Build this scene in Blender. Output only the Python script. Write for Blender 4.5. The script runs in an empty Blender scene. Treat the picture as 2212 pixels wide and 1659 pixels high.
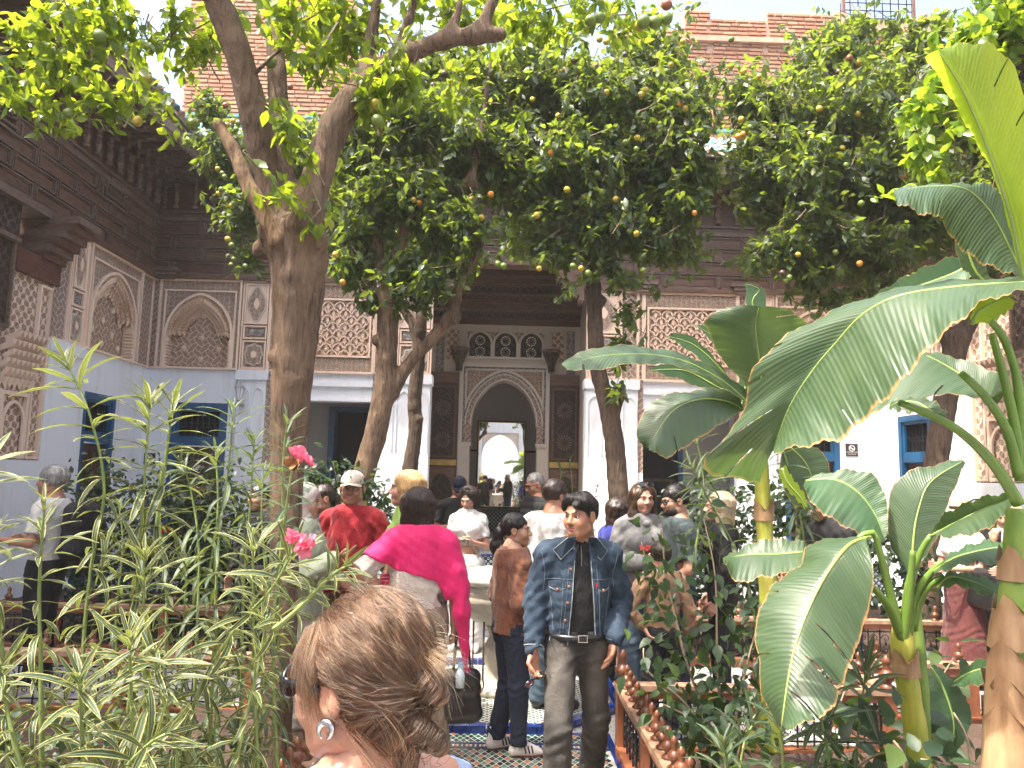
import bpy, math, random
import numpy as np
from mathutils import Vector, Matrix
R_ = math.radians
rnd = random.Random(7)
C = bpy.context.scene.collection
# ------------------------------------------------------------------ camera
F_PX, CAM_H = 765.0, 1.8
YAW, PIT, ROL = math.atan(12.9/F_PX), math.atan(91.3/F_PX), R_(1.35)
_X = Vector((math.cos(YAW), -math.sin(YAW), 0)); _FH = Vector((math.sin(YAW), math.cos(YAW), 0))
FWD = _FH*math.cos(PIT) + Vector((0, 0, math.sin(PIT)))
_U = -_FH*math.sin(PIT) + Vector((0, 0, math.cos(PIT)))
RGT = _X*math.cos(ROL) + _U*math.sin(ROL)
UPV = -_X*math.sin(ROL) + _U*math.cos(ROL)
CAM = Vector((0, 0, CAM_H))
cd = bpy.data.cameras.new('camera'); cam = bpy.data.objects.new('camera', cd); C.objects.link(cam)
M = Matrix((RGT, UPV, -FWD)).transposed().to_4x4(); M.translation = CAM
cam.matrix_world = M
cd.sensor_width = 36.0; cd.lens = 36.0*F_PX/1024; cd.clip_end = 400; cd.clip_start = 0.05
bpy.context.scene.camera = cam
# ------------------------------------------------------------------ light
SUN_EL, SUN_AZ = R_(64), R_(-118)       # azimuth from +Y towards +X: the sun stands high, behind the photographer's left
sd = Vector((math.sin(SUN_AZ)*math.cos(SUN_EL), math.cos(SUN_AZ)*math.cos(SUN_EL), math.sin(SUN_EL)))
W = bpy.data.worlds.new('World'); bpy.context.scene.world = W; W.use_nodes = True
wt = W.node_tree; sky = wt.nodes.new('ShaderNodeTexSky'); sky.sky_type = 'NISHITA'; sky.sun_disc = False
sky.sun_elevation = SUN_EL; sky.sun_rotation = SUN_AZ; sky.air_density = 1.0; sky.dust_density = 7.0
wt.links.new(sky.outputs[0], wt.nodes['Background'].inputs[0]); wt.nodes['Background'].inputs[1].default_value = 0.15
sl = bpy.data.lights.new('sun', 'SUN'); sl.energy = 2.5; sl.angle = R_(0.6); sl.color = (1.0, 0.93, 0.82)
so = bpy.data.objects.new('sun', sl); C.objects.link(so); so.rotation_euler = sd.to_track_quat('Z', 'Y').to_euler()
vs = bpy.context.scene.view_settings
bpy.context.scene.display_settings.display_device = 'sRGB'
vs.view_transform = 'Standard'; vs.look = 'None'; vs.gamma = 1; vs.use_curve_mapping = False; vs.exposure = 2.2
cy = bpy.context.scene.cycles
cy.max_bounces = 8; cy.diffuse_bounces = 4; cy.glossy_bounces = 3; cy.transmission_bounces = 4; cy.transparent_max_bounces = 6
cy.use_denoising = True; cy.sample_clamp_indirect = 8; cy.caustics_reflective = False; cy.caustics_refractive = False
# ------------------------------------------------------------------ helpers
S_ = 1024/2212.0
def at(dx, dy, Y):
    """point at depth Y (metres in front of the photographer) under photo position dx, dy (2212 px wide photo)"""
    u = dx*S_-512; v = 384-dy*S_
    r = F_PX*FWD + u*RGT + v*UPV
    return CAM + r*(Y/r.y)
def onZ(dx, dy, Z=0.0):
    u = dx*S_-512; v = 384-dy*S_
    r = F_PX*FWD + u*RGT + v*UPV
    return CAM + r*((Z-CAM_H)/r.z)
def onX(dx, dy, X):
    u = dx*S_-512; v = 384-dy*S_
    r = F_PX*FWD + u*RGT + v*UPV
    return CAM + r*(X/r.x)
def tag(o, label=None, cat=None, group=None, kind=None):
    if label: o['label'] = label
    if cat: o['category'] = cat
    if group: o['group'] = group
    if kind: o['kind'] = kind
    return o
def empty(name, loc=(0, 0, 0), parent=None):
    o = bpy.data.objects.new(name, None); C.objects.link(o); o.location = loc; o.parent = parent
    o.empty_display_size = .1
    return o
def link(name, me, parent=None, loc=(0, 0, 0), rot=None):
    o = bpy.data.objects.new(name, me); C.objects.link(o); o.parent = parent; o.location = loc
    if rot is not None: o.rotation_euler = rot
    return o
def V(*a): return Vector(a)
class MB:
    """collects shapes, builds one mesh object"""
    def __init__(s): s.v = []; s.f = []; s.m = []; s.uv = None; s.mats = []
    def mi(s, m):
        if m not in s.mats: s.mats.append(m)
        return s.mats.index(m)
    def add(s, vs_, fs, m):
        k = len(s.v); i = s.mi(m)
        s.v += [tuple(p) for p in vs_]
        for f in fs: s.f.append(tuple(a+k for a in f)); s.m.append(i)
    def box(s, x0, x1, y0, y1, z0, z1, m):
        s.add([(x0,y0,z0),(x1,y0,z0),(x1,y1,z0),(x0,y1,z0),(x0,y0,z1),(x1,y0,z1),(x1,y1,z1),(x0,y1,z1)],
              [(0,3,2,1),(4,5,6,7),(0,1,5,4),(1,2,6,5),(2,3,7,6),(3,0,4,7)], m)
    def bar(s, a, b, w, h, m, up=(0, 0, 1)):
        a = Vector(a); b = Vector(b); t = (b-a).normalized(); sd_ = t.cross(Vector(up))
        if sd_.length < 1e-4: sd_ = t.cross(Vector((1, 0, 0)))
        sd_.normalize(); u = sd_.cross(t); sd_ *= w/2; u *= h/2
        s.add([a-sd_-u, a+sd_-u, a+sd_+u, a-sd_+u, b-sd_-u, b+sd_-u, b+sd_+u, b-sd_+u],
              [(0,1,2,3),(7,6,5,4),(0,4,5,1),(1,5,6,2),(2,6,7,3),(3,7,4,0)], m)
    def tube(s, pts, rad, m, n=8, cap=True, jit=0.0):
        pts = [Vector(p) for p in pts]; k0 = len(s.v); i = s.mi(m)
        rad = list(rad) if hasattr(rad, '__len__') else [rad]*len(pts)
        nrm = None
        for q, p in enumerate(pts):
            t = (pts[min(q+1, len(pts)-1)]-pts[max(q-1, 0)]).normalized()
            if nrm is None:
                nrm = t.orthogonal().normalized()
            else:
                nrm = (nrm - t*nrm.dot(t)).normalized()
            bn = t.cross(nrm)
            for j in range(n):
                a = 2*math.pi*j/n
                r = rad[q]*(1+(rnd.uniform(-jit, jit) if jit else 0))
                s.v.append(tuple(p + nrm*math.cos(a)*r + bn*math.sin(a)*r))
        for q in range(len(pts)-1):
            for j in range(n):
                a = k0+q*n+j; b = k0+q*n+(j+1) % n
                s.f.append((a, b, b+n, a+n)); s.m.append(i)
        if cap:
            s.f.append(tuple(k0+j for j in range(n))[::-1]); s.m.append(i)
            s.f.append(tuple(k0+(len(pts)-1)*n+j for j in range(n))); s.m.append(i)
    def lathe(s, prof, m, c=(0, 0, 0), n=12, sx=1, sy=1):
        k0 = len(s.v); i = s.mi(m)
        for (r, z) in prof:
            for j in range(n):
                a = 2*math.pi*j/n
                s.v.append((c[0]+math.cos(a)*r*sx, c[1]+math.sin(a)*r*sy, c[2]+z))
        for q in range(len(prof)-1):
            for j in range(n):
                a = k0+q*n+j; b = k0+q*n+(j+1) % n
                s.f.append((a, b, b+n, a+n)); s.m.append(i)
        s.f.append(tuple(k0+j for j in range(n))[::-1]); s.m.append(i)
        s.f.append(tuple(k0+(len(prof)-1)*n+j for j in range(n))); s.m.append(i)
    def prism(s, poly, d, m, fr):
        """poly: 2D points; fr(u,v,w) -> 3D; extruded from w=0 to w=d"""
        n = len(poly)
        s.add([fr(u, v, 0) for u, v in poly]+[fr(u, v, d) for u, v in poly],
              [tuple(range(n))[::-1], tuple(range(n, 2*n))]+[(j, (j+1) % n, n+(j+1) % n, n+j) for j in range(n)], m)
    def strip(s, inner, outer, d, m, fr):
        """band between two open 2D polylines, extruded"""
        n = len(inner); P = []
        for (u, v) in inner: P += [fr(u, v, 0), fr(u, v, d)]
        for (u, v) in outer: P += [fr(u, v, 0), fr(u, v, d)]
        F = []
        for j in range(n-1):
            a, b = 2*j, 2*j+2; c, e = 2*n+2*j, 2*n+2*j+2
            F += [(a+1, b+1, e+1, c+1), (a, b, b+1, a+1), (c, c+1, e+1, e)]
        s.add(P, F, m)
    def mesh(s, name, smooth=False):
        me = bpy.data.meshes.new(name); me.from_pydata(s.v, [], s.f); 
        for m in s.mats: me.materials.append(m)
        if s.m: me.polygons.foreach_set('material_index', s.m)
        if smooth: me.polygons.foreach_set('use_smooth', [True]*len(s.f))
        me.update(); return me
    def obj(s, name, parent=None, smooth=False, loc=(0, 0, 0), fix=False):
        me = s.mesh(name, smooth)
        if fix: fix_normals(me)
        return link(name, me, parent, loc)
def fix_normals(me):
    import bmesh
    b = bmesh.new(); b.from_mesh(me); bmesh.ops.recalc_face_normals(b, faces=b.faces); b.to_mesh(me); b.free()
def npmesh(name, v, f, mats, smooth=False, mi=None, uv=None, col=None):
    """fast mesh from numpy arrays; f is (n,3) or (n,4); uv per vertex"""
    me = bpy.data.meshes.new(name); v = np.asarray(v, np.float32); f = np.asarray(f, np.int32)
    k = f.shape[1]
    me.vertices.add(len(v)); me.vertices.foreach_set('co', v.ravel())
    me.loops.add(f.size); me.loops.foreach_set('vertex_index', f.ravel())
    me.polygons.add(len(f)); me.polygons.foreach_set('loop_start', np.arange(0, f.size, k, dtype=np.int32))
    if mi is not None: me.polygons.foreach_set('material_index', np.asarray(mi, np.int32))
    if smooth: me.polygons.foreach_set('use_smooth', np.ones(len(f), bool))
    for m in mats: me.materials.append(m)
    if uv is not None:
        l = me.uv_layers.new(name='UVMap'); l.data.foreach_set('uv', np.asarray(uv, np.float32)[f.ravel()].ravel())
    if col is not None:
        a = me.color_attributes.new('tint', 'FLOAT_COLOR', 'POINT'); a.data.foreach_set('color', np.asarray(col, np.float32).ravel())
    me.update(calc_edges=True); return me
# ------------------------------------------------------------------ materials
class NT:
    def __init__(s, name):
        s.m = bpy.data.materials.new(name); s.m.use_nodes = True; s.t = s.m.node_tree
        s.b = s.t.nodes['Principled BSDF']; s.out = s.t.nodes['Material Output']
    def n(s, ty, **kw):
        nd = s.t.nodes.new('ShaderNode'+ty)
        for k, v in kw.items():
            if isinstance(k, str) and hasattr(nd, k): setattr(nd, k, v)
        return nd
    def l(s, a, b): s.t.links.new(a, b)
    def inp(s, nd, i, v):
        if isinstance(v, bpy.types.NodeSocket): s.l(v, nd.inputs[i])
        elif v is not None: nd.inputs[i].default_value = v
    def M(s, op, a, b=None, c=None):
        nd = s.n('Math', operation=op); s.inp(nd, 0, a); s.inp(nd, 1, b); s.inp(nd, 2, c); return nd.outputs[0]
    def pos(s):
        return s.n('NewGeometry').outputs['Position']
    def ob(s): return s.n('TexCoord').outputs['Object']
    def uv(s): return s.n('TexCoord').outputs['UV']
    def xyz(s, v):
        nd = s.n('SeparateXYZ'); s.l(v, nd.inputs[0]); return nd.outputs
    def comb(s, x, y, z):
        nd = s.n('CombineXYZ'); s.inp(nd, 0, x); s.inp(nd, 1, y); s.inp(nd, 2, z); return nd.outputs[0]
    def noise(s, vec, scale, det=4, rough=.55):
        nd = s.n('TexNoise'); s.l(vec, nd.inputs['Vector']); nd.inputs['Scale'].default_value = scale
        nd.inputs['Detail'].default_value = det; nd.inputs['Roughness'].default_value = rough; return nd.outputs[0]
    def vor(s, vec, scale, feat='F1', out='Distance', rnds=1.0):
        nd = s.n('TexVoronoi'); nd.feature = feat; s.l(vec, nd.inputs['Vector']); nd.inputs['Scale'].default_value = scale
        nd.inputs['Randomness'].default_value = rnds; return nd.outputs[out]
    def mapv(s, vec, sc=(1, 1, 1)):
        nd = s.n('Mapping'); s.l(vec, nd.inputs[0]); nd.inputs['Scale'].default_value = sc; return nd.outputs[0]
    def ramp(s, f, stops):
        nd = s.n('ValToRGB'); e = nd.color_ramp.elements
        while len(e) < len(stops): e.new(.5)
        for k, (p, c) in enumerate(stops): e[k].position = p; e[k].color = (*c, 1)
        s.inp(nd, 0, f); return nd.outputs[0]
    def mix(s, f, a, b):
        nd = s.n('Mix'); nd.data_type = 'RGBA'; s.inp(nd, 0, f)
        s.inp(nd, 6, a if isinstance(a, bpy.types.NodeSocket) else (*a, 1)); s.inp(nd, 7, b if isinstance(b, bpy.types.NodeSocket) else (*b, 1))
        return nd.outputs[2]
    def bump(s, h, st=.3, dist=.01):
        nd = s.n('Bump'); s.l(h, nd.inputs['Height']); nd.inputs['Strength'].default_value = st; nd.inputs['Distance'].default_value = dist
        s.l(nd.outputs[0], s.b.inputs['Normal']); return nd.outputs[0]
    def fin(s, col=None, rough=.6, **kw):
        if col is not None: s.inp(s.b, 'Base Color', col if isinstance(col, bpy.types.NodeSocket) else (*col, 1))
        s.inp(s.b, 'Roughness', rough)
        for k, v in kw.items(): s.inp(s.b, k.replace('_', ' '), v)
        return s.m
def simple(name, col, rough=.6, var=.15, scale=8, bst=.15, bd=.005, metal=0.0, spec=.5, sheen=0.0, aniso=(1, 1, 1)):
    t = NT(name); p = t.mapv(t.ob(), aniso); n = t.noise(p, scale)
    lo = tuple(c*(1-var) for c in col); hi = tuple(min(1, c*(1+var)) for c in col)
    c = t.ramp(n, [(.3, lo), (.7, hi)])
    if bst: t.bump(t.noise(p, scale*4), bst, bd)
    return t.fin(c, rough, Metallic=metal, Specular_IOR_Level=spec, Sheen_Weight=sheen)
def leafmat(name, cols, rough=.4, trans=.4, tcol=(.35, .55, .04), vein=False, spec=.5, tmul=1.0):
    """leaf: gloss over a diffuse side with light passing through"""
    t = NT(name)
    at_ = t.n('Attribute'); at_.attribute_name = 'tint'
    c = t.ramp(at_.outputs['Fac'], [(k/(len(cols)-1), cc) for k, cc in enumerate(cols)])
    if vein:
        u = t.xyz(t.uv())
        w = t.M('SINE', t.M('MULTIPLY', t.M('ADD', t.M('MULTIPLY', u[1], 1.0), t.M('MULTIPLY', t.M('ABSOLUTE', t.M('SUBTRACT', u[0], .5)), -.35)), 90*2))
        mid = t.M('LESS_THAN', t.M('ABSOLUTE', t.M('SUBTRACT', u[0], .5)), .025)
        c = t.mix(t.M('MULTIPLY', t.M('ADD', w, 1), .13), c, (.16, .3, .07))
        c = t.mix(mid, c, (.3, .42, .1))
        t.bump(w, .5, .006)
    t.fin(c, rough, Specular_IOR_Level=spec)
    tr = t.n('BsdfTranslucent'); tc = t.mix(.75, c, tcol); t.l(tc, tr.inputs[0])
    mx = t.n('MixShader'); mx.inputs[0].default_value = trans
    t.l(t.b.outputs[0], mx.inputs[1]); t.l(tr.outputs[0], mx.inputs[2]); t.l(mx.outputs[0], t.out.inputs[0])
    return t.m
def m_wood(name, a, b, rough=.5, ax=(1, 1, 6), sc=4, bst=.3):
    t = NT(name); p = t.mapv(t.pos(), ax)
    g = t.noise(p, sc, 6, .65); n2 = t.noise(t.pos(), 1.3, 3)
    c = t.ramp(g, [(.3, a), (.62, b)]); c = t.mix(t.M('MULTIPLY', n2, .5), c, tuple(x*.6 for x in a))
    t.bump(g, bst, .006); return t.fin(c, rough)
def m_plaster(name, col, dirt=(.5, .42, .34), amt=.25, rough=.8):
    t = NT(name); p = t.pos(); n = t.noise(p, 1.1, 6, .6); z = t.xyz(p)
    n2 = t.noise(t.mapv(p, (3, 3, .5)), 2, 5, .7)
    f = t.M('MULTIPLY', t.ramp(n2, [(.52, (0, 0, 0)), (.75, (1, 1, 1))]), amt)
    c = t.mix(f, col, dirt); c = t.mix(t.M('MULTIPLY', n, .18), c, tuple(x*.8 for x in col))
    t.bump(t.noise(p, 25, 5), .12, .004); return t.fin(c, rough)
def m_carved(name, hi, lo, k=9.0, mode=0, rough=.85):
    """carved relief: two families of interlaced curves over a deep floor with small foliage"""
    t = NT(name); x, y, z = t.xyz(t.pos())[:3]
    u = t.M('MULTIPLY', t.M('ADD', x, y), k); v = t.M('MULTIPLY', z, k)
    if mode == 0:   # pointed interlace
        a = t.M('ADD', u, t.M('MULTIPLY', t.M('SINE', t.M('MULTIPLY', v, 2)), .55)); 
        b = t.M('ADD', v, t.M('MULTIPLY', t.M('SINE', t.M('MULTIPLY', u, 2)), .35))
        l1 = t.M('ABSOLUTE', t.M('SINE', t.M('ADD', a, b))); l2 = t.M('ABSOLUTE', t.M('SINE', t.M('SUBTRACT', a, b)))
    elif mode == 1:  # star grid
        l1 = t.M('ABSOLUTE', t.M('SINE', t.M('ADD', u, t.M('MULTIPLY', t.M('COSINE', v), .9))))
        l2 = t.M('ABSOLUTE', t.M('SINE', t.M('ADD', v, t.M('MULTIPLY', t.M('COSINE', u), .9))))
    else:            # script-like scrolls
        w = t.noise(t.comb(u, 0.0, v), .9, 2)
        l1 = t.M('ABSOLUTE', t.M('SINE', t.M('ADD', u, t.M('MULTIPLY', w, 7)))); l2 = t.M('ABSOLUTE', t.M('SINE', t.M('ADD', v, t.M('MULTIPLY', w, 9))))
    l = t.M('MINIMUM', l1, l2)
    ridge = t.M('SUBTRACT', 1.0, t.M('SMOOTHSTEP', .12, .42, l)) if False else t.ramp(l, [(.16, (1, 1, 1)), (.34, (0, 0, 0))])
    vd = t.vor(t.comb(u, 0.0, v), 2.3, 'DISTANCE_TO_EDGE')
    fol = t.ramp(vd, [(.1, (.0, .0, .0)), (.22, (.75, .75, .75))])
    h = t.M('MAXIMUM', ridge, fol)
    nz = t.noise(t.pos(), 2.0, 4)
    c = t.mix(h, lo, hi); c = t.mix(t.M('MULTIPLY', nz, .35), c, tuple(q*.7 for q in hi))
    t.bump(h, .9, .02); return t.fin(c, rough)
# ------------------------------------------------------------------ smooth bodies: distance fields meshed with surface nets
class SDF:
    def __init__(s, lo, hi, h, big=.12):
        s.lo = np.array(lo, float); s.h = h; s.n = np.maximum(4, np.ceil((np.array(hi, float)-s.lo)/h).astype(int)+1); s.big = big
        s.F = np.full(tuple(s.n), big, np.float32)
        s.ax = [s.lo[i]+h*np.arange(s.n[i]) for i in range(3)]
    def _win(s, lo, hi):
        a = np.maximum(0, np.floor((np.array(lo)-s.big-s.lo)/s.h).astype(int)); b = np.minimum(s.n, np.ceil((np.array(hi)+s.big-s.lo)/s.h).astype(int)+1)
        if np.any(b <= a): return None
        sl = tuple(slice(a[i], b[i]) for i in range(3))
        P = [s.ax[0][sl[0]][:, None, None], s.ax[1][sl[1]][None, :, None], s.ax[2][sl[2]][None, None, :]]
        return sl, P
    def _put(s, sl, d, k, op):
        A = s.F[sl]; d = d.astype(np.float32)
        if op == '+':
            d = np.minimum(d, s.big)
            if k > 0:
                h = np.maximum(k-np.abs(A-d), 0)/k; R = np.minimum(A, d)-h*h*k*.25
            else: R = np.minimum(A, d)
        elif op == '-':
            d = -d
            if k > 0:
                h = np.maximum(k-np.abs(A-d), 0)/k; R = np.maximum(A, d)+h*h*k*.25
            else: R = np.maximum(A, d)
        s.F[sl] = R
    def cone(s, a, b, r1, r2=None, k=.03, op='+', ax=None, ratio=1.0):
        a = np.array(a, float); b = np.array(b, float); r2 = r1 if r2 is None else r2; m = max(r1, r2)*max(1, ratio)
        w = s._win(np.minimum(a, b)-m, np.maximum(a, b)+m)
        if w is None: return
        sl, P = w; ab = b-a; L2 = max(1e-9, ab@ab); q = [P[i]-a[i] for i in range(3)]
        t = np.clip((q[0]*ab[0]+q[1]*ab[1]+q[2]*ab[2])/L2, 0, 1); v = [q[i]-t*ab[i] for i in range(3)]
        if ax is not None:
            ax = np.array(ax, float); ax /= np.linalg.norm(ax); va = v[0]*ax[0]+v[1]*ax[1]+v[2]*ax[2]
            l2 = v[0]**2+v[1]**2+v[2]**2-va**2*(1-1/ratio**2); d = (np.sqrt(np.maximum(l2, 0))-(r1+(r2-r1)*t))*(1.0 if ratio >= 1 else ratio)
        else: d = np.sqrt(v[0]**2+v[1]**2+v[2]**2)-(r1+(r2-r1)*t)
        s._put(sl, d, k, op)
    def ell(s, c, r, k=.02, op='+', R=None):
        """ellipsoid; R columns are its axes"""
        c = np.array(c, float); r = np.array(r, float); m = r.max(); w = s._win(c-m, c+m)
        if w is None: return
        sl, P = w; q = [P[i]-c[i] for i in range(3)]
        if R is not None: q = [q[0]*R[0][j]+q[1]*R[1][j]+q[2]*R[2][j] for j in range(3)]
        k0 = np.sqrt((q[0]/r[0])**2+(q[1]/r[1])**2+(q[2]/r[2])**2)+1e-6; k1 = np.sqrt((q[0]/r[0]**2)**2+(q[1]/r[1]**2)**2+(q[2]/r[2]**2)**2)+1e-6
        s._put(sl, k0*(k0-1)/k1, k, op)
    def below(s, z, keep_above=True, k=0.0, n=(0, 0, 1)):
        """cut with a plane through z (or point) keeping the side n points to"""
        n = np.array(n, float); p0 = np.array(z if hasattr(z, '__len__') else (0, 0, z), float)
        d = (s.ax[0][:, None, None]-p0[0])*n[0]+(s.ax[1][None, :, None]-p0[1])*n[1]+(s.ax[2][None, None, :]-p0[2])*n[2]
        s.F = np.maximum(s.F, -d.astype(np.float32))
    def noise(s, amp, fr, seed=0):
        rr = np.random.RandomState(seed); X, Y, Z = s.ax[0][:, None, None], s.ax[1][None, :, None], s.ax[2][None, None, :]
        T = 0
        for i in range(5):
            k = rr.normal(size=3)*fr*(1+i*.5); T = T+np.sin(k[0]*X+k[1]*Y+k[2]*Z+rr.rand()*6)/(1+i*.4)
        s.F = s.F+(amp*T/2).astype(np.float32)
    def mesh(s):
        F = s.F; nx, ny, nz = F.shape; S = F < 0
        c = S[:-1, :-1, :-1].astype(np.int8)
        for dx, dy, dz in ((1,0,0),(0,1,0),(1,1,0),(0,0,1),(1,0,1),(0,1,1),(1,1,1)): c = c+S[dx:nx-1+dx, dy:ny-1+dy, dz:nz-1+dz]
        cells = np.argwhere((c > 0) & (c < 8))
        if len(cells) == 0: return np.zeros((0, 3)), np.zeros((0, 4), int)
        idx = -np.ones(c.shape, np.int64); idx[tuple(cells.T)] = np.arange(len(cells))
        acc = np.zeros((len(cells), 3)); cnt = np.zeros(len(cells)); cor = [(i, j, k) for i in (0, 1) for j in (0, 1) for k in (0, 1)]
        val = {o: F[cells[:, 0]+o[0], cells[:, 1]+o[1], cells[:, 2]+o[2]] for o in cor}
        for o in cor:
            for axn in range(3):
                if o[axn]: continue
                p = list(o); p[axn] = 1; a, b = val[o], val[tuple(p)]; m = (a < 0) != (b < 0)
                t = np.where(m, a/(a-b+1e-12), 0); pt = np.array(o, float)[None, :].repeat(len(cells), 0); pt[:, axn] += t
                acc += pt*m[:, None]; cnt += m
        v = s.lo+(cells+acc/np.maximum(cnt, 1)[:, None])*s.h
        faces = []
        for axn in range(3):
            sl0 = [slice(None)]*3; sl1 = [slice(None)]*3; sl0[axn] = slice(0, -1); sl1[axn] = slice(1, None)
            A, B = S[tuple(sl0)], S[tuple(sl1)]; e = np.argwhere(A != B); u, w = [(1, 2), (2, 0), (0, 1)][axn]
            ok = (e[:, u] > 0) & (e[:, w] > 0) & (e[:, u] < idx.shape[u]) & (e[:, w] < idx.shape[w]); e = e[ok]
            q = []
            for du, dw in ((-1, -1), (0, -1), (0, 0), (-1, 0)):
                g = e.copy(); g[:, u] += du; g[:, w] += dw; q.append(idx[tuple(g.T)])
            q = np.stack(q, 1); flip = ~A[tuple(e.T)]; q[flip] = q[flip][:, ::-1]; faces.append(q)
        f = np.concatenate(faces); f = f[(f >= 0).all(1)]
        return v, f
def smooth_path(pts, rad, step=.06):
    """catmull-rom through pts with radii"""
    P = [np.array(p, float) for p in pts]; out = []; rr = []
    for i in range(len(P)-1):
        p0, p1, p2, p3 = P[max(i-1, 0)], P[i], P[i+1], P[min(i+2, len(P)-1)]; n = max(2, int(np.linalg.norm(p2-p1)/step))
        for j in range(n):
            t = j/n; out.append(.5*((2*p1)+(p2-p0)*t+(2*p0-5*p1+4*p2-p3)*t*t+(3*p1-p0-3*p2+p3)*t**3)); rr.append(rad[i]+(rad[i+1]-rad[i])*t)
    out.append(P[-1]); rr.append(rad[-1]); return out, rr
# ------------------------------------------------------------------ building materials
WHITE = m_plaster('white_plaster', (.74, .76, .79), (.46, .41, .36), .42)
GREYW = m_plaster('shaded_grey_plaster', (.42, .40, .37), amt=.15)  # on the mirror room walls the room's shade is put into the grey
STUC = m_plaster('pink_stucco', (.80, .60, .455), (.36, .25, .2), .35)
CREAM = m_plaster('cream_stucco', (.56, .48, .40), (.4, .32, .26), .3)
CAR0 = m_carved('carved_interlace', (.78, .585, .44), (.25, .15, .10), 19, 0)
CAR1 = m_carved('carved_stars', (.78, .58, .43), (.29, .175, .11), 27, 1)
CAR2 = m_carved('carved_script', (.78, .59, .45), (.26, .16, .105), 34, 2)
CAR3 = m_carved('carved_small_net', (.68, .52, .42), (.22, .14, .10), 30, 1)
CARD = m_carved('carved_grey_script', (.60, .55, .48), (.11, .08, .07), 22, 2)
WOOD = m_wood('dark_cedar', (.078, .038, .022), (.20, .108, .066), .45, (1, 1, 7), 5)
WOODR = m_wood('red_cedar', (.075, .028, .016), (.16, .07, .045), .45, (1, 1, 7), 5)
WOODL = m_wood('worn_cedar_moulding', (.11, .068, .048), (.23, .15, .11), .5, (1, 1, 3), 9)
WOODC = m_carved('carved_dark_wood', (.085, .052, .036), (.018, .012, .010), 18, 0, .5)
WOODN = m_carved('carved_door_wood', (.075, .048, .032), (.022, .014, .010), 16, 1, .5)
BLUE = simple('blue_paint', (.012, .075, .17), .35, .2, 3)
BLACKM = simple('black_room_shade', (.012, .012, .014), .8)  # flat black for sheets in doorways, the unlit room's shade put into colour
IRON = simple('wrought_iron', (.018, .018, .02), .45, .2, 20, metal=.4)
DOORW = m_wood('door_wood', (.05, .022, .013), (.10, .045, .027), .4, (2, 2, 1), 4)
RAILW = m_wood('railing_wood', (.16, .052, .022), (.33, .12, .055), .45, (1, 1, 1), 9)
RAILT = m_wood('worn_railing_top', (.25, .13, .075), (.45, .29, .19), .6, (2, 2, 1), 9)
GOLD = simple('brass_edge', (.5, .34, .1), .3, metal=.8)
ROSE = simple('pink_plaster_roof', (.50, .28, .19), .85, .2, 3)
D = 14.0; XL, XR = -6.45, 6.85; XC = .17
def fr_back(u, v, w): return (u, D-w, v)
def fr_left(u, v, w): return (XL+w, u, v)
def fr_right(u, v, w): return (XR-w, u, v)
def fb(mb, fr, u0, u1, v0, v1, w0, w1, m):
    P = [fr(u, v, w) for w in (w0, w1) for v in (v0, v1) for u in (u0, u1)]
    mb.add(P, [(0,1,3,2), (4,6,7,5), (0,4,5,1), (2,3,7,6), (0,2,6,4), (1,5,7,3)], m)
def frame(mb, fr, u0, u1, v0, v1, t, w0, w1, m):
    fb(mb, fr, u0, u1, v1-t, v1, w0, w1, m); fb(mb, fr, u0, u1, v0, v0+t, w0, w1, m)
    fb(mb, fr, u0, u0+t, v0+t, v1-t, w0, w1, m); fb(mb, fr, u1-t, u1, v0+t, v1-t, w0, w1, m)
def arch(cx, h, sp, rise, n=28, k=.14):
    return [(cx-h*math.cos(math.pi*i/n), sp+rise*((1-k)*math.sin(math.pi*i/n)+k*(1-abs(math.cos(math.pi*i/n))))) for i in range(n+1)]
def toRect(pts, cx, sp, u0, u1, vt):
    out = []
    for (u, v) in pts:
        du, dv = u-cx, v-sp; k = 1e9
        if abs(du) > 1e-6: k = min(k, ((u1 if du > 0 else u0)-cx)/du)
        if dv > 1e-6: k = min(k, (vt-sp)/dv)
        out.append((cx+du*k, sp+dv*k))
    # snap the nearest point to each corner
    for cu in (u0, u1):
        j = min(range(len(out)), key=lambda q: (out[q][0]-cu)**2+(out[q][1]-vt)**2); out[j] = (cu, vt)
    return out
bld = empty('riad_building'); tag(bld, 'courtyard building with white walls, carved pink stucco band and dark cedar frieze', 'building')
def part(mb, name, fix=True, parent=None, smooth=False):
    return mb.obj(name, parent or bld, smooth, fix=fix)
VS0, VS1 = 3.60, 5.27        # stucco band
VF1 = 6.42                   # top of panelled frieze
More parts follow.
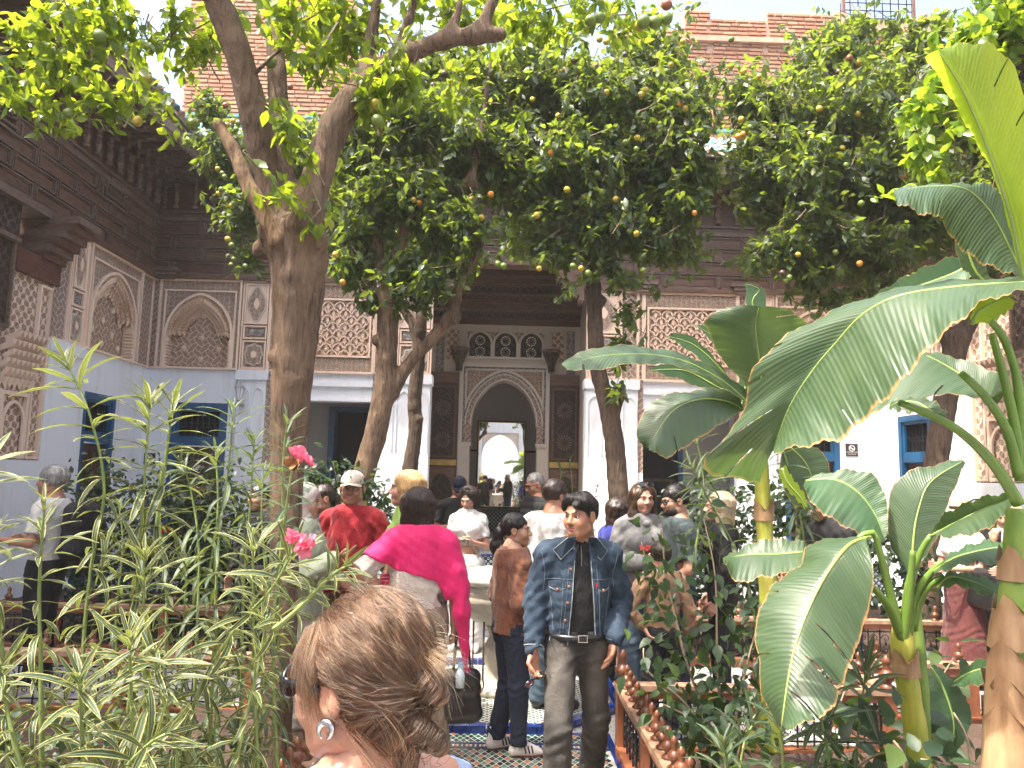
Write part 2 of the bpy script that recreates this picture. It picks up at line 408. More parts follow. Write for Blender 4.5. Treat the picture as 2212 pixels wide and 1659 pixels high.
# ------------------------------------------------------------------ stucco pieces
def niche(fr, u0, u1, name='stucco_niche'):
    """arched blind niche in a carved rectangle"""
    g = MB(); cx = (u0+u1)/2; t = .04
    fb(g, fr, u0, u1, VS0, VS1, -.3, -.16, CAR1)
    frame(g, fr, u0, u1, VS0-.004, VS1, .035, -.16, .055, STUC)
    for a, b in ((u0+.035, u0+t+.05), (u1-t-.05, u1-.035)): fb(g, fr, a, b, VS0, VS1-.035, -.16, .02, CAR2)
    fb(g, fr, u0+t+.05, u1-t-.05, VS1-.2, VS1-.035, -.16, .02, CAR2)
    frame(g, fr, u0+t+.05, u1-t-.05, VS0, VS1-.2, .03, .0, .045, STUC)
    a0, a1 = u0+t+.08, u1-t-.08; h = (a1-a0)/2-.05; sp = VS0+.64; rise = VS1-.3-sp
    A = arch(cx, h, sp, rise); A2 = arch(cx, h+.05, sp, rise+.05)
    g.strip(A2, toRect(A2, cx, sp, a0, a1, VS1-.23), .015, CAR2, lambda u, v, w: fr(u, v, w-0.0))
    g.strip(A, A2, .05, STUC, fr)
    Ai = arch(cx, h-.03, sp, rise-.03); g.strip(Ai, A, -.16, STUC, lambda u, v, w: fr(u, v, w+.03))
    for s in (-1, 1):
        c0 = cx+s*h; fb(g, fr, min(c0, c0+s*.05), max(c0, c0+s*.05), VS0, sp, -.16, .05, STUC)
        for q in range(9):
            fb(g, fr, c0-.035 if s > 0 else c0, c0 if s > 0 else c0+.035, VS0+.03+q*.058, VS0+.065+q*.058, -.14, .03, STUC)
    o = part(g, name)
    mq = MB()      # stalactite cells hanging inside the arch
    for row, (dh, dp) in enumerate(((.0, .0), (.075, -.045), (.15, -.09), (.22, -.12))):
        hh = h-.04-dh; rr = rise-.05-dh*1.1; n = 30-row*4
        pts = arch(cx, hh, sp, rr, n, .3)
        for i in range(1, n):
            (u, v) = pts[i]; w = .075*hh/ max(h, .1)*.55+.018
            wv = w*1.7
            P = [fr(u-w, v+wv*.5, dp+.03), fr(u+w, v+wv*.5, dp+.03), fr(u+w, v-wv*.25, dp+.015), fr(u, v-wv, dp-.01), fr(u-w, v-wv*.25, dp+.015), fr(u, v, dp-.045),
                 fr(u-w, v+wv*.5, -.16), fr(u+w, v+wv*.5, -.16)]
            mq.add(P, [(0, 1, 5), (1, 2, 5), (2, 3, 5), (3, 4, 5), (4, 0, 5), (0, 6, 7, 1)], STUC)
    m = part(mq, 'stalactite_vault', False, o); m['kind'] = 'stuff'
    ro = MB()      # star rosettes on the niche floor
    for (du, dv) in ((0, 1.02), (-.3, .82), (.3, .82), (0, .6), (-.32, .4), (.32, .4), (0, .2), (-.55, .2), (.55, .2), (-.55, .62), (.55, .62)):
        if abs(du) > h-.12: continue
        P = [fr(cx+du+math.cos(k*math.pi/8)*(.075 if k % 2 else .04), VS0+dv+math.sin(k*math.pi/8)*(.075 if k % 2 else .04), -.15) for k in range(16)]
        Q = [fr(cx+du, VS0+dv, -.12)]
        ro.add(P+Q, [(k, (k+1) % 16, 16) for k in range(16)], STUC)
    part(ro, 'star_rosettes', False, o)['kind'] = 'stuff'
def medallions(fr, u0, u1):
    g = MB(); cx = (u0+u1)/2; w = (u1-u0)
    fb(g, fr, u0, u1, VS0, VS1, -.1, 0, CAR2); frame(g, fr, u0, u1, VS0, VS1, .03, 0, .03, STUC)
    zs = [(VS0+.03, VS0+.55), (VS0+.58, VS0+.83), (VS0+.86, VS1-.05)]
    for k, (a, b) in enumerate(zs):
        frame(g, fr, u0+.045, u1-.045, a, b, .028, 0, .04, STUC)
        if k == 1: fb(g, fr, u0+.1, u1-.1, a+.06, b-.06, 0, .02, CARD); continue
        if k == 2: fb(g, fr, u0+.075, u1-.075, a+.03, b-.03, 0, .012, STUC)
        r = (w/2-.09); rv = (b-a)/2-.05
        for (i, rr, d, m) in ((0, 1., .03, CREAM), (1, .86, .036, CAR2), (2, .3, .045, STUC)):
            P = []
            for q in range(32):
                an = 2*math.pi*q/32; sc = 1+.10*math.cos((4 if k == 2 else 8)*an)
                P.append((cx+r*rr*sc*math.cos(an), (a+b)/2+rv*rr*sc*math.sin(an)))
            g.prism(P, d, m, fr)
    part(g, 'stucco_pier_panel')
def lattice_panel(fr, u0, u1):
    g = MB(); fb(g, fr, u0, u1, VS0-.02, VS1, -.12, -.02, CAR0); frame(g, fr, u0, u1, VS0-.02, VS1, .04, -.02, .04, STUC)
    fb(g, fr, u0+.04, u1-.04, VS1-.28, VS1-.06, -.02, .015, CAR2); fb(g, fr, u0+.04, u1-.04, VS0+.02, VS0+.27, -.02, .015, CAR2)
    a, b, c, d = u0+.12, u1-.12, VS0+.31, VS1-.32
    frame(g, fr, a-.05, b+.05, c-.03, d+.03, .035, -.02, .05, STUC)
    o = part(g, 'carved_stucco_panel')
    L = MB(); nu = 7; du = (b-a)/nu; nv = 4; dv = (d-c)/nv     # raised pointed interlace with buds
    for i in range(nu*2+1):
        for j in range(nv*2+1):
            if (i+j) % 2: continue
            u, v = a+i*du/2, c+j*dv/2
            pts = [(u-du/2, v), (u-du*.25, v+dv*.33), (u-du*.12, v+dv*.3), (u, v+dv*.5)]
            for s in (1, -1):
                for q in range(3):
                    p, r = pts[q], pts[q+1]; P = (u+s*(p[0]-u), p[1]); Q = (u+s*(r[0]-u), r[1])
                    if min(P[0], Q[0]) < a-.001 or max(P[0], Q[0]) > b+.001 or max(P[1], Q[1]) > d+.001: continue
                    L.bar(fr(*P, .0), fr(*Q, .0), .022, .05, STUC, up=Vector(fr(0, 0, 1))-Vector(fr(0, 0, 0)))
            if a < u < b and c < v < d:
                L.prism([(u-.03, v+.0), (u, v-.05), (u+.03, v), (u+.022, v+.05), (u, v+.085), (u-.022, v+.05)], .02, STUC, lambda x, y, w: fr(x, y, w-.02))
    part(L, 'interlaced_tracery', False, o)['kind'] = 'stuff'
def small_net(fr, u0, u1):
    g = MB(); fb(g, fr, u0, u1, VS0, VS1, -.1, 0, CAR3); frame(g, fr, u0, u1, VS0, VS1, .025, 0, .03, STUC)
    part(g, 'stucco_net_panel')
# ------------------------------------------------------------------ doors and windows of blue wood
def blue_door(fr, u0, u1, vt, open_=False, depth=.35):
    e = MB(); t = .1
    fb(e, fr, u0, u0+t, 0, vt, -depth, .0, BLUE); fb(e, fr, u1-t, u1, 0, vt, -depth, .0, BLUE); fb(e, fr, u0+t, u1-t, vt-t, vt, -depth, .0, BLUE)
    fb(e, fr, u0+t, u1-t, vt-.78, vt-.66, -.12, -.02, BLUE); frame(e, fr, u0+t, u1-t, vt-.66, vt-t, .05, -.1, -.03, BLUE)
    fb(e, fr, u0+t, u1-t, 0, .02, -depth, -.03, BLUE)
    o = part(e, 'door_frame')
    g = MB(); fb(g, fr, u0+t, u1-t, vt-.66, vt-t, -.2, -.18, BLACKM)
    n = 7; w = (u1-u0-2*t-.1)/n
    for i in range(n+1):
        u = u0+t+.05+i*w; fb(g, fr, u-.008, u+.008, vt-.61, vt-t-.05, -.08, -.065, IRON)
        if i < n:
            for k in range(8):
                a0, a1 = 2*math.pi*k/8, 2*math.pi*(k+1)/8; r = w*.42; c = (u+w/2, vt-.4)
                g.bar(fr(c[0]+r*math.cos(a0), c[1]+r*math.sin(a0), -.07), fr(c[0]+r*math.cos(a1), c[1]+r*math.sin(a1), -.07), .01, .01, IRON)
    part(g, 'transom_grille', False, o)
    cx = (u0+u1)/2
    if not open_:
        for (a, b) in ((u0+t, cx-.006), (cx+.006, u1-t)):
            h = MB(); fb(h, fr, a, b, .02, vt-.8, -.16, -.11, DOORW)
            for (c, d_) in ((.12, .5), (.58, 1.25), (1.33, vt-.98)):
                if d_-c > .1:
                    frame(h, fr, a+.06, b-.06, c, d_, .03, -.11, -.085, DOORW); fb(h, fr, a+.12, b-.12, c+.06, d_-.06, -.11, -.095, DOORW)
            part(h, 'door_leaf', parent=o)
    else:
        h = MB(); fb(h, fr, u0+t, u1-t, .02, vt-.78, -depth-1.2, -depth-1.15, BLACKM); part(h, 'black_interior_sheet', parent=o)
    return o
# ------------------------------------------------------------------ cedar frieze, brackets, eaves, roof tiles
mould = None
def frieze(fr, u0, u1, v0, v1, name='cedar_frieze', skip=None, uc=None):
    g = MB(); fb(g, fr, u0, u1, v0, v1+.168, -.25, 0, WOOD); base = part(g, name)
    rows = 4; rh = (v1-v0-.14)/rows
    k = MB(); fb(k, fr, u0, u1, v0, v0+.06, 0, .10, WOOD); fb(k, fr, u0, u1, v0+.06, v0+.10, 0, .06, WOODL)
    fb(k, fr, u0, u1, v1-.05, v1+.02, 0, .07, WOODL); fb(k, fr, u0, u1, v1+.12, v1+.16, 0, .04, WOODL); part(k, 'cedar_moulding', parent=base)
    cell = 1.02; cnt = 0
    for r in range(rows):
        z0 = v0+.10+r*rh; z1 = z0+rh
        k0 = math.floor(u0/cell)-1
        while k0*cell < u1:
            a = k0*cell+(cell/2 if r % 2 else 0); b = a+cell; k0 += 1
            a_, b_ = max(a+.045, u0), min(b-.045, u1)
            if b_-a_ < .12: continue
            q = MB(); notch = (False)
            fb(q, fr, a_+.03, b_-.03, z0+.03, z1-.05, 0, .018, WOODR if (k0*7+r*3) % 5 == 0 and fr is fr_back and a_ < -4 else WOOD)
            frame(q, fr, a_, b_, z0, z1-.03, .022, 0, .045, WOODL)
            frame(q, fr, a_+.035, b_-.035, z0+.035, z1-.065, .012, .018, .032, WOOD)
            part(q, 'cedar_panel', parent=base); cnt += 1
            if a > u0+.03 and a < u1-.03:
                s = MB(); fb(s, fr, a-.035, a+.035, z0-.02, z1-.02, 0, .06, WOODL); fb(s, fr, a-.02, a+.02, z0+.0, z1-.03, .06, .075, WOOD)
                part(s, 'cedar_batten', parent=base)
    # stepped lozenge ornaments above the long panels
    for kk in range(int((u1-u0)/2.9)+1):
        n = MB(); c = u0+1.55+kk*2.9
        if c+.4 > u1: break
        z0 = v0+.1+3*rh-.02
        for (hw, a, b) in ((.42, -.06, .02), (.30, .02, .12), (.18, .12, .22)):
            frame(n, fr, c-hw, c+hw, z0+a, z0+b+.14, .03, .045, .08, WOODL)
        part(n, 'stepped_moulding', parent=base)
    return base
def bracket_mesh():
    g = MB()     # local frame: u=x, v=z, out = -y
    f = lambda u, v, w: (u, -w, v)
    prof = [(.045, 0), (.06, .03), (.03, .06), (.04, .1), (.06, .17), (.045, .25), (.03, .3), (.055, .33), (.03, .36), (.05, .42), (.055, .44)]
    g.lathe(prof, WOODL, (0, -.08, 0), 8)
    fb(g, f, -.06, .06, .44, .52, 0, .2, WOOD); fb(g, f, -.075, .075, .52, .575, 0, .34, WOODL)
    for s in (0, .14): g.prism([(-.055, .575), (.055, .575), (.055, .66), (-.055, .66)], .36+s, WOOD, f); 
    fb(g, f, -.07, .07, .60, .655, .0, .62, WOODL); fb(g, f, -.055, .055, .655, .72, 0, .86, WOOD)
    g.prism([(-.05, .44), (-.05, .60), (.05, .60), (.05, .44), (.025, .46), (0, .42), (-.025, .46)], .03, WOODL, lambda u, v, w: (u, -w-.34, v))
    me = g.mesh('eave_bracket'); fix_normals(me); return me
BRK = bracket_mesh()
def eaves(fr, u0, u1, rot, step=.345, lim=60):
    vb = VF1+.17
    base = MB(); fb(base, fr, u0, u1, vb+.72, vb+.78, -.3, 1.0, WOOD); fb(base, fr, u0, u1, vb+.60, vb+.86, 1.0, 1.05, WOODL)
    fb(base, fr, u0, u1, vb+.80, vb+.90, 1.05, 1.10, WOOD)
    n = int((u1-u0)/.14)
    for i in range(n):
        u = u0+(i+.5)*(u1-u0)/n; base.prism([(u-.07, vb+.60), (u-.045, vb+.55), (u-.02, vb+.565), (u, vb+.53), (u+.02, vb+.565), (u+.045, vb+.55), (u+.07, vb+.60)], .03, WOODL, lambda a, b, w: fr(a, b, w+1.005))
    e = part(base, 'eave_board')
    k = MB(); fb(k, fr, u0, u1, vb, vb+.72, -.25, 0, WOODR); part(k, 'bracket_backing', parent=e)
    n = min(lim, int((u1-u0)/step))
    for i in range(n):
        u = u0+(i+.5)*(u1-u0)/n
        p = fr(u, vb+.02, 0)
        o = link('eave_bracket', BRK, e, p, (0, 0, rot))
    return e
TGL = [simple('glazed_turquoise', (.10, .30, .30), .25, .35, 9, spec=.7), simple('worn_glaze', (.42, .47, .44), .45, .25, 11), simple('bare_clay_tile', (.50, .36, .27), .6, .2, 9), simple('glazed_blue_green', (.06, .21, .26), .25, .4, 7, spec=.7)]
def tile_mesh(mat, L=.34, r=.085):
    g = MB(); n = 6; P = []
    for (y, rr) in ((0, r), (L, r*.86)):
        for k in range(n+1):
            a = math.pi*k/n; P.append((rr*math.cos(a), y, rr*math.sin(a)))
        for k in range(n, -1, -1):
            a = math.pi*k/n; P.append(((rr-.014)*math.cos(a), y, (rr-.014)*math.sin(a)))
    m = 2*(n+1); F = [(k, (k+1) % m, m+(k+1) % m, m+k) for k in range(m)]+[(k, k+1, m-2-k, m-1-k) for k in range(n)]+[(m+m-1-k, m+m-2-k, m+k+1, m+k) for k in range(n)]
    g.add(P, F, mat); me = g.mesh('roof_tile', True); fix_normals(me); return me
TM = [tile_mesh(m) for m in TGL]
def tiles(fr, u0, u1, rot, vis, dirv):
    """barrel tiles going up the slope away from the courtyard"""
    vb = VF1+.17+.93; run, rise = 1.5, .93; rows = 5; step = .205; sl = math.atan2(rise, run)
    g = MB(); P = [fr(u0, vb-.05, 1.1), fr(u1, vb-.05, 1.1), fr(u1, vb+rise-.05, 1.1-run), fr(u0, vb+rise-.05, 1.1-run)]
    g.add(P+[(p[0], p[1], p[2]-.05) for p in P], [(0, 1, 2, 3), (7, 6, 5, 4), (0, 4, 5, 1), (1, 5, 6, 2), (2, 6, 7, 3), (3, 7, 4, 0)], TGL[2])
    rf = part(g, 'roof_slope'); n = int((u1-u0)/step); rest = []
    bm = MB()
    for i in range(n):
        u = u0+(i+.5)*(u1-u0)/n
        for j in range(rows):
            t = j/rows; p = fr(u+rnd.uniform(-.006, .006), vb+rise*t+.005+rnd.uniform(-.004, .004), 1.14-run*t)
            k = rnd.choice([0, 0, 1, 1, 2, 3] if u < 0 else [0, 1, 1, 2, 2, 3])
            if vis(u) and len(rest) < 290:
                o = link('roof_tile', TM[k], rf, p, (sl, rnd.uniform(-.03, .03), rot)); rest.append(o)
            else:
                R = Matrix.Translation(p) @ Matrix.Rotation(rot, 4, 'Z') @ Matrix.Rotation(sl, 4, 'X'); me = TM[k]
                bm.add([R @ v.co for v in me.vertices], [tuple(pp.vertices) for pp in me.polygons], TGL[k])
    if bm.v: part(bm, 'further_roof_tiles', False, rf)['kind'] = 'stuff'
    c = MB(); fb(c, fr, u0, u1, vb+rise+.02, vb+rise+.2, -.6, -.42, ROSE); fb(c, fr, u0, u1, vb+rise+.2, vb+rise+.26, -.62, -.36, TGL[0]); part(c, 'parapet')
# ------------------------------------------------------------------ back wall
def bw(name, boxes, m=None, w0=-.35, w1=0.0, fr=fr_back):
    g = MB()
    for b in boxes: fb(g, fr, b[0], b[1], b[2], b[3], b[4] if len(b) > 4 else w0, b[5] if len(b) > 5 else w1, b[6] if len(b) > 6 else (m or WHITE))
    return part(g, name)
def mir(u): return 2*XC-u
nl = (-6.30, -4.80); pl = (-4.78, -4.26); op = (-4.10, -2.32); po = (-2.22, -1.26)
for s in (0, 1):
    f2 = (lambda a, b: (a, b)) if s == 0 else (lambda a, b: (mir(b), mir(a)))
    d0, d1 = f2(-5.96, -4.93); n0, n1 = f2(*nl); p0, p1 = f2(*pl); o0, o1 = f2(*op); q0, q1 = f2(*po); e0, e1 = f2(XL, -6.30)
    DT = 2.98
    bx = [(n0, d0, 0, VS0), (d1, n1, 0, VS0), (d0, d1, DT, VS0)]
    bx += [(XL-.4, -6.30, 0, VS0) if s == 0 else (mir(-6.30), XR+.4, 0, VS0)]
    bw('white_wall', bx); blue_door(fr_back, d0, d1, DT); 
    bw('recess_head', [(o0, o1, 3.07, VS0-.02, -.35, -.02), (o0-.0, o1+.0, 3.34, 3.42, -.02, .03), (o0, o1, 3.07, 3.10, -.02, .02)])
    niche(fr_back, n0, n1); medallions(fr_back, p0, p1); lattice_panel(fr_back, o0, o1); medallions(fr_back, q0+.32 if s == 0 else q0, q1 if s == 0 else q1-.32)
    small_net(fr_back, *( (q0, q0+.32) if s == 0 else (q1-.32, q1)))
    small_net(fr_back, *(f2(op[1]+.0, po[0]))); small_net(fr_back, *(f2(pl[1], op[0])))
    small_net(fr_back, *((XL, nl[0]) if s == 0 else (mir(nl[0]), XR)))
    # piers below the stucco with shallow arched recesses
    for (a, b) in ((p0, p1), (q0, q1)):
        bw('white_pier', [(a, b, 0, VS0, -.35, .03), (a-.03, b+.03, 3.42, VS0-.004, -.3, .07), (a-.02, b+.02, 0, .9, .03, .05)])
        g = MB(); w = (b-a); nn = 2 if w < .7 else 3
        for k in range(nn):
            c = a+w*(k+.5)/nn; h = w/nn*.36
            A = arch(c, h, 3.1, .17, 10); g.strip([(c-h, 2.2)]+A+[(c+h, 2.2)], [(c-h-.02, 2.2)]+arch(c, h+.02, 3.1, .19, 10)+[(c+h+.02, 2.2)], .02, WHITE, lambda u, v, w_: fr_back(u, v, w_+.03))
        part(g, 'pier_moulding')
    # carved jamb strips beside the open recess
    for (a, b) in ((f2(-4.26, -4.10)), (f2(-2.32, -2.2))):
        bw('carved_jamb', [(a, b, 1.9, VS0-.02, -.35, .0, CAR3), (a, b, 0, 1.9, -.35, .0, WHITE)])
    # the recess: inner walls, ceiling, blue frame round a black sheet painted as a dark room
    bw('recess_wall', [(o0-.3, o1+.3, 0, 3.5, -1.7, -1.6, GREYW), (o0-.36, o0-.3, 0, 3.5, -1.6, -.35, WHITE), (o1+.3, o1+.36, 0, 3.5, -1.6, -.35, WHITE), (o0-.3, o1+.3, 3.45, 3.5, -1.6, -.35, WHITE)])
    r0, r1 = f2(-3.42, -2.3)
    g = MB(); fb(g, fr_back, r0, r0+.1, 0, 3.1, -1.6, -1.5, BLUE); fb(g, fr_back, r1-.1, r1, 0, 3.1, -1.6, -1.5, BLUE); fb(g, fr_back, r0+.1, r1-.1, 3.0, 3.1, -1.6, -1.5, BLUE)
    fb(g, fr_back, r0+.1, r0+.16, 0, 3.0, -1.6, -1.3, BLUE)
    o = part(g, 'inner_door_frame'); g = MB(); fb(g, fr_back, r0+.1, r1-.1, 0, 3.0, -1.598, -1.59, BLACKM); fb(g, fr_back, r0+.16, r1-.1, 1.75, 1.80, -1.59, -1.57, DOORW); part(g, 'black_doorway_sheet', parent=o)
    # frieze pieces left and right of the portal
    u0, u1 = (XL, -1.20) if s == 0 else (mir(-1.20), XR); frieze(fr_back, u0, u1, VS1, VF1)
    # stepped wooden brackets of the portal
    sx = -1.20 if s == 0 else mir(-1.20); dd = 1 if s == 0 else -1
    g = MB()
    for k in range(5):
        a = sx+dd*.10*k; fb(g, fr_back, min(a, a+dd*.1), max(a, a+dd*.1), 5.10+.10*k, 5.70+.004*k, -.24, .09, WOOD); fb(g, fr_back, min(a, a+dd*.11), max(a, a+dd*.11), 5.06+.10*k, 5.10+.10*k, -.24, .11, WOODL)
        for j in range(2): g.prism([(a+dd*.02+j*dd*.05, 5.06+.1*k), (a+dd*.045+j*dd*.05, 4.98+.1*k), (a+dd*.06+j*dd*.05, 5.06+.1*k)], .3, WOOD, lambda u, v, w: fr_back(u, v, w-.2))
    part(g, 'stepped_bracket')
    for uu in (f2(-4.3, -4.1), f2(-2.4, -2.2), f2(-6.3, -6.1)):
        g = MB(); c = sum(uu)/2
        for k in range(3): fb(g, fr_back, c-.16-.05*k, c+.16+.05*k, VS1-.02+.07*k, VS1+.04+.07*k, 0, .11+.03*k, WOODL)
        part(g, 'small_bracket')
# frieze over the portal and its header
frieze(fr_back, -1.20, mir(-1.20), 5.70, VF1, 'portal_frieze')
eaves(fr_back, XL-.2, XR+.2, 0)
tiles(fr_back, XL-.6, XR+.6, 0, lambda u: u < -4.6 or 3.1 < u < 5.4, None)
# left and right walls
for s, fr in ((0, fr_left), (1, fr_right)):
    Y0, Y1 = 11.75, 13.55
    bw('side_wall', [(Y0-.0, 11.98, 0, VS0), (12.98, 14.3, 0, VS0), (11.98, 12.98, 2.95, VS0)], fr=fr)
    blue_door(fr, 11.98, 12.98, 2.95)
    niche(fr, 11.75, 13.5); small_net(fr, 13.5, 13.98); 
    bw('side_pier', [(10.9, 11.75, 0, VS0, -.4, .03), (10.86, 11.79, 3.42, VS0-.004, -.3, .07)], fr=fr); medallions(fr, 11.30, 11.72); small_net(fr, 10.86, 11.28)
    # corner pier of the side iwan with a stalactite capital
    bw('iwan_pier', [(9.95, 10.9, 0, 1.85, -.5, .03), (9.95, 10.9, 1.85, 4.35, -.5, -.02, CAR0)], fr=fr)
    g = MB(); frame(g, fr, 9.97, 10.55, 1.87, 2.75, .05, -.02, .03, STUC); A = arch(10.26, .2, 2.35, .25, 12); g.strip([(10.06, 1.95)]+A+[(10.46, 1.95)], [(10.02, 1.95)]+arch(10.26, .24, 2.35, .29, 12)+[(10.5, 1.95)], .03, STUC, fr)
    for k in range(6):
        for j in range(7):
            c = 9.93+j*.105+(k % 2)*.05; z = 2.85+k*.12
            g.add([fr(c-.05, z, .0), fr(c+.05, z, .0), fr(c, z-.07, .0), fr(c-.05, z+.08, .04+.03*k), fr(c+.05, z+.08, .04+.03*k), fr(c, z, .02+.03*k)], [(0, 2, 5, 3), (2, 1, 4, 5), (3, 5, 4)], STUC)
    frame(g, fr, 10.58, 10.88, 1.87, 4.3, .035, -.02, .03, STUC)
    part(g, 'stalactite_capital', False)
    # timber header of the iwan
    g = MB(); fb(g, fr, 1.0, 9.95, 4.75, 5.27, -.3, .05, WOODC); fb(g, fr, 1.0, 10.9, 5.2, 5.30, -.3, .16, WOODL); fb(g, fr, 9.3, 9.95, 3.6, 4.75, -.3, .0, WOODC)
    for k in range(6): fb(g, fr, 9.3-k*.12, 9.3-k*.12+.12, 4.0+k*.13, 4.75, -.3, .02, WOOD); fb(g, fr, 9.3-k*.12-.02, 9.42-k*.12, 3.96+k*.13, 4.0+k*.13, -.3, .05, WOODL)
    frame(g, fr, 9.25, 9.95, 3.55, 4.85, .04, .0, .04, WOODL)
    fb(g, fr, 1.0, 9.95, 4.70, 4.76, -.3, .09, WOODL)
    part(g, 'iwan_header')
    bw('iwan_wood_corbel', [(10.45, 11.0, 4.65+.1*k, 4.75+.1*k, -.3, .1+.09*k, WOODL if k % 2 else WOOD) for k in range(6)]+[(9.95, 10.95, 4.35, 4.66, -.3, .06, WOODR)], fr=fr)
    bw('iwan_back_wall', [(1.0, 10.4, 0, 3.4, -2.6, -2.5, WHITE), (1.0, 10.4, 3.4, 3.9, -2.6, -2.5, CARD), (1.0, 10.4, 3.9, 5.1, -2.6, -2.5, WOODC), (10.3, 10.4, 0, 3.4, -2.5, -.5, WHITE), (10.3, 10.4, 3.4, 5.1, -2.5, -.5, CARD), (1.0, 10.4, 5.1, 5.2, -2.6, -.3, WOOD)], fr=fr)
    frieze(fr, 2.0, 14.0, VS1, VF1)
    eaves(fr, 2.0, 14.2, math.pi/2 if s == 0 else -math.pi/2, lim=40)
    tiles(fr, 2.0, 13.8, math.pi/2 if s == 0 else -math.pi/2, lambda u, s=s: u > 8.5 and s == 0, None)
# ------------------------------------------------------------------ portal room
Y1_ = 16.45
def fr_in(u, v, w): return (u, Y1_-w, v)
g = MB()
hw = 1.62; cx = XC-.05
AH, ASP, AR = .70, 2.86, .98
ow = .89
A = arch(cx, AH, ASP, AR, 28, .10); B = arch(cx, AH+.035, ASP, AR+.035, 28, .10); Cc = arch(cx, AH+.115, ASP, AR+.115, 28, .10); E_ = arch(cx, AH+.145, ASP, AR+.145, 28, .10)
g.strip(E_, toRect(E_, cx, ASP, cx-ow, cx+ow, 4.12), .02, CARD, lambda u, v, w: fr_in(u, v, w-.02))
g.strip(A, B, .05, CREAM, fr_in); g.strip(B, Cc, .03, CAR3, fr_in); g.strip(Cc, E_, .05, CREAM, fr_in); g.strip(A, B, -.5, CREAM, fr_in)
for s in (-1, 1):
    a, b = sorted((cx+s*AH, cx+s*(AH+.145))); fb(g, fr_in, a, b, 2.45, ASP, -.02, .05, CAR3)
    a, b = sorted((cx+s*(AH+.02), cx+s*(ow))); fb(g, fr_in, a, b, 0, 2.45, -.4, .03, CREAM); fb(g, fr_in, a-.03, b+.03, 2.40, 2.48, -.4, .08, CREAM)
    a, b = sorted((cx+s*(AH+.145), cx+s*ow)); fb(g, fr_in, a, b, 2.45, ASP, -.02, 0, CARD)
    
    def spand(off, ins):
        a0 = [(cx+s*abs(x-cx), z) for x, z in arch(cx, AH+off, ASP, AR+off, 40, .10) if z < 4.12-ins and abs(x-cx) < ow-ins and x <= cx]
        return [(cx+s*(ow-ins), 4.12-ins)]+[(cx+s*(ow-ins), a0[0][1])]+a0+[(a0[-1][0], 4.12-ins)]
    g.prism(spand(.18, .04), .03, CREAM, fr_in); g.prism(spand(.23, .08), .036, CAR2, fr_in)
fb(g, fr_in, cx-ow-.08, cx-ow, 0, 4.2, 0, .06, CREAM); fb(g, fr_in, cx+ow, cx+ow+.08, 0, 4.2, 0, .06, CREAM); fb(g, fr_in, cx-ow, cx+ow, 4.12, 4.2, 0, .06, CREAM)
part(g, 'portal_arch')
g = MB()
fb(g, fr_in, cx-hw, cx-ow-.08, 0, 5.05, -.3, 0, CREAM); fb(g, fr_in, cx+ow+.08, cx+hw, 0, 5.05, -.3, 0, CREAM)
fb(g, fr_in, cx-ow-.08, cx+ow+.08, 4.9, 5.05, -.3, 0, CREAM); fb(g, fr_in, cx-ow-.08, cx+ow+.08, 4.2, 4.34, -.3, 0, CREAM)
for s in (-1, 1):
    a, b = sorted((cx+s*.84, cx+s*(ow+.08))); fb(g, fr_in, a, b, 4.34, 4.9, -.3, 0, CREAM)
    a, b = sorted((cx+s*(ow+.10), cx+s*(ow+.40))); fb(g, fr_in, a, b, 4.25, 4.95, 0, .02, CAR0); frame(g, fr_in, a, b, 4.25, 4.95, .02, .02, .035, CREAM)
    a, b = sorted((cx+s*(ow+.44), cx+s*(ow+.62))); fb(g, fr_in, a, b, 4.0, 4.95, 0, .02, CARD)
part(g, 'portal_wall')
GYP = simple('pale_gypsum', (.72, .66, .56), .7)
for k in (-1, 0, 1):      # three fretwork windows
    c = cx+k*.56; g = MB(); hh = .235
    A = arch(c, hh, 4.62, .26, 16, .05); B = arch(c, hh+.045, 4.62, .305, 16, .05)
    g.strip([(c-hh, 4.34)]+A+[(c+hh, 4.34)], [(c-hh-.045, 4.34)]+B+[(c+hh+.045, 4.34)], .05, CREAM, fr_in)
    fb(g, fr_in, c-.28, c+.28, 4.3, 4.345, -.05, .07, CREAM)
    R2 = toRect(B, c, 4.62, c-.28, c+.28, 4.9); g.strip(B, R2, .01, CAR3, lambda u, v, w: fr_in(u, v, w-.01))
    wo = part(g, 'fretwork_window')
    g = MB(); fb(g, fr_in, c-hh, c+hh, 4.34, 4.9, -.12, -.1, WOODC)
    for (z, r) in ((4.47, .11), (4.72, .11)):
        for q in range(12):
            a0 = 2*math.pi*q/12; a1 = a0+.34
            P = [fr_in(c+rr*math.cos(a), z+rr*math.sin(a), -.09) for rr, a in ((r, a0), (r, a1), (r-.022, a1), (r-.022, a0))]
            g.add(P, [(0, 1, 2, 3)], GYP)
            g.add([fr_in(c+.03*math.cos(a0), z+.03*math.sin(a0), -.09), fr_in(c+.075*math.cos(a0+.05), z+.075*math.sin(a0+.05), -.09), fr_in(c+.075*math.cos(a0-.05), z+.075*math.sin(a0-.05), -.09)], [(0, 1, 2)], GYP)
    part(g, 'rosette_grille', False, wo)
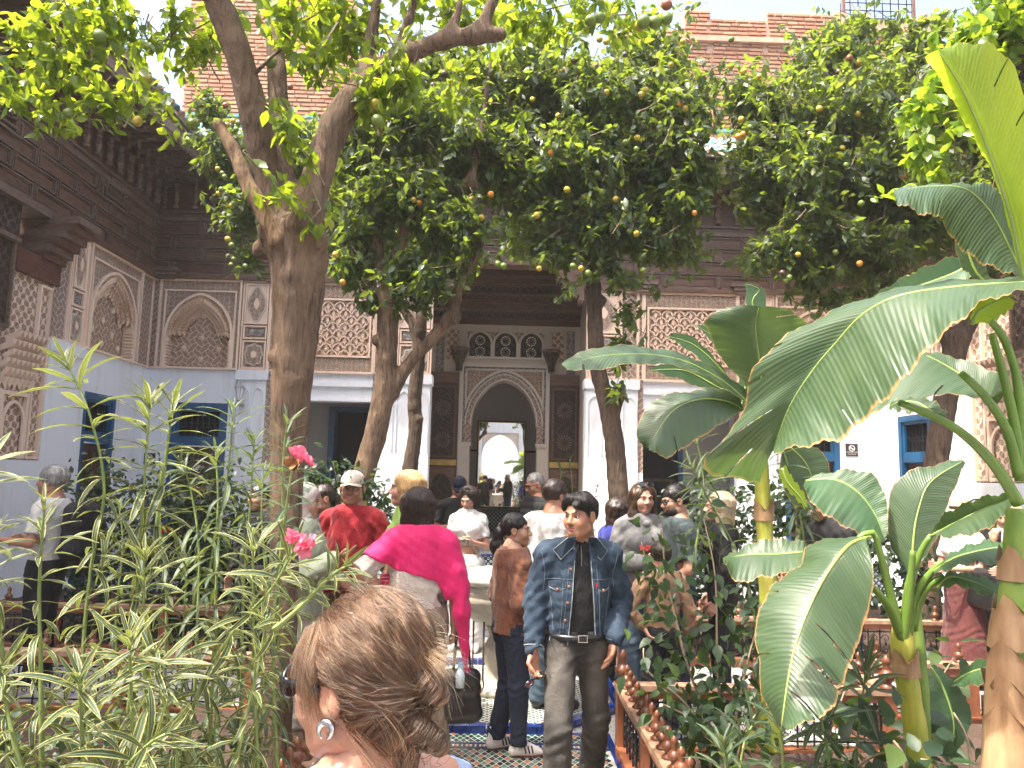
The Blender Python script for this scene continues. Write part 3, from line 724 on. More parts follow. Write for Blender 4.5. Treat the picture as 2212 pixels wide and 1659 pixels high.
# timber bands stepping forward under the portal ceiling
g = MB()
for k in range(7):
    z = 5.05+k*.145; w = .04+k*.16; fb(g, fr_in, cx-hw, cx+hw, z, z+.145, -.3, w, (WOODR, WOODC, WOOD)[k % 3]); fb(g, fr_in, cx-hw, cx+hw, z+.115, z+.145, w, w+.04, WOODL if k % 2 else WOOD)
    if k in (1, 3, 4):
        for q in range(22):
            c = cx-hw+.08+q*.147
            A = arch(c, .055, z+.03, .08, 6); g.strip(A, arch(c, .067, z+.03, .092, 6), .015, WOODL, lambda u, v, ww, w=w: fr_in(u, v, ww+w))
fb(g, fr_in, cx-2.3, cx+2.3, 6.05, 6.12, -.3, 2.45, WOOD)
part(g, 'carved_timber_ceiling')
bw('portal_side_wall', [(cx-hw-.5, cx-hw, 0, 6.0, -2.45, -.35, CREAM)]); bw('portal_side_wall', [(cx+hw, cx+hw+.5, 0, 6.0, -2.45, -.35, CREAM)])
for s in (-1, 1):       # muqarnas console
    g = MB(); c = cx+s*.99; prof = [(.07, 0), (.075, .12), (.09, .16), (.1, .2), (.13, .27), (.14, .3), (.17, .36), (.18, .42)]
    g.lathe(prof, WOODC, (c, Y1_-.16, 4.02), 8); g.lathe([(.19, .42), (.2, .45), (.2, .48)], WOOD, (c, Y1_-.16, 4.02), 8); part(g, 'wooden_console')
    # great door leaf folded back against the wall
    d = MB(); a, b = sorted((cx+s*(ow+.10), cx+s*(ow+.78)))
    if a < cx-hw: a = cx-hw+.01
    if b > cx+hw: b = cx+hw-.01
    FD = lambda u, v, w: fr_in(u, v, w+.02)
    fb(d, FD, a, b, .15, 3.98, 0, .07, DOORW); fb(d, FD, a, b, 3.75, 3.98, .07, .085, GOLD if False else WOOD)
    fb(d, FD, a+.08, b-.08, 2.2, 3.62, .07, .08, WOODN); frame(d, FD, a+.05, b-.05, 2.15, 3.68, .03, .07, .10, WOOD)
    fb(d, FD, a, b, 1.98, 2.1, .07, .09, GOLD)
    A = arch((a+b)/2, (b-a)/2-.1, 1.55, .26, 14); d.strip(A, toRect(A, (a+b)/2, 1.55, a+.03, b-.03, 1.93), .03, WOOD, lambda u, v, w: FD(u, v, w+.07))
    fb(d, FD, a+.1, b-.1, .3, 1.8, .07, .075, WOODN)
    for z in (2.52, 3.2, 1.1):
        for q in range(16):
            a0 = 2*math.pi*q/16; d.add([FD((a+b)/2+.04*math.cos(a0), z+.04*math.sin(a0), .088), FD((a+b)/2+.17*math.cos(a0+.1), z+.17*math.sin(a0+.1), .088), FD((a+b)/2+.17*math.cos(a0-.1), z+.17*math.sin(a0-.1), .088)], [(0, 1, 2)], WOODL)
    part(d, 'great_door_leaf')
# room behind the arch with a framed mirror and a tiled dado
ZB = NT('zellige_dado'); x, y, z = ZB.xyz(ZB.pos())[:3]
u_ = ZB.M('MULTIPLY', ZB.M('ADD', x, y), 62); v_ = ZB.M('MULTIPLY', z, 62)
s1 = ZB.M('MULTIPLY', ZB.M('SINE', u_), ZB.M('SINE', v_))
c_ = ZB.ramp(s1, [(.0, (.012, .02, .03)), (.28, (.015, .05, .12)), (.36, (.5, .52, .5)), (.62, (.55, .56, .52)), (.72, (.02, .06, .05))])
DADO = ZB.fin(c_, .2)
BTILE = simple('cobalt_tile', (.008, .022, .13), .15, .5, 14, spec=.7)
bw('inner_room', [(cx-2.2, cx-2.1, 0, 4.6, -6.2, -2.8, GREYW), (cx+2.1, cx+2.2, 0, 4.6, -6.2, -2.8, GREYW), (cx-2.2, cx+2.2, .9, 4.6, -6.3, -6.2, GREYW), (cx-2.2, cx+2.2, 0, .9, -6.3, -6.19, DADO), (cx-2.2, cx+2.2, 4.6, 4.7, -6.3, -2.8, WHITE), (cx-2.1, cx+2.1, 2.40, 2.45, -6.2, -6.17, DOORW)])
mt = NT('mirror_silver').fin((.92, .90, .84), .015, Metallic=1.0)
ME = empty('wall_mirror', (cx-.02, 20.1, .95)); tag(ME, 'tall framed mirror behind the central arch, reflecting the courtyard', 'mirror')
g = MB(); F0 = lambda u, v, w: (u, -w, v)
fb(g, F0, -.60, .60, .03, 2.22, .0, .02, mt); link('mirror_glass', g.mesh('mirror_glass'), ME)
g = MB(); frame(g, F0, -.64, .64, 0, 2.26, .045, 0, .05, WOOD); frame(g, F0, -.605, .605, .035, 2.225, .012, .02, .055, GOLD); link('mirror_frame', g.mesh('mirror_frame'), ME)
# ------------------------------------------------------------------ building behind the photographer, seen in the mirror
bw('opposite_wall', [(XL, -.9, 0, 4.2, 17.9, 18.2, WHITE), (1.2, XR, 0, 4.2, 17.9, 18.2, WHITE), (XL, XR, 4.2, 6.2, 17.9, 18.2, WHITE), (XL, XR, 6.2, 7.0, 17.5, 18.2, WOOD), (XL, XR, 0, 5, 21, 21.2, WHITE)])
g = MB(); A = arch(.15, 1.05, 2.9, 1.2, 20); g.strip(A, toRect(A, .15, 2.9, -.9, 1.2, 4.2), .06, CREAM, lambda u, v, w: fr_back(u, v, w+17.85)); part(g, 'opposite_arch')
for s, fr in ((0, fr_left), (1, fr_right)):
    bw('near_side_wall', [(-4.2, 1.0, 0, 7.0, -.3, .0, WHITE)], fr=fr)
# ------------------------------------------------------------------ brick wall with a grilled window opening
BRI = [m_plaster('pink_brick_%d' % k, c, (.45, .25, .18), .3) for k, c in enumerate(((.42, .205, .12), (.36, .165, .095), (.46, .25, .15)))]
MORT = m_plaster('pink_mortar', (.56, .37, .27), (.4, .26, .19), .3)
bk = empty('brick_wall', (0, 16.4, 8.5)); tag(bk, 'tall pink brick wall rising behind the green tiled roof', 'wall')
YB = 16.4
def bt(dx, dy): p = at(dx, dy, YB); return p.x, p.z
steps = []   # top outline: (x0,x1,ztop)
def X_(dx): return bt(dx, 100)[0]
def Z_(dx, dy): return bt(dx, dy)[1]
segs = [(X_(402), X_(760), 12.6), (X_(760), X_(1330), Z_(1000, 120)), (X_(1330), X_(1478), Z_(1400, 60)), (X_(1478), X_(1535), Z_(1500, 15)), (X_(1535), X_(1655), Z_(1600, 40)), (X_(1655), X_(1820), 12.6), (X_(1820), X_(1998), Z_(1900, 50)), (X_(1998), X_(2062), 12.6)]
g = MB()
for (a, b, zt) in segs: g.box(a, b, YB+.03, YB+.5, 8.2, zt-rnd.uniform(0, .03), MORT)
g.v = [(p[0], p[1]-16.4, p[2]-8.5) for p in g.v]; g.obj('mortar_bed', bk)
far = MB(); cnt = 0; bmesh_ = []
for k in range(3):
    q = MB(); q.box(-.5, .5, -.5, .5, -.5, .5, BRI[k]); me = q.mesh('brick')
    import bmesh
    b = bmesh.new(); b.from_mesh(me); bmesh.ops.bevel(b, geom=list(b.edges), offset=.06, segments=1, affect='EDGES'); b.to_mesh(me); b.free(); bmesh_.append(me)
cand = []
for (a, b, zt) in segs:
    z = 8.25
    row = 0
    while z+.07 < zt:
        u = a+rnd.uniform(0, .1)
        while u < b-.08:
            L = rnd.choice((.24, .27, .3, .16)); 
            if u+L > b: L = b-u
            if L > .07: cand.append((u, L, z+rnd.uniform(-.006, .006), rnd.uniform(.048, .062), zt))
            u += L+rnd.uniform(.012, .03)
        z += .098; row += 1
def seen(c):
    x = c[0]
    d = proj_ = (x*765/16.4+497)/S_
    return (d > 1470 and c[2] > 9.6) or (d < 470 and c[2] > 9.2)
vis = [c for c in cand if seen(c)]; rnd.shuffle(vis); vs_ = set(id(c) for c in sorted(vis, key=lambda c: -c[2])[:300])
for c in cand:
    k = rnd.randrange(3); u, L, z, h, zt = c; pr = rnd.uniform(.0, .012)
    if id(c) in vs_:
        o = link('brick', bmesh_[k], bk, (u+L/2, .02-pr, z+h/2-8.5)); o.scale = (L, .07, h)
    else: far.box(u, u+L, YB-.012-pr-16.4, YB+.03-16.4, z-8.5, z+h-8.5, BRI[k])
far.obj('further_bricks', bk)['kind'] = 'stuff'
g = MB()    # rendered surround of the opening, ledge, grille
xa, xb, za = X_(1830), X_(1990), Z_(1900, 50)
FB = lambda u, v, w: (u, -w, v-8.5)
for (a, b) in ((X_(1808), xa), (xb, X_(2012))): fb(g, FB, a, b, za-.12, 12.6, -.5, .04, ROSE)
fb(g, FB, X_(1808), X_(2012), za-.35, za, -.5, .06, ROSE); fb(g, FB, X_(1330), X_(1808), za-.62, za-.5, -.0, .10, ROSE)
g.obj('render_surround', bk)
g = MB(); frame(g, FB, xa+.01, xb-.01, za+.02, za+1.6, .05, -.25, -.15, WOOD)
n = 9
for i in range(1, n):
    u = xa+(xb-xa)*i/n; fb(g, FB, u-.01, u+.01, za+.06, za+1.56, -.21, -.19, IRON)
for j in range(1, 8):
    z = za+.05+j*.19; fb(g, FB, xa+.05, xb-.05, z-.008, z+.008, -.21, -.19, IRON)
    for i in range(1, n):
        u = xa+(xb-xa)*i/n; g.lathe([(.004, -.03), (.028, 0), (.004, .03)], IRON, (u, .20, z-8.5), 6)
g.obj('window_grille', bk)
# ------------------------------------------------------------------ ground: mosaic paving, beds, soil
t = NT('mosaic_paving'); x, y, z = t.xyz(t.pos())[:3]
def zig(k, ph=0.0): return t.M('MULTIPLY', t.M('SINE', t.M('MULTIPLY', x, k)), t.M('SINE', t.M('ADD', t.M('MULTIPLY', y, k), ph)))
s1 = zig(math.pi/.045); s2 = zig(math.pi/.18, .4)
cb = t.vor(t.mapv(t.pos(), (22, 22, 1)), 1.0, 'F1', 'Color', 0.0)
pal = t.ramp(t.xyz(cb)[0], [(.0, (.02, .06, .16)), (.3, (.03, .10, .08)), (.5, (.03, .03, .035)), (.75, (.30, .16, .08)), (1, (.12, .16, .22))])
tile = t.ramp(s1, [(.50, (0, 0, 0)), (.56, (1, 1, 1))]); star = t.ramp(s2, [(.60, (0, 0, 0)), (.66, (1, 1, 1))])
col = t.mix(tile, (.34, .34, .33), pal); col = t.mix(t.M('MULTIPLY', star, .75), col, (.03, .06, .15))
col = t.mix(t.M('MULTIPLY', t.noise(t.pos(), 2.5, 4), .4), col, (.34, .31, .27))
t.bump(tile, .3, .004); PAVE = t.fin(col, .28)
t = NT('garden_soil'); n = t.noise(t.pos(), 5, 8, .7); c = t.ramp(n, [(.3, (.035, .020, .014)), (.7, (.11, .065, .045))]); t.bump(n, 1.0, .08); SOIL = t.fin(c, .95)
TW = simple('white_zellige', (.44, .43, .39), .25, .12, 9, spec=.6)
TC = [simple('green_zellige', (.02, .085, .06), .2, .5, 20, spec=.7), simple('black_zellige', (.022, .022, .026), .2, .4, 20, spec=.7), simple('tan_zellige', (.33, .14, .06), .25, .3, 20, spec=.6), simple('pale_green_zellige', (.12, .17, .13), .25, .4, 20, spec=.6), BTILE]
g = MB()
nx, ny = 2, 2
g.add([(-40, -30, -.006), (40, -30, -.006), (40, 50, -.006), (-40, 50, -.006)], [(0, 1, 2, 3)], PAVE)
gr = g.obj('courtyard_ground'); tag(gr, kind='structure')
PW = .84
pv = empty('path_paving'); tag(pv, kind='structure')
g = MB(); g.box(-PW, PW, .3, 5.62, -.05, .001, TW); g.obj('paving_bed', pv)
dia = []
import itertools
def diamond_mesh(m, a, b):
    q = MB(); P = [(-a*.84, 0), (0, -b*.84), (a*.84, 0), (0, b*.84)]; k = .86
    q.add([(u, v, 0) for u, v in P]+[(u*k, v*k, .0035) for u, v in P], [(4, 5, 6, 7)]+[(j, (j+1) % 4, 4+(j+1) % 4, 4+j) for j in range(4)], m); return q.mesh('zellige_tile')
DM = [diamond_mesh(m, .0235, .036) for m in TC]
rest = MB(); parts = 0
for j in range(0, 76):
    yy = 2.6+j*.0415
    if 5.30 < yy < 5.42 or yy > 5.6: continue
    for i in range(34):
        xx = -.80+i*.0495+(.0247 if j % 2 else 0)
        if abs(xx) > PW-.07: continue
        k = (i*2+j) % 5 if yy < 5.3 else (i+j) % 2*1
        k = {0: 0, 1: 1, 2: 2, 3: 1, 4: 3}[k] if yy < 5.3 else (0 if (i+j//2) % 3 else 1)
        if rnd.random() < .12: k = rnd.randrange(4)
        if 4.86 < yy < 5.3 and parts < 295: link('zellige_tile', DM[k], pv, (xx, yy, .0015)); parts += 1
        else:
            me = DM[k]; rest.add([(v.co.x+xx, v.co.y+yy, v.co.z+.0015) for v in me.vertices], [tuple(p.vertices) for p in me.polygons], TC[k])
rest.obj('further_zellige_tiles', pv)['kind'] = 'stuff'
g = MB()      # blue and white borders
for (a, b, m) in ((5.31, 5.335, BTILE), (5.395, 5.42, BTILE), (5.60, 5.64, BTILE)):
    g.box(-PW, PW, a, b, .001, .006, m)
for i in range(56): g.box(-PW+i*.03, -PW+i*.03+.018, 5.345, 5.385, .001, .005, TC[i % 3])
for s in (-1, 1): g.box(min(s*PW, s*(PW-.045)), max(s*PW, s*(PW-.045)), .3, 5.6, .006, .010, BTILE)
g.obj('paving_border', pv)
# octagonal fountain floor
FX, FY = .03, 6.62
oc = empty('fountain_floor', (FX, FY, 0)); tag(oc, kind='structure')
def octa(r, z, sx=1.0): return [(r*sx*math.cos(math.pi/8+k*math.pi/4), r*math.sin(math.pi/8+k*math.pi/4), z) for k in range(8)]
g = MB(); P = octa(1.0, .003); g.add(P, [tuple(range(8))], TW); g.obj('octagon_bed', oc)
g = MB(); r = .0
rr = .95*math.cos(math.pi/8)
for i in range(-32, 33):
    for j in range(-32, 33):
        xx, yy = i*.0292, j*.0292
        if (i+j) % 2: continue
        if max(abs(xx), abs(yy), (abs(xx)+abs(yy))*.7071) > rr-.03: continue
        m = TC[0] if (i % 4) else TC[1]; a = .0165; g.add([(xx-a, yy, .004), (xx, yy-a, .004), (xx+a, yy, .004), (xx, yy+a, .004), (xx, yy, .007)], [(0, 1, 4), (1, 2, 4), (2, 3, 4), (3, 0, 4)], m)
g.obj('green_check_tiles', oc)['kind'] = 'stuff'
for k in range(8):
    A, B = octa(1.0, 0), octa(1.09, 0); nseg = 7
    for q in range(nseg):
        a0, a1 = (q+.04)/nseg, (q+.96)/nseg; k2 = (k+1) % 8
        L = lambda P, f: Vector(P[k]).lerp(Vector(P[k2]), f)
        g = MB(); pts = [L(A, a0), L(A, a1), L(B, a1), L(B, a0)]
        g.add([(p.x, p.y, .0) for p in pts]+[(p.x, p.y, .05) for p in pts], [(4, 5, 6, 7), (0, 1, 5, 4), (1, 2, 6, 5), (2, 3, 7, 6), (3, 0, 4, 7)], BTILE); g.obj('kerb_tile', oc)
# steps up to the portal, tiled
st = empty('portal_step', (XC, 13.4, 0)); tag(st, kind='structure')
g = MB(); g.box(-2.0, 2.0, -.6, 7.0, 0, .16, PAVE); g.box(-2.0, 2.0, -.62, -.60, 0, .15, BTILE); g.obj('step_slab', st)
g = MB(); g.box(-1.6, 1.6, .9, 7.0, .16, .34, PAVE); g.box(-1.6, 1.6, .88, .9, .16, .33, DADO); g.box(-1.6, 1.6, .86, .9, .33, .36, BTILE); g.obj('upper_step', st)
g = MB()
for (a, b) in ((XL, -2.2), (2.5, XR)): g.box(a-XC, b-XC, .2, .58, 0, .35, DADO); g.box(a-XC, b-XC, .17, .58, .35, .40, BTILE)
g.obj('gallery_dado', st)
# beds
beds = [(-6.3, -PW-.06, .3, 5.80), (PW+.06, 2.6, .3, 5.16), (2.6, 6.7, .3, 5.9), (-6.3, -1.1, 7.72, 11.2), (1.25, 6.7, 7.72, 11.2)]
g = MB(); 
for (x0, x1, y0, y1) in beds:
    nx = max(3, int((x1-x0)/.16)); ny = max(3, int((y1-y0)/.16)); k = len(g.v)
    vs_ = []
    for j in range(ny+1):
        for i in range(nx+1):
            e = (i in (0, nx)) or (j in (0, ny)); vs_.append((x0+(x1-x0)*i/nx, y0+(y1-y0)*j/ny, .04 if e else .09+rnd.uniform(-.03, .04)))
    g.add(vs_, [(j*(nx+1)+i, j*(nx+1)+i+1, (j+1)*(nx+1)+i+1, (j+1)*(nx+1)+i) for j in range(ny) for i in range(nx)], SOIL)
tag(g.obj('garden_soil', smooth=True), kind='structure')
# ------------------------------------------------------------------ railings with turned finials
def finial_mesh(s=1.0, m=None):
    m = m or FIN; p = [(.036, 0), (.037, .008), (.022, .018), (.018, .028), (.030, .04), (.036, .052), (.034, .066), (.02, .078), (.014, .088), (.017, .094), (.013, .10), (.019, .112), (.018, .128), (.008, .142), (.001, .148)]
    q = MB(); q.lathe([(a*s, b*s) for a, b in p], m, n=14); me = q.mesh('finial', True); return me
FIN = m_wood('varnished_finial', (.085, .030, .014), (.19, .070, .032), .36, (1, 1, 1), 14, .1)
FM = finial_mesh(1.0); FMB = finial_mesh(1.45)
def railing(p0, p1, label, h=.47, step=.135, fin=True, nfin=99):
    p0, p1 = Vector((*p0, 0)), Vector((*p1, 0)); L = (p1-p0).length; h = h+rnd.uniform(-.003, .003); ep = rnd.uniform(.0005, .004); ang = math.atan2(p1.y-p0.y, p1.x-p0.x)
    o = empty('garden_railing', p0); o.rotation_euler = (0, 0, ang); tag(o, label, 'railing', 'low wooden garden railings')
    g = MB(); g.box(-.045-ep, L+.045+ep, -.055, .055, h-.035, h, RAILT); g.box(-.02, L+.02, -.035, .035, h-.085, h-.035, RAILW); g.obj('top_rail', o)
    g = MB(); g.box(0, L, -.035, .035, 0, .07, RAILW); g.box(0, L, -.05, .05, .07, .085, RAILW); g.obj('bottom_rail', o)
    n = max(1, round(L/.95))
    for k in range(n+1):
        g = MB(); u = L*k/n; g.box(u-.04-ep, u+.04+ep, -.04-ep, .04+ep, -.01, h-.035, RAILW); g.obj('post', o)
    for k in range(n):
        g = MB(); a, b = L*k/n+.05, L*(k+1)/n-.05; m = max(2, int((b-a)/.105)); w = (b-a)/m
        for i in range(m+1): g.box(a+i*w-.005, a+i*w+.005, -.005, .005, .085, h-.085, IRON)
        g.box(a, b, -.005, .005, h-.12, h-.11, IRON); g.box(a, b, -.005, .005, .12, .13, IRON)
        for i in range(m):
            c = a+(i+.5)*w
            for (z, s) in ((.19, 1), (.29, -1)):
                pts = [(c+s*w*.42*math.cos(q*.9)*(1-q*.11), 0, z+w*.42*math.sin(q*.9)*(1-q*.11)) for q in range(8)]; g.tube(pts, .0045, IRON, 4)
            g.lathe([(.004, -.02), (.014, 0), (.004, .02)], IRON, (c, 0, .24), 6)
        g.obj('iron_panel', o)
    if fin:
        m = max(2, round(L/step))
        for i in range(m+1):
            big = i in (0, m)
            f = link('finial', FMB if big else FM, o, (L*i/m, 0, h)); f.rotation_euler = (rnd.uniform(-.04, .04), rnd.uniform(-.04, .04), 0)
    return o
railing((.86, 5.18), (.86, .9), 'low wooden railing along the right side of the path, beside the man in denim')
railing((.86, 5.18), (2.6, 5.18), 'short low railing behind the hibiscus bush at the right of the path', step=.8)
railing((2.6, 5.18), (2.6, 5.95), 'short return of the low railing behind the banana plants', step=.38)
railing((2.6, 5.95), (6.7, 5.95), 'low wooden railing with iron scrolls behind the yellow banana stem', step=.31)
railing((-.86, 5.8), (-.86, .9), 'low wooden railing left of the path, beside the woman in front')
railing((-6.3, 5.8), (-.86, 5.8), 'low wooden railing behind the variegated oleanders, the nearer of the two', step=.33)
railing((-6.3, 7.7), (-1.1, 7.7), 'farther low wooden railing at left, across the tiled path', step=.4)
railing((-1.1, 7.7), (-1.1, 11.2), 'railing running back from the fountain along the left far bed', step=.3)
railing((1.25, 7.7), (6.7, 7.7), 'farther low wooden railing at right, across the tiled path', step=.4)
railing((1.25, 7.7), (1.25, 11.2), 'railing running back from the fountain along the right far bed', step=.3)
# ------------------------------------------------------------------ fountain
STONE = simple('weathered_marble', (.50, .44, .35), .5, .22, 7, .4, .01)
STONEL = simple('pale_marble', (.66, .61, .52), .4, .12, 9, .2)
fo = empty('fountain_basin', (FX, FY, 0)); tag(fo, 'carved marble fountain basin on a pedestal in the middle of the path', 'fountain')
g = MB(); g.lathe([(.18, 0), (.18, .05), (.13, .07), (.08, .12), (.07, .18), (.10, .26), (.125, .33), (.09, .40), (.06, .46), (.075, .52), (.10, .56)], STONE, n=20); g.obj('pedestal', fo, True)
g = MB(); g.lathe([(.10, .56), (.20, .59), (.29, .66), (.345, .76), (.355, .80), (.35, .815), (.36, .83), (.37, .90)], STONE, n=32); g.obj('bowl', fo, True)
g = MB(); g.lathe([(.37, .90), (.395, .92), (.405, .95), (.395, .975), (.37, .985), (.35, .975), (.33, .93), (.25, .84), (.02, .81)], STONEL, n=32); g.obj('rim', fo, True)
RUST = simple('rusty_iron', (.09, .05, .035), .6, .3, 20, metal=.3)
for k in range(4):
    a = math.pi/4+k*math.pi/2+.3; dx, dy = math.cos(a), math.sin(a); g = MB()
    pts = [(dx*.22, dy*.22, .70), (dx*.22, dy*.22, .35), (dx*.22, dy*.22, .16)]
    sp = [(dx*(.22+.16*q/14+.055*math.cos(q*.62+2.6)*(.4+q/14)), dy*(.22+.16*q/14+.055*math.cos(q*.62+2.6)*(.4+q/14)), .10+.06*math.sin(q*.62+2.6)*(.4+q/14)) for q in range(15)]
    g.tube(pts+sp, .008, RUST, 6); g.obj('iron_leg', fo, True)
# ------------------------------------------------------------------ lantern and no-smoking signs
def text_mesh(tx, size, mat, parent, loc, rot, ext=0.0, name='lettering'):
    c = bpy.data.curves.new('tmp_text', 'FONT'); c.body = tx; c.size = size; c.align_x = 'CENTER'; c.extrude = ext
    o = bpy.data.objects.new('tmp_text', c); C.objects.link(o); dg = bpy.context.evaluated_depsgraph_get(); dg.update()
    me = bpy.data.meshes.new_from_object(o.evaluated_get(dg)); me.materials.clear(); me.materials.append(mat); me.name = name
    bpy.data.objects.remove(o); return link(name, me, parent, loc, rot)
def lantern(p, label, rz=0):
    o = empty('wall_lantern', p); o.rotation_euler = (0, 0, rz); tag(o, label, 'lantern')
    SV = simple('galvanised_metal', (.42, .43, .45), .4, metal=.5) if 'galvanised_metal' not in bpy.data.materials else bpy.data.materials['galvanised_metal']
    GL = simple('frosted_glass', (.7, .72, .74), .15)
    g = MB(); g.lathe([(.03, .0), (.05, .02), (.03, .05)], SV, (0, -.2, -.24), 8); g.tube([(0, 0, -.30), (0, -.1, -.33), (0, -.2, -.28), (0, -.2, -.22)], .012, SV, 6); g.lathe([(.035, -.03), (.045, 0), (.035, .03)], SV, (0, -.02, -.3), 8); g.obj('arm', o)
    g = MB(); g.lathe([(.045, -.20), (.075, 0)], GL, (0, -.2, .0), 6); g.obj('glass', o)
    g = MB(); g.lathe([(.09, 0), (.085, .015), (.05, .05), (.02, .07), (.015, .09), (.025, .1), (.004, .13)], SV, (0, -.2, 0), 6)
    for k in range(6):
        a = k*math.pi/3; g.bar((.048*math.cos(a), -.2+.048*math.sin(a), -.2), (.078*math.cos(a), -.2+.078*math.sin(a), 0), .008, .008, SV)
    g.obj('cap', o)
p = at(525, 840, D-.05); lantern((p.x, D-.04, p.z), 'small grey wall lantern on the white pier left of the main tree')
TXT = simple('sign_white', (.8, .8, .8), .5); SGN = simple('sign_brown', (.03, .014, .012), .4)
def sign(p, label, s=.22):
    o = empty('no_smoking_sign', p); tag(o, label, 'sign')
    F = lambda u, v, w: (u, -w, v)
    g = MB(); fb(g, F, -s/2, s/2, -s*.52, s*.52, 0, .012, SGN); g.obj('sign_plate', o)
    g = MB(); n = 20; r = s*.26
    A = [(r*math.cos(2*math.pi*k/n), s*.14+r*math.sin(2*math.pi*k/n)) for k in range(n+1)]; B = [(r*.8*math.cos(2*math.pi*k/n), s*.14+r*.8*math.sin(2*math.pi*k/n)) for k in range(n+1)]
    g.strip(A, B, .003, TXT, lambda u, v, w: F(u, v, .012+w)); g.bar(F(-r*.6, s*.14+r*.6, .014), F(r*.6, s*.14-r*.6, .014), .012, .004, TXT, up=(0, 1, 0)); g.bar(F(-r*.5, s*.12, .013), F(r*.5, s*.12, .013), .014, .003, TXT, up=(0, 1, 0))
    g.obj('pictogram', o)
    for (tx, z) in (('DEFENSE DE FUMER', -.22), ('NO SMOKING', -.38)):
        text_mesh(tx, s*.105, TXT, o, (0, -.014, s*z), (math.pi/2, 0, 0))
p = at(1842, 972, D-.05); sign((p.x, D-.005, p.z), 'small dark no smoking sign on the white wall at the right, between blue doors')
p = at(268, 990, D-.05); sign((-6.27, D-.005, p.z), 'small dark no smoking sign on the white wall left of the blue door', .2)
# water bowl of sky: nothing else
# ------------------------------------------------------------------ vegetation tools
nr = np.random.RandomState(11)
def bark(name, a, b, sc=1.0):
    t = NT(name); p = t.pos(); n = t.noise(t.mapv(p, (9*sc, 9*sc, 1.6*sc)), 3, 8, .7); n2 = t.noise(p, 4, 4)
    c = t.ramp(n, [(.3, a), (.65, b)]); c = t.mix(t.M('MULTIPLY', n2, .5), c, tuple(q*.55 for q in b))
    sp = t.ramp(t.vor(p, 26*sc), [(.08, (1, 1, 1)), (.12, (0, 0, 0))]); c = t.mix(t.M('MULTIPLY', sp, .25), c, (.4, .36, .3))
    w = t.noise(t.mapv(p, (40*sc, 40*sc, 3.5*sc)), 1, 5, .7); c = t.mix(t.ramp(w, [(.52, (0, 0, 0)), (.62, (.7, .7, .7))]), c, tuple(q*.5 for q in a)); c = t.mix(t.ramp(t.noise(p, 2.3, 5, .6), [(.5, (0, 0, 0)), (.7, (.45, .45, .45))]), c, tuple(min(1, q*1.7) for q in b))
    t.bump(t.M('ADD', n, t.M('MULTIPLY', w, .8)), 1.0, .035); return t.fin(c, .9)
BARK = bark('citrus_bark', (.075, .044, .026), (.225, .145, .088)); BARKD = bark('grey_bark', (.055, .036, .026), (.16, .105, .07))
STUBM = bark('cut_branch_wood', (.16, .085, .04), (.36, .23, .125))
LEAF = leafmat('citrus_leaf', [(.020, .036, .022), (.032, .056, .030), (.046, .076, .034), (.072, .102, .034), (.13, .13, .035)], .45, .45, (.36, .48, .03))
LEAFM = leafmat('sunlit_citrus_leaf', [(.014, .034, .012), (.030, .070, .018), (.060, .115, .02), (.11, .16, .02), (.19, .20, .025)], .36, .5, (.60, .75, .03))  # brighter, yellower citrus leaf: backlight put into its colours
TWIG = simple('dry_twig', (.17, .12, .08), .9, .2, 20)
CIT = np.array([(0, 0, 0), (-.20, .28, .05), (-.24, .55, .05), (0, 1, -.06), (.24, .55, .05), (.20, .28, .05), (0, .33, 0), (0, .68, -.01)])
CITF = np.array([(0, 6, 1), (1, 6, 7), (1, 7, 2), (2, 7, 3), (0, 5, 6), (5, 7, 6), (5, 4, 7), (4, 3, 7)])
CITUV = np.stack([CIT[:, 0]/.48+.5, CIT[:, 1]], 1)
def unit(a): return a/np.maximum(1e-9, np.linalg.norm(a, axis=-1, keepdims=True))
def scatter_leaves(pos, dirs, size, tint, tmpl=CIT, fac=CITF, uv=CITUV, wid=1.0, nrm=None):
    """arrays of leaf placements -> verts, faces, uv, tint colour"""
    N = len(pos); d = unit(dirs); r = unit(nr.normal(size=(N, 3))*.6+np.array([0, 0, 1.])) if nrm is None else nrm
    x = unit(np.cross(d, r)); z = np.cross(x, d); T = tmpl[None]*np.array([wid, 1, 1])
    v = pos[:, None]+size[:, None, None]*(T[..., 0:1]*x[:, None]+T[..., 1:2]*d[:, None]+T[..., 2:3]*z[:, None])
    k = len(tmpl); f = fac[None]+(np.arange(N)*k)[:, None, None]
    return v.reshape(-1, 3), f.reshape(-1, fac.shape[1]), np.tile(uv, (N, 1)), np.repeat(np.clip(tint, 0, 1), k)
def leaf_mesh(name, data, mats, smooth=True, loc=None):
    v, f, uv, t = data
    if loc is not None: v = v-np.array(loc)
    return npmesh(name, v, f, mats, smooth, uv=uv, col=np.stack([t, t, t, np.ones_like(t)], 1))
def wood_body(name, limbs, mat, parent, loc, h=.025, amp=.006, knots=(), k=.07):
    P = []
    for l in limbs: P += [np.array(p) for p, r in l]
    P = np.array(P); m = .35; s = SDF(P.min(0)-m, P.max(0)+m, h, big=.10)
    for l in limbs:
        pp, rr = smooth_path([p for p, r in l], [r for p, r in l], .12)
        F0 = s.F; s.F = np.full_like(F0, s.big)
        for i in range(len(pp)-1): s.cone(pp[i], pp[i+1], rr[i], rr[i+1], k=.004)
        h_ = np.maximum(k-np.abs(F0-s.F), 0)/k; s.F = np.minimum(F0, s.F)-h_*h_*k*.25*(np.minimum(F0, s.F) < s.big*.99)
    for (c, r) in knots: s.ell(c, (r, r, r*1.2), .05)
    s.noise(amp, 14, 3); s.noise(amp*.5, 40, 4); v, f = s.mesh()
    me = npmesh(name, v-np.array(loc), f, [mat], True); return link(name, me, parent)
def P3(dx, dy, Y): return tuple(at(dx, dy, Y))
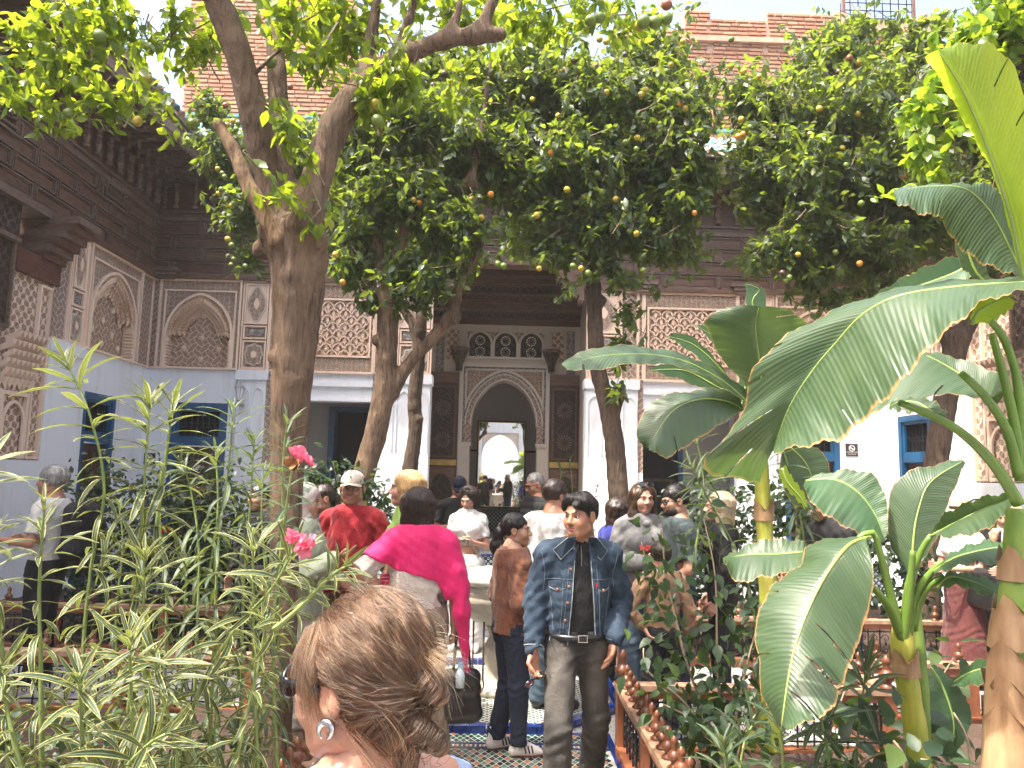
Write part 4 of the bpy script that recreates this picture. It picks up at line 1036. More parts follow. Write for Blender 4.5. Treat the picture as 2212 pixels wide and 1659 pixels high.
_lm = {}
def crown(tree, loc, blobs, size, dens=1.0, nparts=290, tw=.25, leafmat_=None, droop=.5, sprig=.42, tintf=None, sun=0.0):
    """blobs: (dx, dy, Y, rx, ry, rdepth, count)"""
    pos, dr, sz, ti = [], [], [], []; tg = MB()
    for (dx, dy, Y, rx, ry, rd, cnt) in blobs:
        c = np.array(at(dx, dy, Y)); s = S_*Y/F_PX; R = np.array([rx*s, rd, ry*s]); n = int(cnt*dens)
        for _ in range(n):
            q = unit(nr.normal(size=3)); rad = nr.uniform(.35, 1.0)**.6; lump = .8+.35*math.sin(q[0]*5+dx)*math.sin(q[2]*6+dy)+.1*nr.normal()
            e = c+q*R*rad*max(.5, lump); d = unit(q*.9+nr.normal(size=3)*.6+np.array([0, 0, -droop*.6])); L = sprig*nr.uniform(.5, 1.1); b = e-d*L
            if e[2] < .4: continue
            m = nr.randint(7, 12); bend = nr.normal(size=3)*.06
            if nr.rand() < tw: tg.tube([tuple(b), tuple((b+e)/2+bend*.5), tuple(e)], [.006, .004, .002], TWIG, 3, False)
            for k in range(m):
                t = .25+.8*k/m; p = b+(e-b)*t+bend*math.sin(t*3); ld = unit(d*.7+unit(nr.normal(size=3))*.9+np.array([0, 0, -droop]))
                pos.append(p); dr.append(ld); sz.append(size*nr.uniform(.65, 1.15)); ti.append(.35+.16*nr.normal()+(.12 if rad > .85 else 0)+(.45 if nr.rand() < .03 else 0)+sun*(q[2] > .2))  # sun lightens the tint of upper leaves: sunlight put into colour
    pos = np.array(pos); dr = np.array(dr); sz = np.array(sz); ti = np.array(ti)
    if tg.v:
        tg.v = [(a-loc[0], b-loc[1], c-loc[2]) for a, b, c in tg.v]; tg.obj('twigs', tree)['kind'] = 'stuff'
    # the leaves that show largest (nearest the photographer) are objects of their own
    V_ = pos-np.array(CAM); w = V_@np.array(FWD); u = V_@np.array(RGT)/w*F_PX; vv = V_@np.array(UPV)/w*F_PX
    inside = (abs(u) < 512) & (abs(vv) < 384) & (w > .5); o = np.argsort(np.where(inside, w/sz, 1e9)); pick = o[:nparts] if nparts else o[:0]; pick = pick[inside[pick]]
    mask = np.ones(len(pos), bool); mask[pick] = False; M_ = leafmat_ or LEAF
    if len(pick):
        key = M_.name
        if key not in _lm:
            _lm[key] = []
            for k in range(6): _lm[key].append(leaf_mesh('leaf', scatter_leaves(np.zeros((1, 3)), np.array([[0, 1., 0]]), np.array([1.]), np.array([.15+.14*k]), nrm=np.array([[0, 0, 1.]])), [M_]))
        for i in pick:
            d = Vector(unit(dr[i])); r = Vector(unit(nr.normal(size=3)*.6+np.array([0, 0, 1.]))); x = d.cross(r).normalized(); z = x.cross(d)
            mm = Matrix((x, d, z)).transposed().to_4x4() @ Matrix.Scale(sz[i], 4); mm.translation = Vector(pos[i])-Vector(loc)
            ob = link('leaf', _lm[key][min(5, max(0, int(ti[i]*6)))], tree); ob.matrix_basis = mm
    o = link('crown', leaf_mesh('crown', scatter_leaves(pos[mask], dr[mask], sz[mask], ti[mask]), [M_], loc=loc), tree); o['kind'] = 'stuff'
    return o
FRU = {}
for nm, c in (('g', (.12, .17, .025)), ('y', (.36, .27, .025)), ('o', (.48, .19, .02)), ('r', (.24, .08, .03)), ('b', (.06, .03, .02))):
    m = simple('orange_skin_'+{'g': 'green', 'y': 'yellow', 'o': 'ripe', 'r': 'russet', 'b': 'rotten'}[nm], c, .45, .15, 30, .3, .002)
    q = MB(); n = 9; q.lathe([(math.sin(math.pi*i/n)*1.0+.0001, -math.cos(math.pi*i/n)*.95) for i in range(n+1)], m, n=14); FRU[nm] = q.mesh('orange', True)
def fruit(tree, loc, lst, Y, r=.036):
    for (dx, dy, k) in lst:
        p = at(dx, dy, Y+rnd.uniform(-.05, .05)); o = link('orange', FRU[k], tree, p-Vector(loc)); s = r*rnd.uniform(.88, 1.12); o.scale = (s, s, s*rnd.uniform(.9, 1)); o.rotation_euler = (rnd.random()*6, rnd.random()*6, 0)
def newtree(Y, dx, label):
    p = at(dx, 1200, Y); loc = Vector((p.x, Y, 0.05)); o = empty('orange_tree', loc); tag(o, label, 'tree', 'bitter orange trees in the courtyard beds'); return o, loc
def L_(Ys, *pts):
    """limb from (dx, dy, radius[, depth offset])"""
    return [(P3(p[0], p[1], Ys+(p[3] if len(p) > 3 else 0)), p[2]) for p in pts]
# ------------------------------------------------------------------ the big tree left of the path
T, loc = newtree(4.4, 600, 'big old orange tree in the left near bed, its trunk forking into three thick limbs')
wood_body('trunk', [L_(4.4, (575, 1720, .17), (590, 1560, .100), (612, 1300, .082), (614, 1000, .082), (622, 750, .094), (628, 600, .112), (628, 520, .120)),
    L_(4.4, (600, 530, .095), (585, 420, .085), (555, 270, .085, -.1), (515, 120, .08, -.2), (465, -10, .075, -.3), (430, -110, .07, -.4)),
    L_(4.4, (625, 500, .08), (610, 350, .065, .1), (597, 150, .06, .15), (590, 0, .055, .2), (585, -120, .05, .2)),
    L_(4.4, (655, 530, .095), (680, 400, .088, .05), (725, 270, .092, .1), (790, 180, .085, .15), (860, 130, .065, .2), (940, 92, .052, .2), (1010, 78, .05, .2), (1082, 74, .045, .2)),
    L_(4.6, (1020, 78, .04), (1050, 40, .04), (1070, -20, .035), (1080, -80, .03)),
    L_(4.6, (770, 190, .05), (800, 90, .04), (815, 0, .03)), L_(4.6, (850, 125, .04), (880, 55, .03), (905, -30, .025)), L_(4.6, (960, 85, .035), (990, 30, .025), (1000, -40, .02)),
    L_(4.35, (640, 1120, .02, .03), (655, 850, .045, .05), (676, 620, .065, .05), (682, 520, .055))],
    BARK, T, loc, .022, .005, [(P3(688, 515, 4.3), .05), (P3(692, 560, 4.35), .04), (P3(560, 540, 4.4), .045), (P3(575, 495, 4.32), .05), (P3(640, 480, 4.28), .05), (P3(590, 770, 4.35), .03)])
wood_body('cut_branch', [L_(4.3, (598, 520, .050), (545, 415, .046), (510, 340, .040), (476, 272, .036))], STUBM, T, loc, .010, .006)
g = MB(); 
for tw_ in ([(545, 165), (590, 120), (628, 92)],):
    g.tube([Vector(P3(a, b, 4.2))-loc for a, b in tw_], [.012, .009, .006], BARKD, 6)
g.obj('twig_branch', T, True)
crown(T, loc, [(110, 100, 4.6, 170, 110, .6, 80), (70, 215, 4.5, 100, 60, .4, 30), (240, 60, 4.8, 160, 70, .5, 55), (225, 215, 4.5, 90, 45, .3, 20), (300, 200, 4.4, 60, 40, .2, 12), (410, 90, 4.9, 120, 80, .4, 42), (350, 255, 4.3, 40, 22, .1, 5),
    (620, 50, 4.1, 90, 60, .3, 26), (750, 60, 4.8, 140, 80, .5, 60), (860, 170, 4.5, 60, 90, .2, 30), (800, 230, 4.5, 35, 70, .15, 16), (980, 40, 5.0, 160, 60, .5, 50), (1150, 30, 5.2, 150, 50, .5, 45), (1300, 30, 5.0, 130, 35, .4, 26), (1400, 50, 5.0, 90, 30, .3, 10),
    (625, 300, 4.15, 22, 60, .08, 9), (620, 400, 4.15, 20, 50, .06, 7), (650, 480, 4.2, 25, 20, .06, 3), (700, 130, 4.9, 120, 60, .4, 30), (480, 30, 4.3, 70, 50, .3, 14), (985, 190, 5.4, 60, 100, .3, 14),
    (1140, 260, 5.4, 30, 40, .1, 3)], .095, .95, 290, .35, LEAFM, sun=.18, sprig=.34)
crown(T, loc, [(200, -250, 4.4, 300, 200, 1.2, 90), (700, -330, 4.6, 380, 230, 1.4, 140), (1150, -260, 5.2, 300, 200, 1.3, 90), (600, -900, 3.2, 500, 400, 1.2, 110), (1100, -1000, 3.0, 400, 380, 1.2, 70)], .10, .8, 0, .2)  # unseen canopy above the view, added to shade the courtyard
fruit(T, loc, [(215, 78, 'g'), (318, 170, 'y'), (415, 268/1.0-0, 'g'), (148, 245, 'g'), (297, 262, 'y'), (812, 225, 'y'), (815, 260, 'g'), (585, 135, 'g')], 4.4, .036)
fruit(T, loc, [(1295, 38, 'g'), (1275, 45, 'g'), (1390, 47, 'g'), (1415, 48, 'g'), (1440, 40, 'g'), (1383, 55, 'y'), (1440, 10, 'r')], 4.7, .042)
# ------------------------------------------------------------------ second tree, behind the man in red
T, loc = newtree(8.4, 800, 'leaning orange tree with white flecked bark behind the man in the red shirt')
wood_body('trunk', [L_(8.4, (745, 1385, .17), (750, 1250, .15), (760, 1120, .135), (790, 1010, .125), (815, 920, .12), (832, 820, .115), (838, 700, .12), (838, 620, .13)),
    L_(8.4, (832, 640, .09), (815, 560, .075), (812, 450, .065), (815, 350, .05), (825, 250, .04)), L_(8.4, (840, 620, .085), (868, 510, .07), (900, 450, .06), (960, 410, .055), (1010, 395, .05), (1030, 330, .045), (1048, 220, .035), (1060, 130, .03)),
    L_(8.4, (848, 850, .08), (880, 790, .07), (940, 725, .068), (975, 680, .062), (992, 620, .05), (1015, 575, .045), (1045, 520, .035)), L_(8.4, (968, 690, .06), (985, 685, .05)), L_(8.4, (1010, 395, .05), (1032, 400, .04)), L_(8.3, (800, 570, .02), (770, 560, .015))],
    BARK, T, loc, .03, .008, [(P3(842, 640, 8.3), .07), (P3(812, 735, 8.35), .05), (P3(985, 688, 8.35), .05), (P3(990, 648, 8.35), .035)])
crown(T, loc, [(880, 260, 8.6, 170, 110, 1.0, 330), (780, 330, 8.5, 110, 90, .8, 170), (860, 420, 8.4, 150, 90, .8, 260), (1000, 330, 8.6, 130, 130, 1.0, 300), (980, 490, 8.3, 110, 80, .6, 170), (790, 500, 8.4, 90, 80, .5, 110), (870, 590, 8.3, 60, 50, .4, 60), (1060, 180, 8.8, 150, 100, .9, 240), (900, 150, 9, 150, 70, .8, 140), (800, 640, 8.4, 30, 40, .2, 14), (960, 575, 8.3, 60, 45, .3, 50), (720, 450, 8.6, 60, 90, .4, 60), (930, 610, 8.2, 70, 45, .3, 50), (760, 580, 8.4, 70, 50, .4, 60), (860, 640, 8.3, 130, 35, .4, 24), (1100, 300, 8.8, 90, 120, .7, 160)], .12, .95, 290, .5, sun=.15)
fruit(T, loc, [(893, 432, 'y'), (906, 438, 'o'), (888, 452, 'g'), (868, 443, 'g'), (729, 549, 'g'), (725, 550, 'y'), (627, 187, 'r'), (1040, 103, 'y'), (975, 215, 'y'), (1020, 430, 'y'), (1040, 470, 'y'), (1075, 570, 'g'), (1088, 575, 'g'), (1060, 420, 'o'), (1165, 580, 'y'), (740, 610, 'o'), (935, 185, 'b'), (960, 160, 'b'), (1000, 240, 'b')], 8.0, .036)
# ------------------------------------------------------------------ third tree and the foliage behind it
T, loc = newtree(9.8, 890, 'thin knotty orange tree close to the white pier left of the portal')
wood_body('trunk', [L_(9.8, (868, 1325, .14), (872, 1230, .12), (880, 1120, .11), (886, 1010, .10), (897, 930, .09), (895, 860, .095), (905, 770, .085), (905, 700, .09)), L_(9.8, (903, 720, .07), (870, 665, .055), (848, 620, .05), (830, 560, .04)), L_(9.8, (905, 710, .07), (918, 650, .06), (925, 590, .05), (945, 530, .04))],
    BARKD, T, loc, .03, .008, [(P3(890, 880, 9.75), .05), (P3(908, 905, 9.75), .04), (P3(925, 640, 9.75), .05)])
crown(T, loc, [(480, 330, 10.2, 75, 90, .6, 150), (520, 450, 10.0, 70, 90, .6, 120), (450, 240, 10.2, 50, 60, .4, 40), (540, 560, 10, 45, 50, .3, 30), (640, 330, 10.2, 90, 130, .6, 150), (700, 540, 10, 60, 60, .4, 60), (600, 480, 10.3, 70, 60, .4, 70), (900, 520, 10, 120, 80, .5, 120), (1000, 560, 10, 70, 50, .4, 40), (1120, 500, 10, 70, 80, .5, 80)], .12, 1.0, 200, .5)
fruit(T, loc, [(468, 268, 'g'), (482, 268, 'g'), (490, 270, 'y'), (503, 262, 'y'), (515, 266, 'g'), (510, 280, 'g'), (525, 258, 'g'), (487, 228, 'r'), (470, 365, 'y'), (480, 375, 'g'), (485, 382, 'g'), (478, 410, 'g'), (472, 418, 'y'), (490, 418, 'g'), (500, 445, 'y'), (505, 440, 'g'), (495, 468, 'g'), (492, 517, 'y'), (500, 530, 'g'), (505, 560, 'g'), (499, 572, 'g'), (530, 575, 'g'), (580, 215, 'g'), (1128, 455, 'y')], 9.5, .038)
# ------------------------------------------------------------------ fourth tree, right of the portal
T, loc = newtree(8.8, 1320, 'orange tree with a bare curving trunk and dense crown, right of the portal')
wood_body('trunk', [L_(8.8, (1350, 1375, .17), (1350, 1280, .145), (1345, 1180, .125), (1337, 1080, .115), (1328, 960, .11), (1310, 870, .10), (1290, 790, .095), (1284, 680, .09), (1280, 600, .085), (1264, 545, .075), (1250, 470, .07), (1255, 350, .05)), L_(8.8, (1320, 900, .07), (1338, 860, .06), (1345, 835, .04)), L_(8.8, (1255, 400, .05), (1350, 320, .04), (1420, 240, .03)), L_(8.8, (1252, 430, .045), (1190, 360, .035), (1150, 300, .03))],
    BARKD, T, loc, .03, .008, [(P3(1302, 650, 8.75), .05), (P3(1330, 850, 8.75), .05)])
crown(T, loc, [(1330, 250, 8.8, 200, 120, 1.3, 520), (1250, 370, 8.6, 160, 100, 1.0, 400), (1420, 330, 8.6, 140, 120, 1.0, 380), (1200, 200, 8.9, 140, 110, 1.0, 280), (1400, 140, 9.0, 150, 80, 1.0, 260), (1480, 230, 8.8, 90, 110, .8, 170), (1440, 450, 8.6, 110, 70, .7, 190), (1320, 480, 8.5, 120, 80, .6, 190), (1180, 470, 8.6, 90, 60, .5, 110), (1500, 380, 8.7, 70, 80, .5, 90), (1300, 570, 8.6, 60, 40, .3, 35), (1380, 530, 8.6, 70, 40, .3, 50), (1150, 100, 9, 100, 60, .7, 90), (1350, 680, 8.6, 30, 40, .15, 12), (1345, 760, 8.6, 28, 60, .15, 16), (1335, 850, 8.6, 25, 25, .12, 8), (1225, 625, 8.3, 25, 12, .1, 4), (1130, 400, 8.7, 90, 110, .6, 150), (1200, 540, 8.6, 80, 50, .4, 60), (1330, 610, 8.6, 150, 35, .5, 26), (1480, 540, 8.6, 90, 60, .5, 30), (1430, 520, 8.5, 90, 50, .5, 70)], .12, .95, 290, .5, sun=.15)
fruit(T, loc, [(1253, 205, 'g'), (1205, 250, 'y'), (1245, 180, 'g'), (1310, 200, 'y'), (1328, 195, 'g'), (1335, 210, 'g'), (1290, 375, 'g'), (1300, 415, 'g'), (1330, 430, 'y'), (1345, 440, 'g'), (1385, 205, 'y'), (1395, 195, 'y'), (1432, 195, 'g'), (1437, 200, 'o'), (1480, 210, 'g'), (1470, 225, 'o'), (1480, 235, 'y'), (1352, 308, 'g'), (1377, 298, 'y'), (1375, 322, 'g'), (1150, 215, 'y'), (1160, 465, 'y'), (1153, 470, 'g'), (1310, 90, 'y'), (1295, 85, 'y'), (1350, 118, 'b'), (1385, 92, 'o'), (1440, 155, 'g'), (1450, 140, 'y'), (1475, 90, 'y'), (1225, 410, 'y'), (1270, 590, 'g'), (1255, 580, 'y'), (1238, 575, 'g'), (1390, 585, 'g'), (1375, 505, 'y'), (1360, 500, 'g'), (1500, 460, 'o'), (1190, 330, 'o'), (1120, 300, 'g'), (1240, 130, 'b')], 8.05, .036)
# ------------------------------------------------------------------ fifth tree at the right and the bright foliage at the corner
T, loc = newtree(8.6, 2040, 'broad orange tree at the right with a forked trunk behind the banana leaves')
wood_body('trunk', [L_(8.6, (1995, 1410, .18), (2000, 1280, .15), (2010, 1150, .14), (2022, 1000, .13), (2040, 880, .125), (2058, 780, .13), (2068, 730, .13)), L_(8.6, (2066, 740, .10), (2110, 670, .085), (2150, 590, .07), (2160, 480, .05)), L_(8.6, (2066, 745, .10), (2020, 705, .08), (1950, 630, .065), (1900, 520, .05), (1850, 400, .04))], BARKD, T, loc, .035, .008)
crown(T, loc, [(1800, 260, 8.6, 200, 130, 1.2, 520), (1720, 380, 8.5, 150, 110, 1.0, 360), (1880, 400, 8.5, 170, 120, 1.0, 420), (1650, 260, 8.8, 90, 100, .8, 170), (1780, 150, 9.0, 150, 80, .9, 230), (1930, 230, 8.8, 140, 140, 1.0, 330), (1760, 500, 8.4, 120, 80, .7, 200), (1880, 540, 8.4, 150, 70, .7, 210), (2000, 480, 8.4, 110, 100, .8, 190), (1650, 440, 8.6, 70, 70, .5, 80), (1750, 590, 8.4, 90, 35, .4, 50), (2080, 420, 8.6, 120, 130, .8, 200), (1960, 110, 9, 120, 60, .8, 120), (1800, 640, 8.4, 30, 20, .2, 8), (2080, 600, 8.6, 90, 50, .4, 70), (1700, 540, 8.4, 110, 60, .5, 90), (1930, 620, 8.3, 90, 35, .4, 50), (1800, 640, 8.5, 180, 40, .5, 34), (1640, 560, 8.5, 80, 50, .4, 24), (1945, 395, 11, 130, 90, 1.1, 190), (2080, 330, 10.3, 120, 90, .9, 140), (1620, 360, 8.7, 70, 130, .6, 120), (1600, 200, 8.9, 70, 80, .5, 60), (1830, 90, 9.0, 160, 60, .7, 90), (2050, 450, 10.6, 110, 80, .9, 110)], .12, .95, 290, .5, sun=.2)  # the farthest blobs are added, hidden behind, to shade the right wall
fruit(T, loc, [(1857, 569, 'o'), (1724, 550, 'y'), (1887, 217, 'o'), (1900, 222, 'g'), (1828, 357, 'g'), (1853, 246, 'y'), (1620, 275, 'g'), (1605, 290, 'o'), (1595, 295, 'o'), (1601, 258, 'y'), (1950, 215, 'g'), (1960, 225, 'y'), (1770, 235, 'y'), (1820, 370/1.0-50, 'y'), (1750, 290, 'y'), (1835, 125, 'r'), (1855, 135, 'o'), (1640, 165, 'y'), (1580, 85, 'g'), (1606, 155, 'y'), (1950, 380, 'o'), (1965, 420, 'y'), (1705, 600, 'g'), (1697, 607, 'g'), (1960, 600, 'y'), (1812, 155, 'b'), (1690, 590, 'b'), (1805, 545, 'g'), (1860, 440, 'g')], 7.9, .036)
T, loc = newtree(5.2, 2500, 'orange tree with bright yellow green leaves in the upper right corner of the view')
wood_body('trunk', [[((4.6, 5.6, .05), .14), ((4.5, 5.5, 1.6), .12), ((4.3, 5.4, 2.8), .10), ((3.9, 5.3, 3.8), .07), ((3.5, 5.2, 4.3), .04)], [((4.3, 5.4, 2.8), .08), ((4.6, 5.5, 3.8), .06), ((4.6, 5.4, 4.8), .04)]], BARKD, T, loc, .035, .008)
LEAFB = leafmat('backlit_citrus_leaf', [(.03, .08, .01), (.06, .13, .015), (.11, .19, .02), (.17, .22, .02), (.22, .24, .03)], .3, .5, (.55, .75, .03))  # light shining through the leaves is put into these yellow green colours
crown(T, loc, [(2130, 90, 5.4, 120, 90, .5, 90), (2050, 200, 5.4, 80, 60, .3, 40), (2010, 330, 5.4, 60, 70, .3, 30), (2180, 220, 5.6, 90, 120, .5, 60), (2190, 10, 5.3, 90, 60, .4, 30), (2230, -120, 5.2, 200, 120, .8, 60), (1990, 250, 5.5, 40, 30, .2, 12)], .13, .8, 200, .3, LEAFB, sprig=.4)
# ------------------------------------------------------------------ banana plants
def bananamat(name, a, b, tc, tr=.45):
    t = NT(name); uv = t.xyz(t.uv()); u, v = uv[0], uv[1]; au = t.M('ABSOLUTE', t.M('SUBTRACT', u, .5))
    ph = t.M('ADD', v, t.M('MULTIPLY', au, -.10)); w = t.M('SINE', t.M('MULTIPLY', ph, 330)); w2 = t.M('SINE', t.M('MULTIPLY', ph, 77))
    n = t.noise(t.ob(), 6, 4); c = t.ramp(n, [(.3, a), (.7, b)]); c = t.mix(t.M('MULTIPLY', t.M('ADD', w, 1), .05), c, (.16, .25, .06)); c = t.mix(t.M('MULTIPLY', t.M('ADD', w2, 1), .06), c, (.02, .05, .01))
    e = t.ramp(t.M('ADD', au, t.M('MULTIPLY', t.noise(t.ob(), 25, 3), .03)), [(.492, (0, 0, 0)), (.512, (1, 1, 1))]); c = t.mix(e, c, (.36, .20, .07))
    t.bump(t.M('ADD', t.M('MULTIPLY', w, .4), t.M('MULTIPLY', w2, .6)), .22, .005); t.fin(c, .40, Specular_IOR_Level=.5)
    tr_ = t.n('BsdfTranslucent'); t.l(t.mix(.8, c, tc), tr_.inputs[0]); mx = t.n('MixShader'); mx.inputs[0].default_value = tr; t.l(t.b.outputs[0], mx.inputs[1]); t.l(tr_.outputs[0], mx.inputs[2]); t.l(mx.outputs[0], t.out.inputs[0]); return t.m
BAN = bananamat('banana_leaf', (.034, .064, .034), (.055, .088, .044), (.20, .34, .06), .2); BANY = bananamat('backlit_banana_leaf', (.16, .25, .03), (.22, .32, .04), (.70, .85, .05), .65); BAND_ = bananamat('old_banana_leaf', (.03, .08, .04), (.06, .12, .05), (.2, .34, .08), .3)  # BANY: backlit glow put into a brighter, yellower leaf colour
RIB = simple('banana_rib', (.22, .30, .07), .35, .2, 8); PET = simple('banana_petiole', (.13, .22, .035), .35, .3, 5)
def resample(P, n):
    P = [np.array(p, float) for p in P]; Q, _ = smooth_path(P, [0]*len(P), .02); Q = np.array(Q); d = np.r_[0, np.cumsum(np.linalg.norm(np.diff(Q, axis=0), axis=1))]; t = np.linspace(0, d[-1], n)
    return np.stack([np.interp(t, d, Q[:, k]) for k in range(3)], 1)
def bleaf(parent, loc, Mid, L, R, Y0, Y1, dl=0.0, dr=0.0, mat=None, tears=(), nr_=90, nc=8, sag=.0, rib=.006):
    """banana blade from its rib and its two edges; dl/dr: how much nearer the edges stand than the rib"""
    f = lambda P, off: [at(p[0], p[1], (p[2] if len(p) > 2 else Y0+(Y1-Y0)*i/max(1, len(P)-1))+off) for i, p in enumerate(P)]
    m = resample(f(Mid, 0), nr_); l = resample(f(L, dl), nr_); r = resample(f(R, dr), nr_)
    l[0] = m[0]*.7+l[0]*.3; r[0] = m[0]*.7+r[0]*.3
    V_ = []; UV = []
    for i in range(nr_):
        t = i/(nr_-1); wv = .0012*math.sin(i*1.1)+.003*math.sin(i*.33)
        for j in range(-nc, nc+1):
            k = abs(j)/nc; e = l[i] if j < 0 else r[i]; p = m[i]*(1-k)+e*k; p = p+np.array([0, 0, .05*k*(1-k)*4*(.35+sag)*np.linalg.norm(e-m[i])*2+wv*k*k*2.0]); V_.append(p); UV.append((.5+.5*j/nc, t))
    W_ = 2*nc+1; F = []; cut = {}
    for (tt, s, fr) in tears: cut[(int(tt*(nr_-1)), s)] = fr
    for i in range(nr_-1):
        for j in range(2*nc):
            s = -1 if j < nc else 1; k = (nc-j-1 if j < nc else j-nc)/nc
            if (i, s) in cut and k >= cut[(i, s)]: continue
            a = i*W_+j; F.append((a, a+1, a+W_+1, a+W_))
    v = np.array(V_)-np.array(loc); me = npmesh('banana_leaf', v, F, [mat or BAN], True, uv=np.array(UV)); o = link('banana_leaf', me, parent)
    g = MB(); pts = [tuple(p-np.array(loc)+np.array([0, 0, -.002])) for p in m[::4]]; g.tube(pts, [rib*(1-.75*i/len(pts)) for i in range(len(pts))], RIB, 6); g.obj('leaf_rib', o, True); return o
def petiole(parent, loc, P, Y, r=(.018, .010), mat=None, Y1=None):
    pp = [Vector(at(p[0], p[1], (p[2] if len(p) > 2 else Y+((Y1 or Y)-Y)*i/(len(P)-1))))-Vector(loc) for i, p in enumerate(P)]; q, _ = smooth_path(pp, [0]*len(pp), .03); g = MB(); g.tube(q, [r[0]+(r[1]-r[0])*i/len(q) for i in range(len(q))], mat or PET, 9); return g.obj('leaf_stalk', parent, True)
def pseudo(parent, loc, P, Y, rad, mat, sheath, nodes=()):
    pp = [Vector(at(p[0], p[1], p[2] if len(p) > 2 else Y))-Vector(loc) for p in P]; q, rr = smooth_path(pp, rad, .02); g = MB(); g.tube(q, [a*(1+.03*math.sin(i*.9)) for i, a in enumerate(rr)], mat, 14, True, .02); st = g.obj('stem', parent, True)
    for (t, ln, m) in nodes:      # dry sheaths wrapped round the stem
        i0 = int(t*(len(q)-1)); i1 = min(len(q)-1, i0+max(2, int(ln/.02))); g = MB()
        seg = q[i0:i1+1]; n = 14; k0 = 0
        for a, p in enumerate(seg):
            for j in range(n): 
                an = 2*math.pi*j/n; r_ = rr[i0+min(a, len(rr)-1-i0)]*1.10+.004+(.012*(rnd.random()) if a == len(seg)-1 else 0)+.003*math.sin(j*2.1+t*9); g.v.append((p[0]+math.cos(an)*r_, p[1]+math.sin(an)*r_, p[2]+(.03*math.sin(j*1.7) if a == len(seg)-1 else 0)))
        for a in range(len(seg)-1):
            for j in range(n): g.f.append((a*n+j, a*n+(j+1) % n, (a+1)*n+(j+1) % n, (a+1)*n+j)); g.m.append(g.mi(m))
        g.obj('dry_sheath', st, True)
    return st
def stemmat(name, a, b, c):
    t = NT(name); p = t.ob(); n = t.noise(t.mapv(p, (8, 8, 2)), 2, 5, .6); cc = t.ramp(n, [(.3, a), (.55, b), (.75, c)]); n2 = t.noise(t.mapv(p, (60, 60, 3)), 1, 3); t.bump(n2, .5, .005); return t.fin(cc, .45)
YST = stemmat('yellow_banana_stem', (.16, .24, .03), (.36, .36, .05), (.42, .33, .12)); DRYS = stemmat('dry_banana_sheath', (.20, .10, .045), (.36, .22, .115), (.46, .32, .18)); GST = stemmat('green_banana_stem', (.10, .19, .03), (.20, .30, .05), (.28, .30, .08))
def nb(dx, Y, label):
    p = at(dx, 1400, Y); loc = Vector((p.x, Y, .06)); o = empty('banana_plant', loc); tag(o, label, 'plant', 'banana plants in the right near bed'); return o, loc
A, loc = nb(2195, 2.15, 'tall banana plant at the right edge with a dry brown stem and very large leaves')
pseudo(A, loc, [(2190, 2400), (2190, 1659), (2188, 1400), (2196, 1270), (2205, 1100)], 2.15, [.085, .066, .052, .040, .036], GST, DRYS, [(.0, .95, DRYS), (.46, .34, DRYS), (.62, .22, DRYS), (.76, .12, DRYS), (.88, .06, DRYS)])
bleaf(A, loc, [(2230, 610), (2076, 618), (1943, 638), (1864, 678), (1811, 734), (1755, 800), (1705, 879), (1671, 972)], [(2230, 602), (2100, 606), (1980, 616), (1830, 660), (1700, 725), (1625, 800), (1600, 900), (1520, 1000), (1560, 1030), (1640, 1040)], [(2230, 628), (2142, 643), (2076, 690), (2010, 750), (1927, 848), (1877, 894), (1818, 947), (1745, 962), (1671, 978)], 1.9, 2.35, .18, -.22, BAN, [(.80, -1, .25), (.81, -1, .5), (.9, -1, .4), (.62, -1, .7), (.52, -1, .8), (.70, 1, .75), (.45, 1, .85)], 170, 8)
bleaf(A, loc, [(2225, 680), (2209, 600), (2184, 473), (2136, 327), (2082, 200), (2027, 109)], [(2218, 680), (2205, 597), (2154, 400), (2103, 298), (2053, 211), (1998, 120)], [(2235, 640), (2275, 520), (2275, 400), (2227, 255), (2191, 145), (2154, 105), (2118, 91), (2027, 104)], 2.05, 1.75, .05, .10, BANY, [(.9, -1, .85), (.55, 1, .6), (.7, 1, .45)], 150, 8)
bleaf(A, loc, [(2225, 640), (2209, 598), (2154, 484), (2118, 433), (2074, 404), (1990, 403), (1930, 415)], [(2215, 640), (2198, 600), (2118, 567), (2063, 524), (2027, 466), (2002, 466), (1936, 437)], [(2230, 600), (2212, 546), (2191, 473), (2154, 404), (2056, 398), (1932, 406)], 2.35, 2.1, -.12, .08, BAN, [(.72, -1, .5), (.45, -1, .7), (.6, 1, .7)], 150, 8)
bleaf(A, loc, [(2150, 880), (2125, 853), (2085, 815), (1995, 765), (1940, 770)], [(2187, 803), (2150, 800), (2100, 785), (2040, 765), (1940, 765)], [(2187, 830), (2150, 855), (2080, 855), (1990, 858), (1900, 885), (1855, 905)], 2.3, 2.6, .0, -.1, BAN, [(.5, 1, .6)], 60, 8)
bleaf(A, loc, [(2110, 560), (2060, 590), (1960, 625), (1885, 645)], [(2110, 540), (2040, 560), (1950, 600), (1885, 640)], [(2110, 590), (2060, 625), (1960, 650), (1885, 650)], 2.9, 3.0, 0, -.05, BAND_)
bleaf(A, loc, [(2140, 620), (2110, 590), (2090, 540), (2075, 480)], [(2130, 620), (2080, 580), (2062, 520), (2070, 478)], [(2150, 615), (2130, 580), (2120, 530), (2080, 478)], 2.4, 2.4, 0, .05, BAN)
for P in ([(2112, 668), (2158, 714), (2190, 790), (2204, 880), (2208, 1000)], [(1943, 869), (2043, 912), (2109, 962), (2158, 1018), (2201, 1090)], [(2076, 806), (2125, 853), (2175, 929), (2202, 1030)], [(2142, 720), (2172, 830), (2196, 940), (2206, 1040)]):
    petiole(A, loc, P[::-1], 2.15, (.017, .009), PET, 2.15)
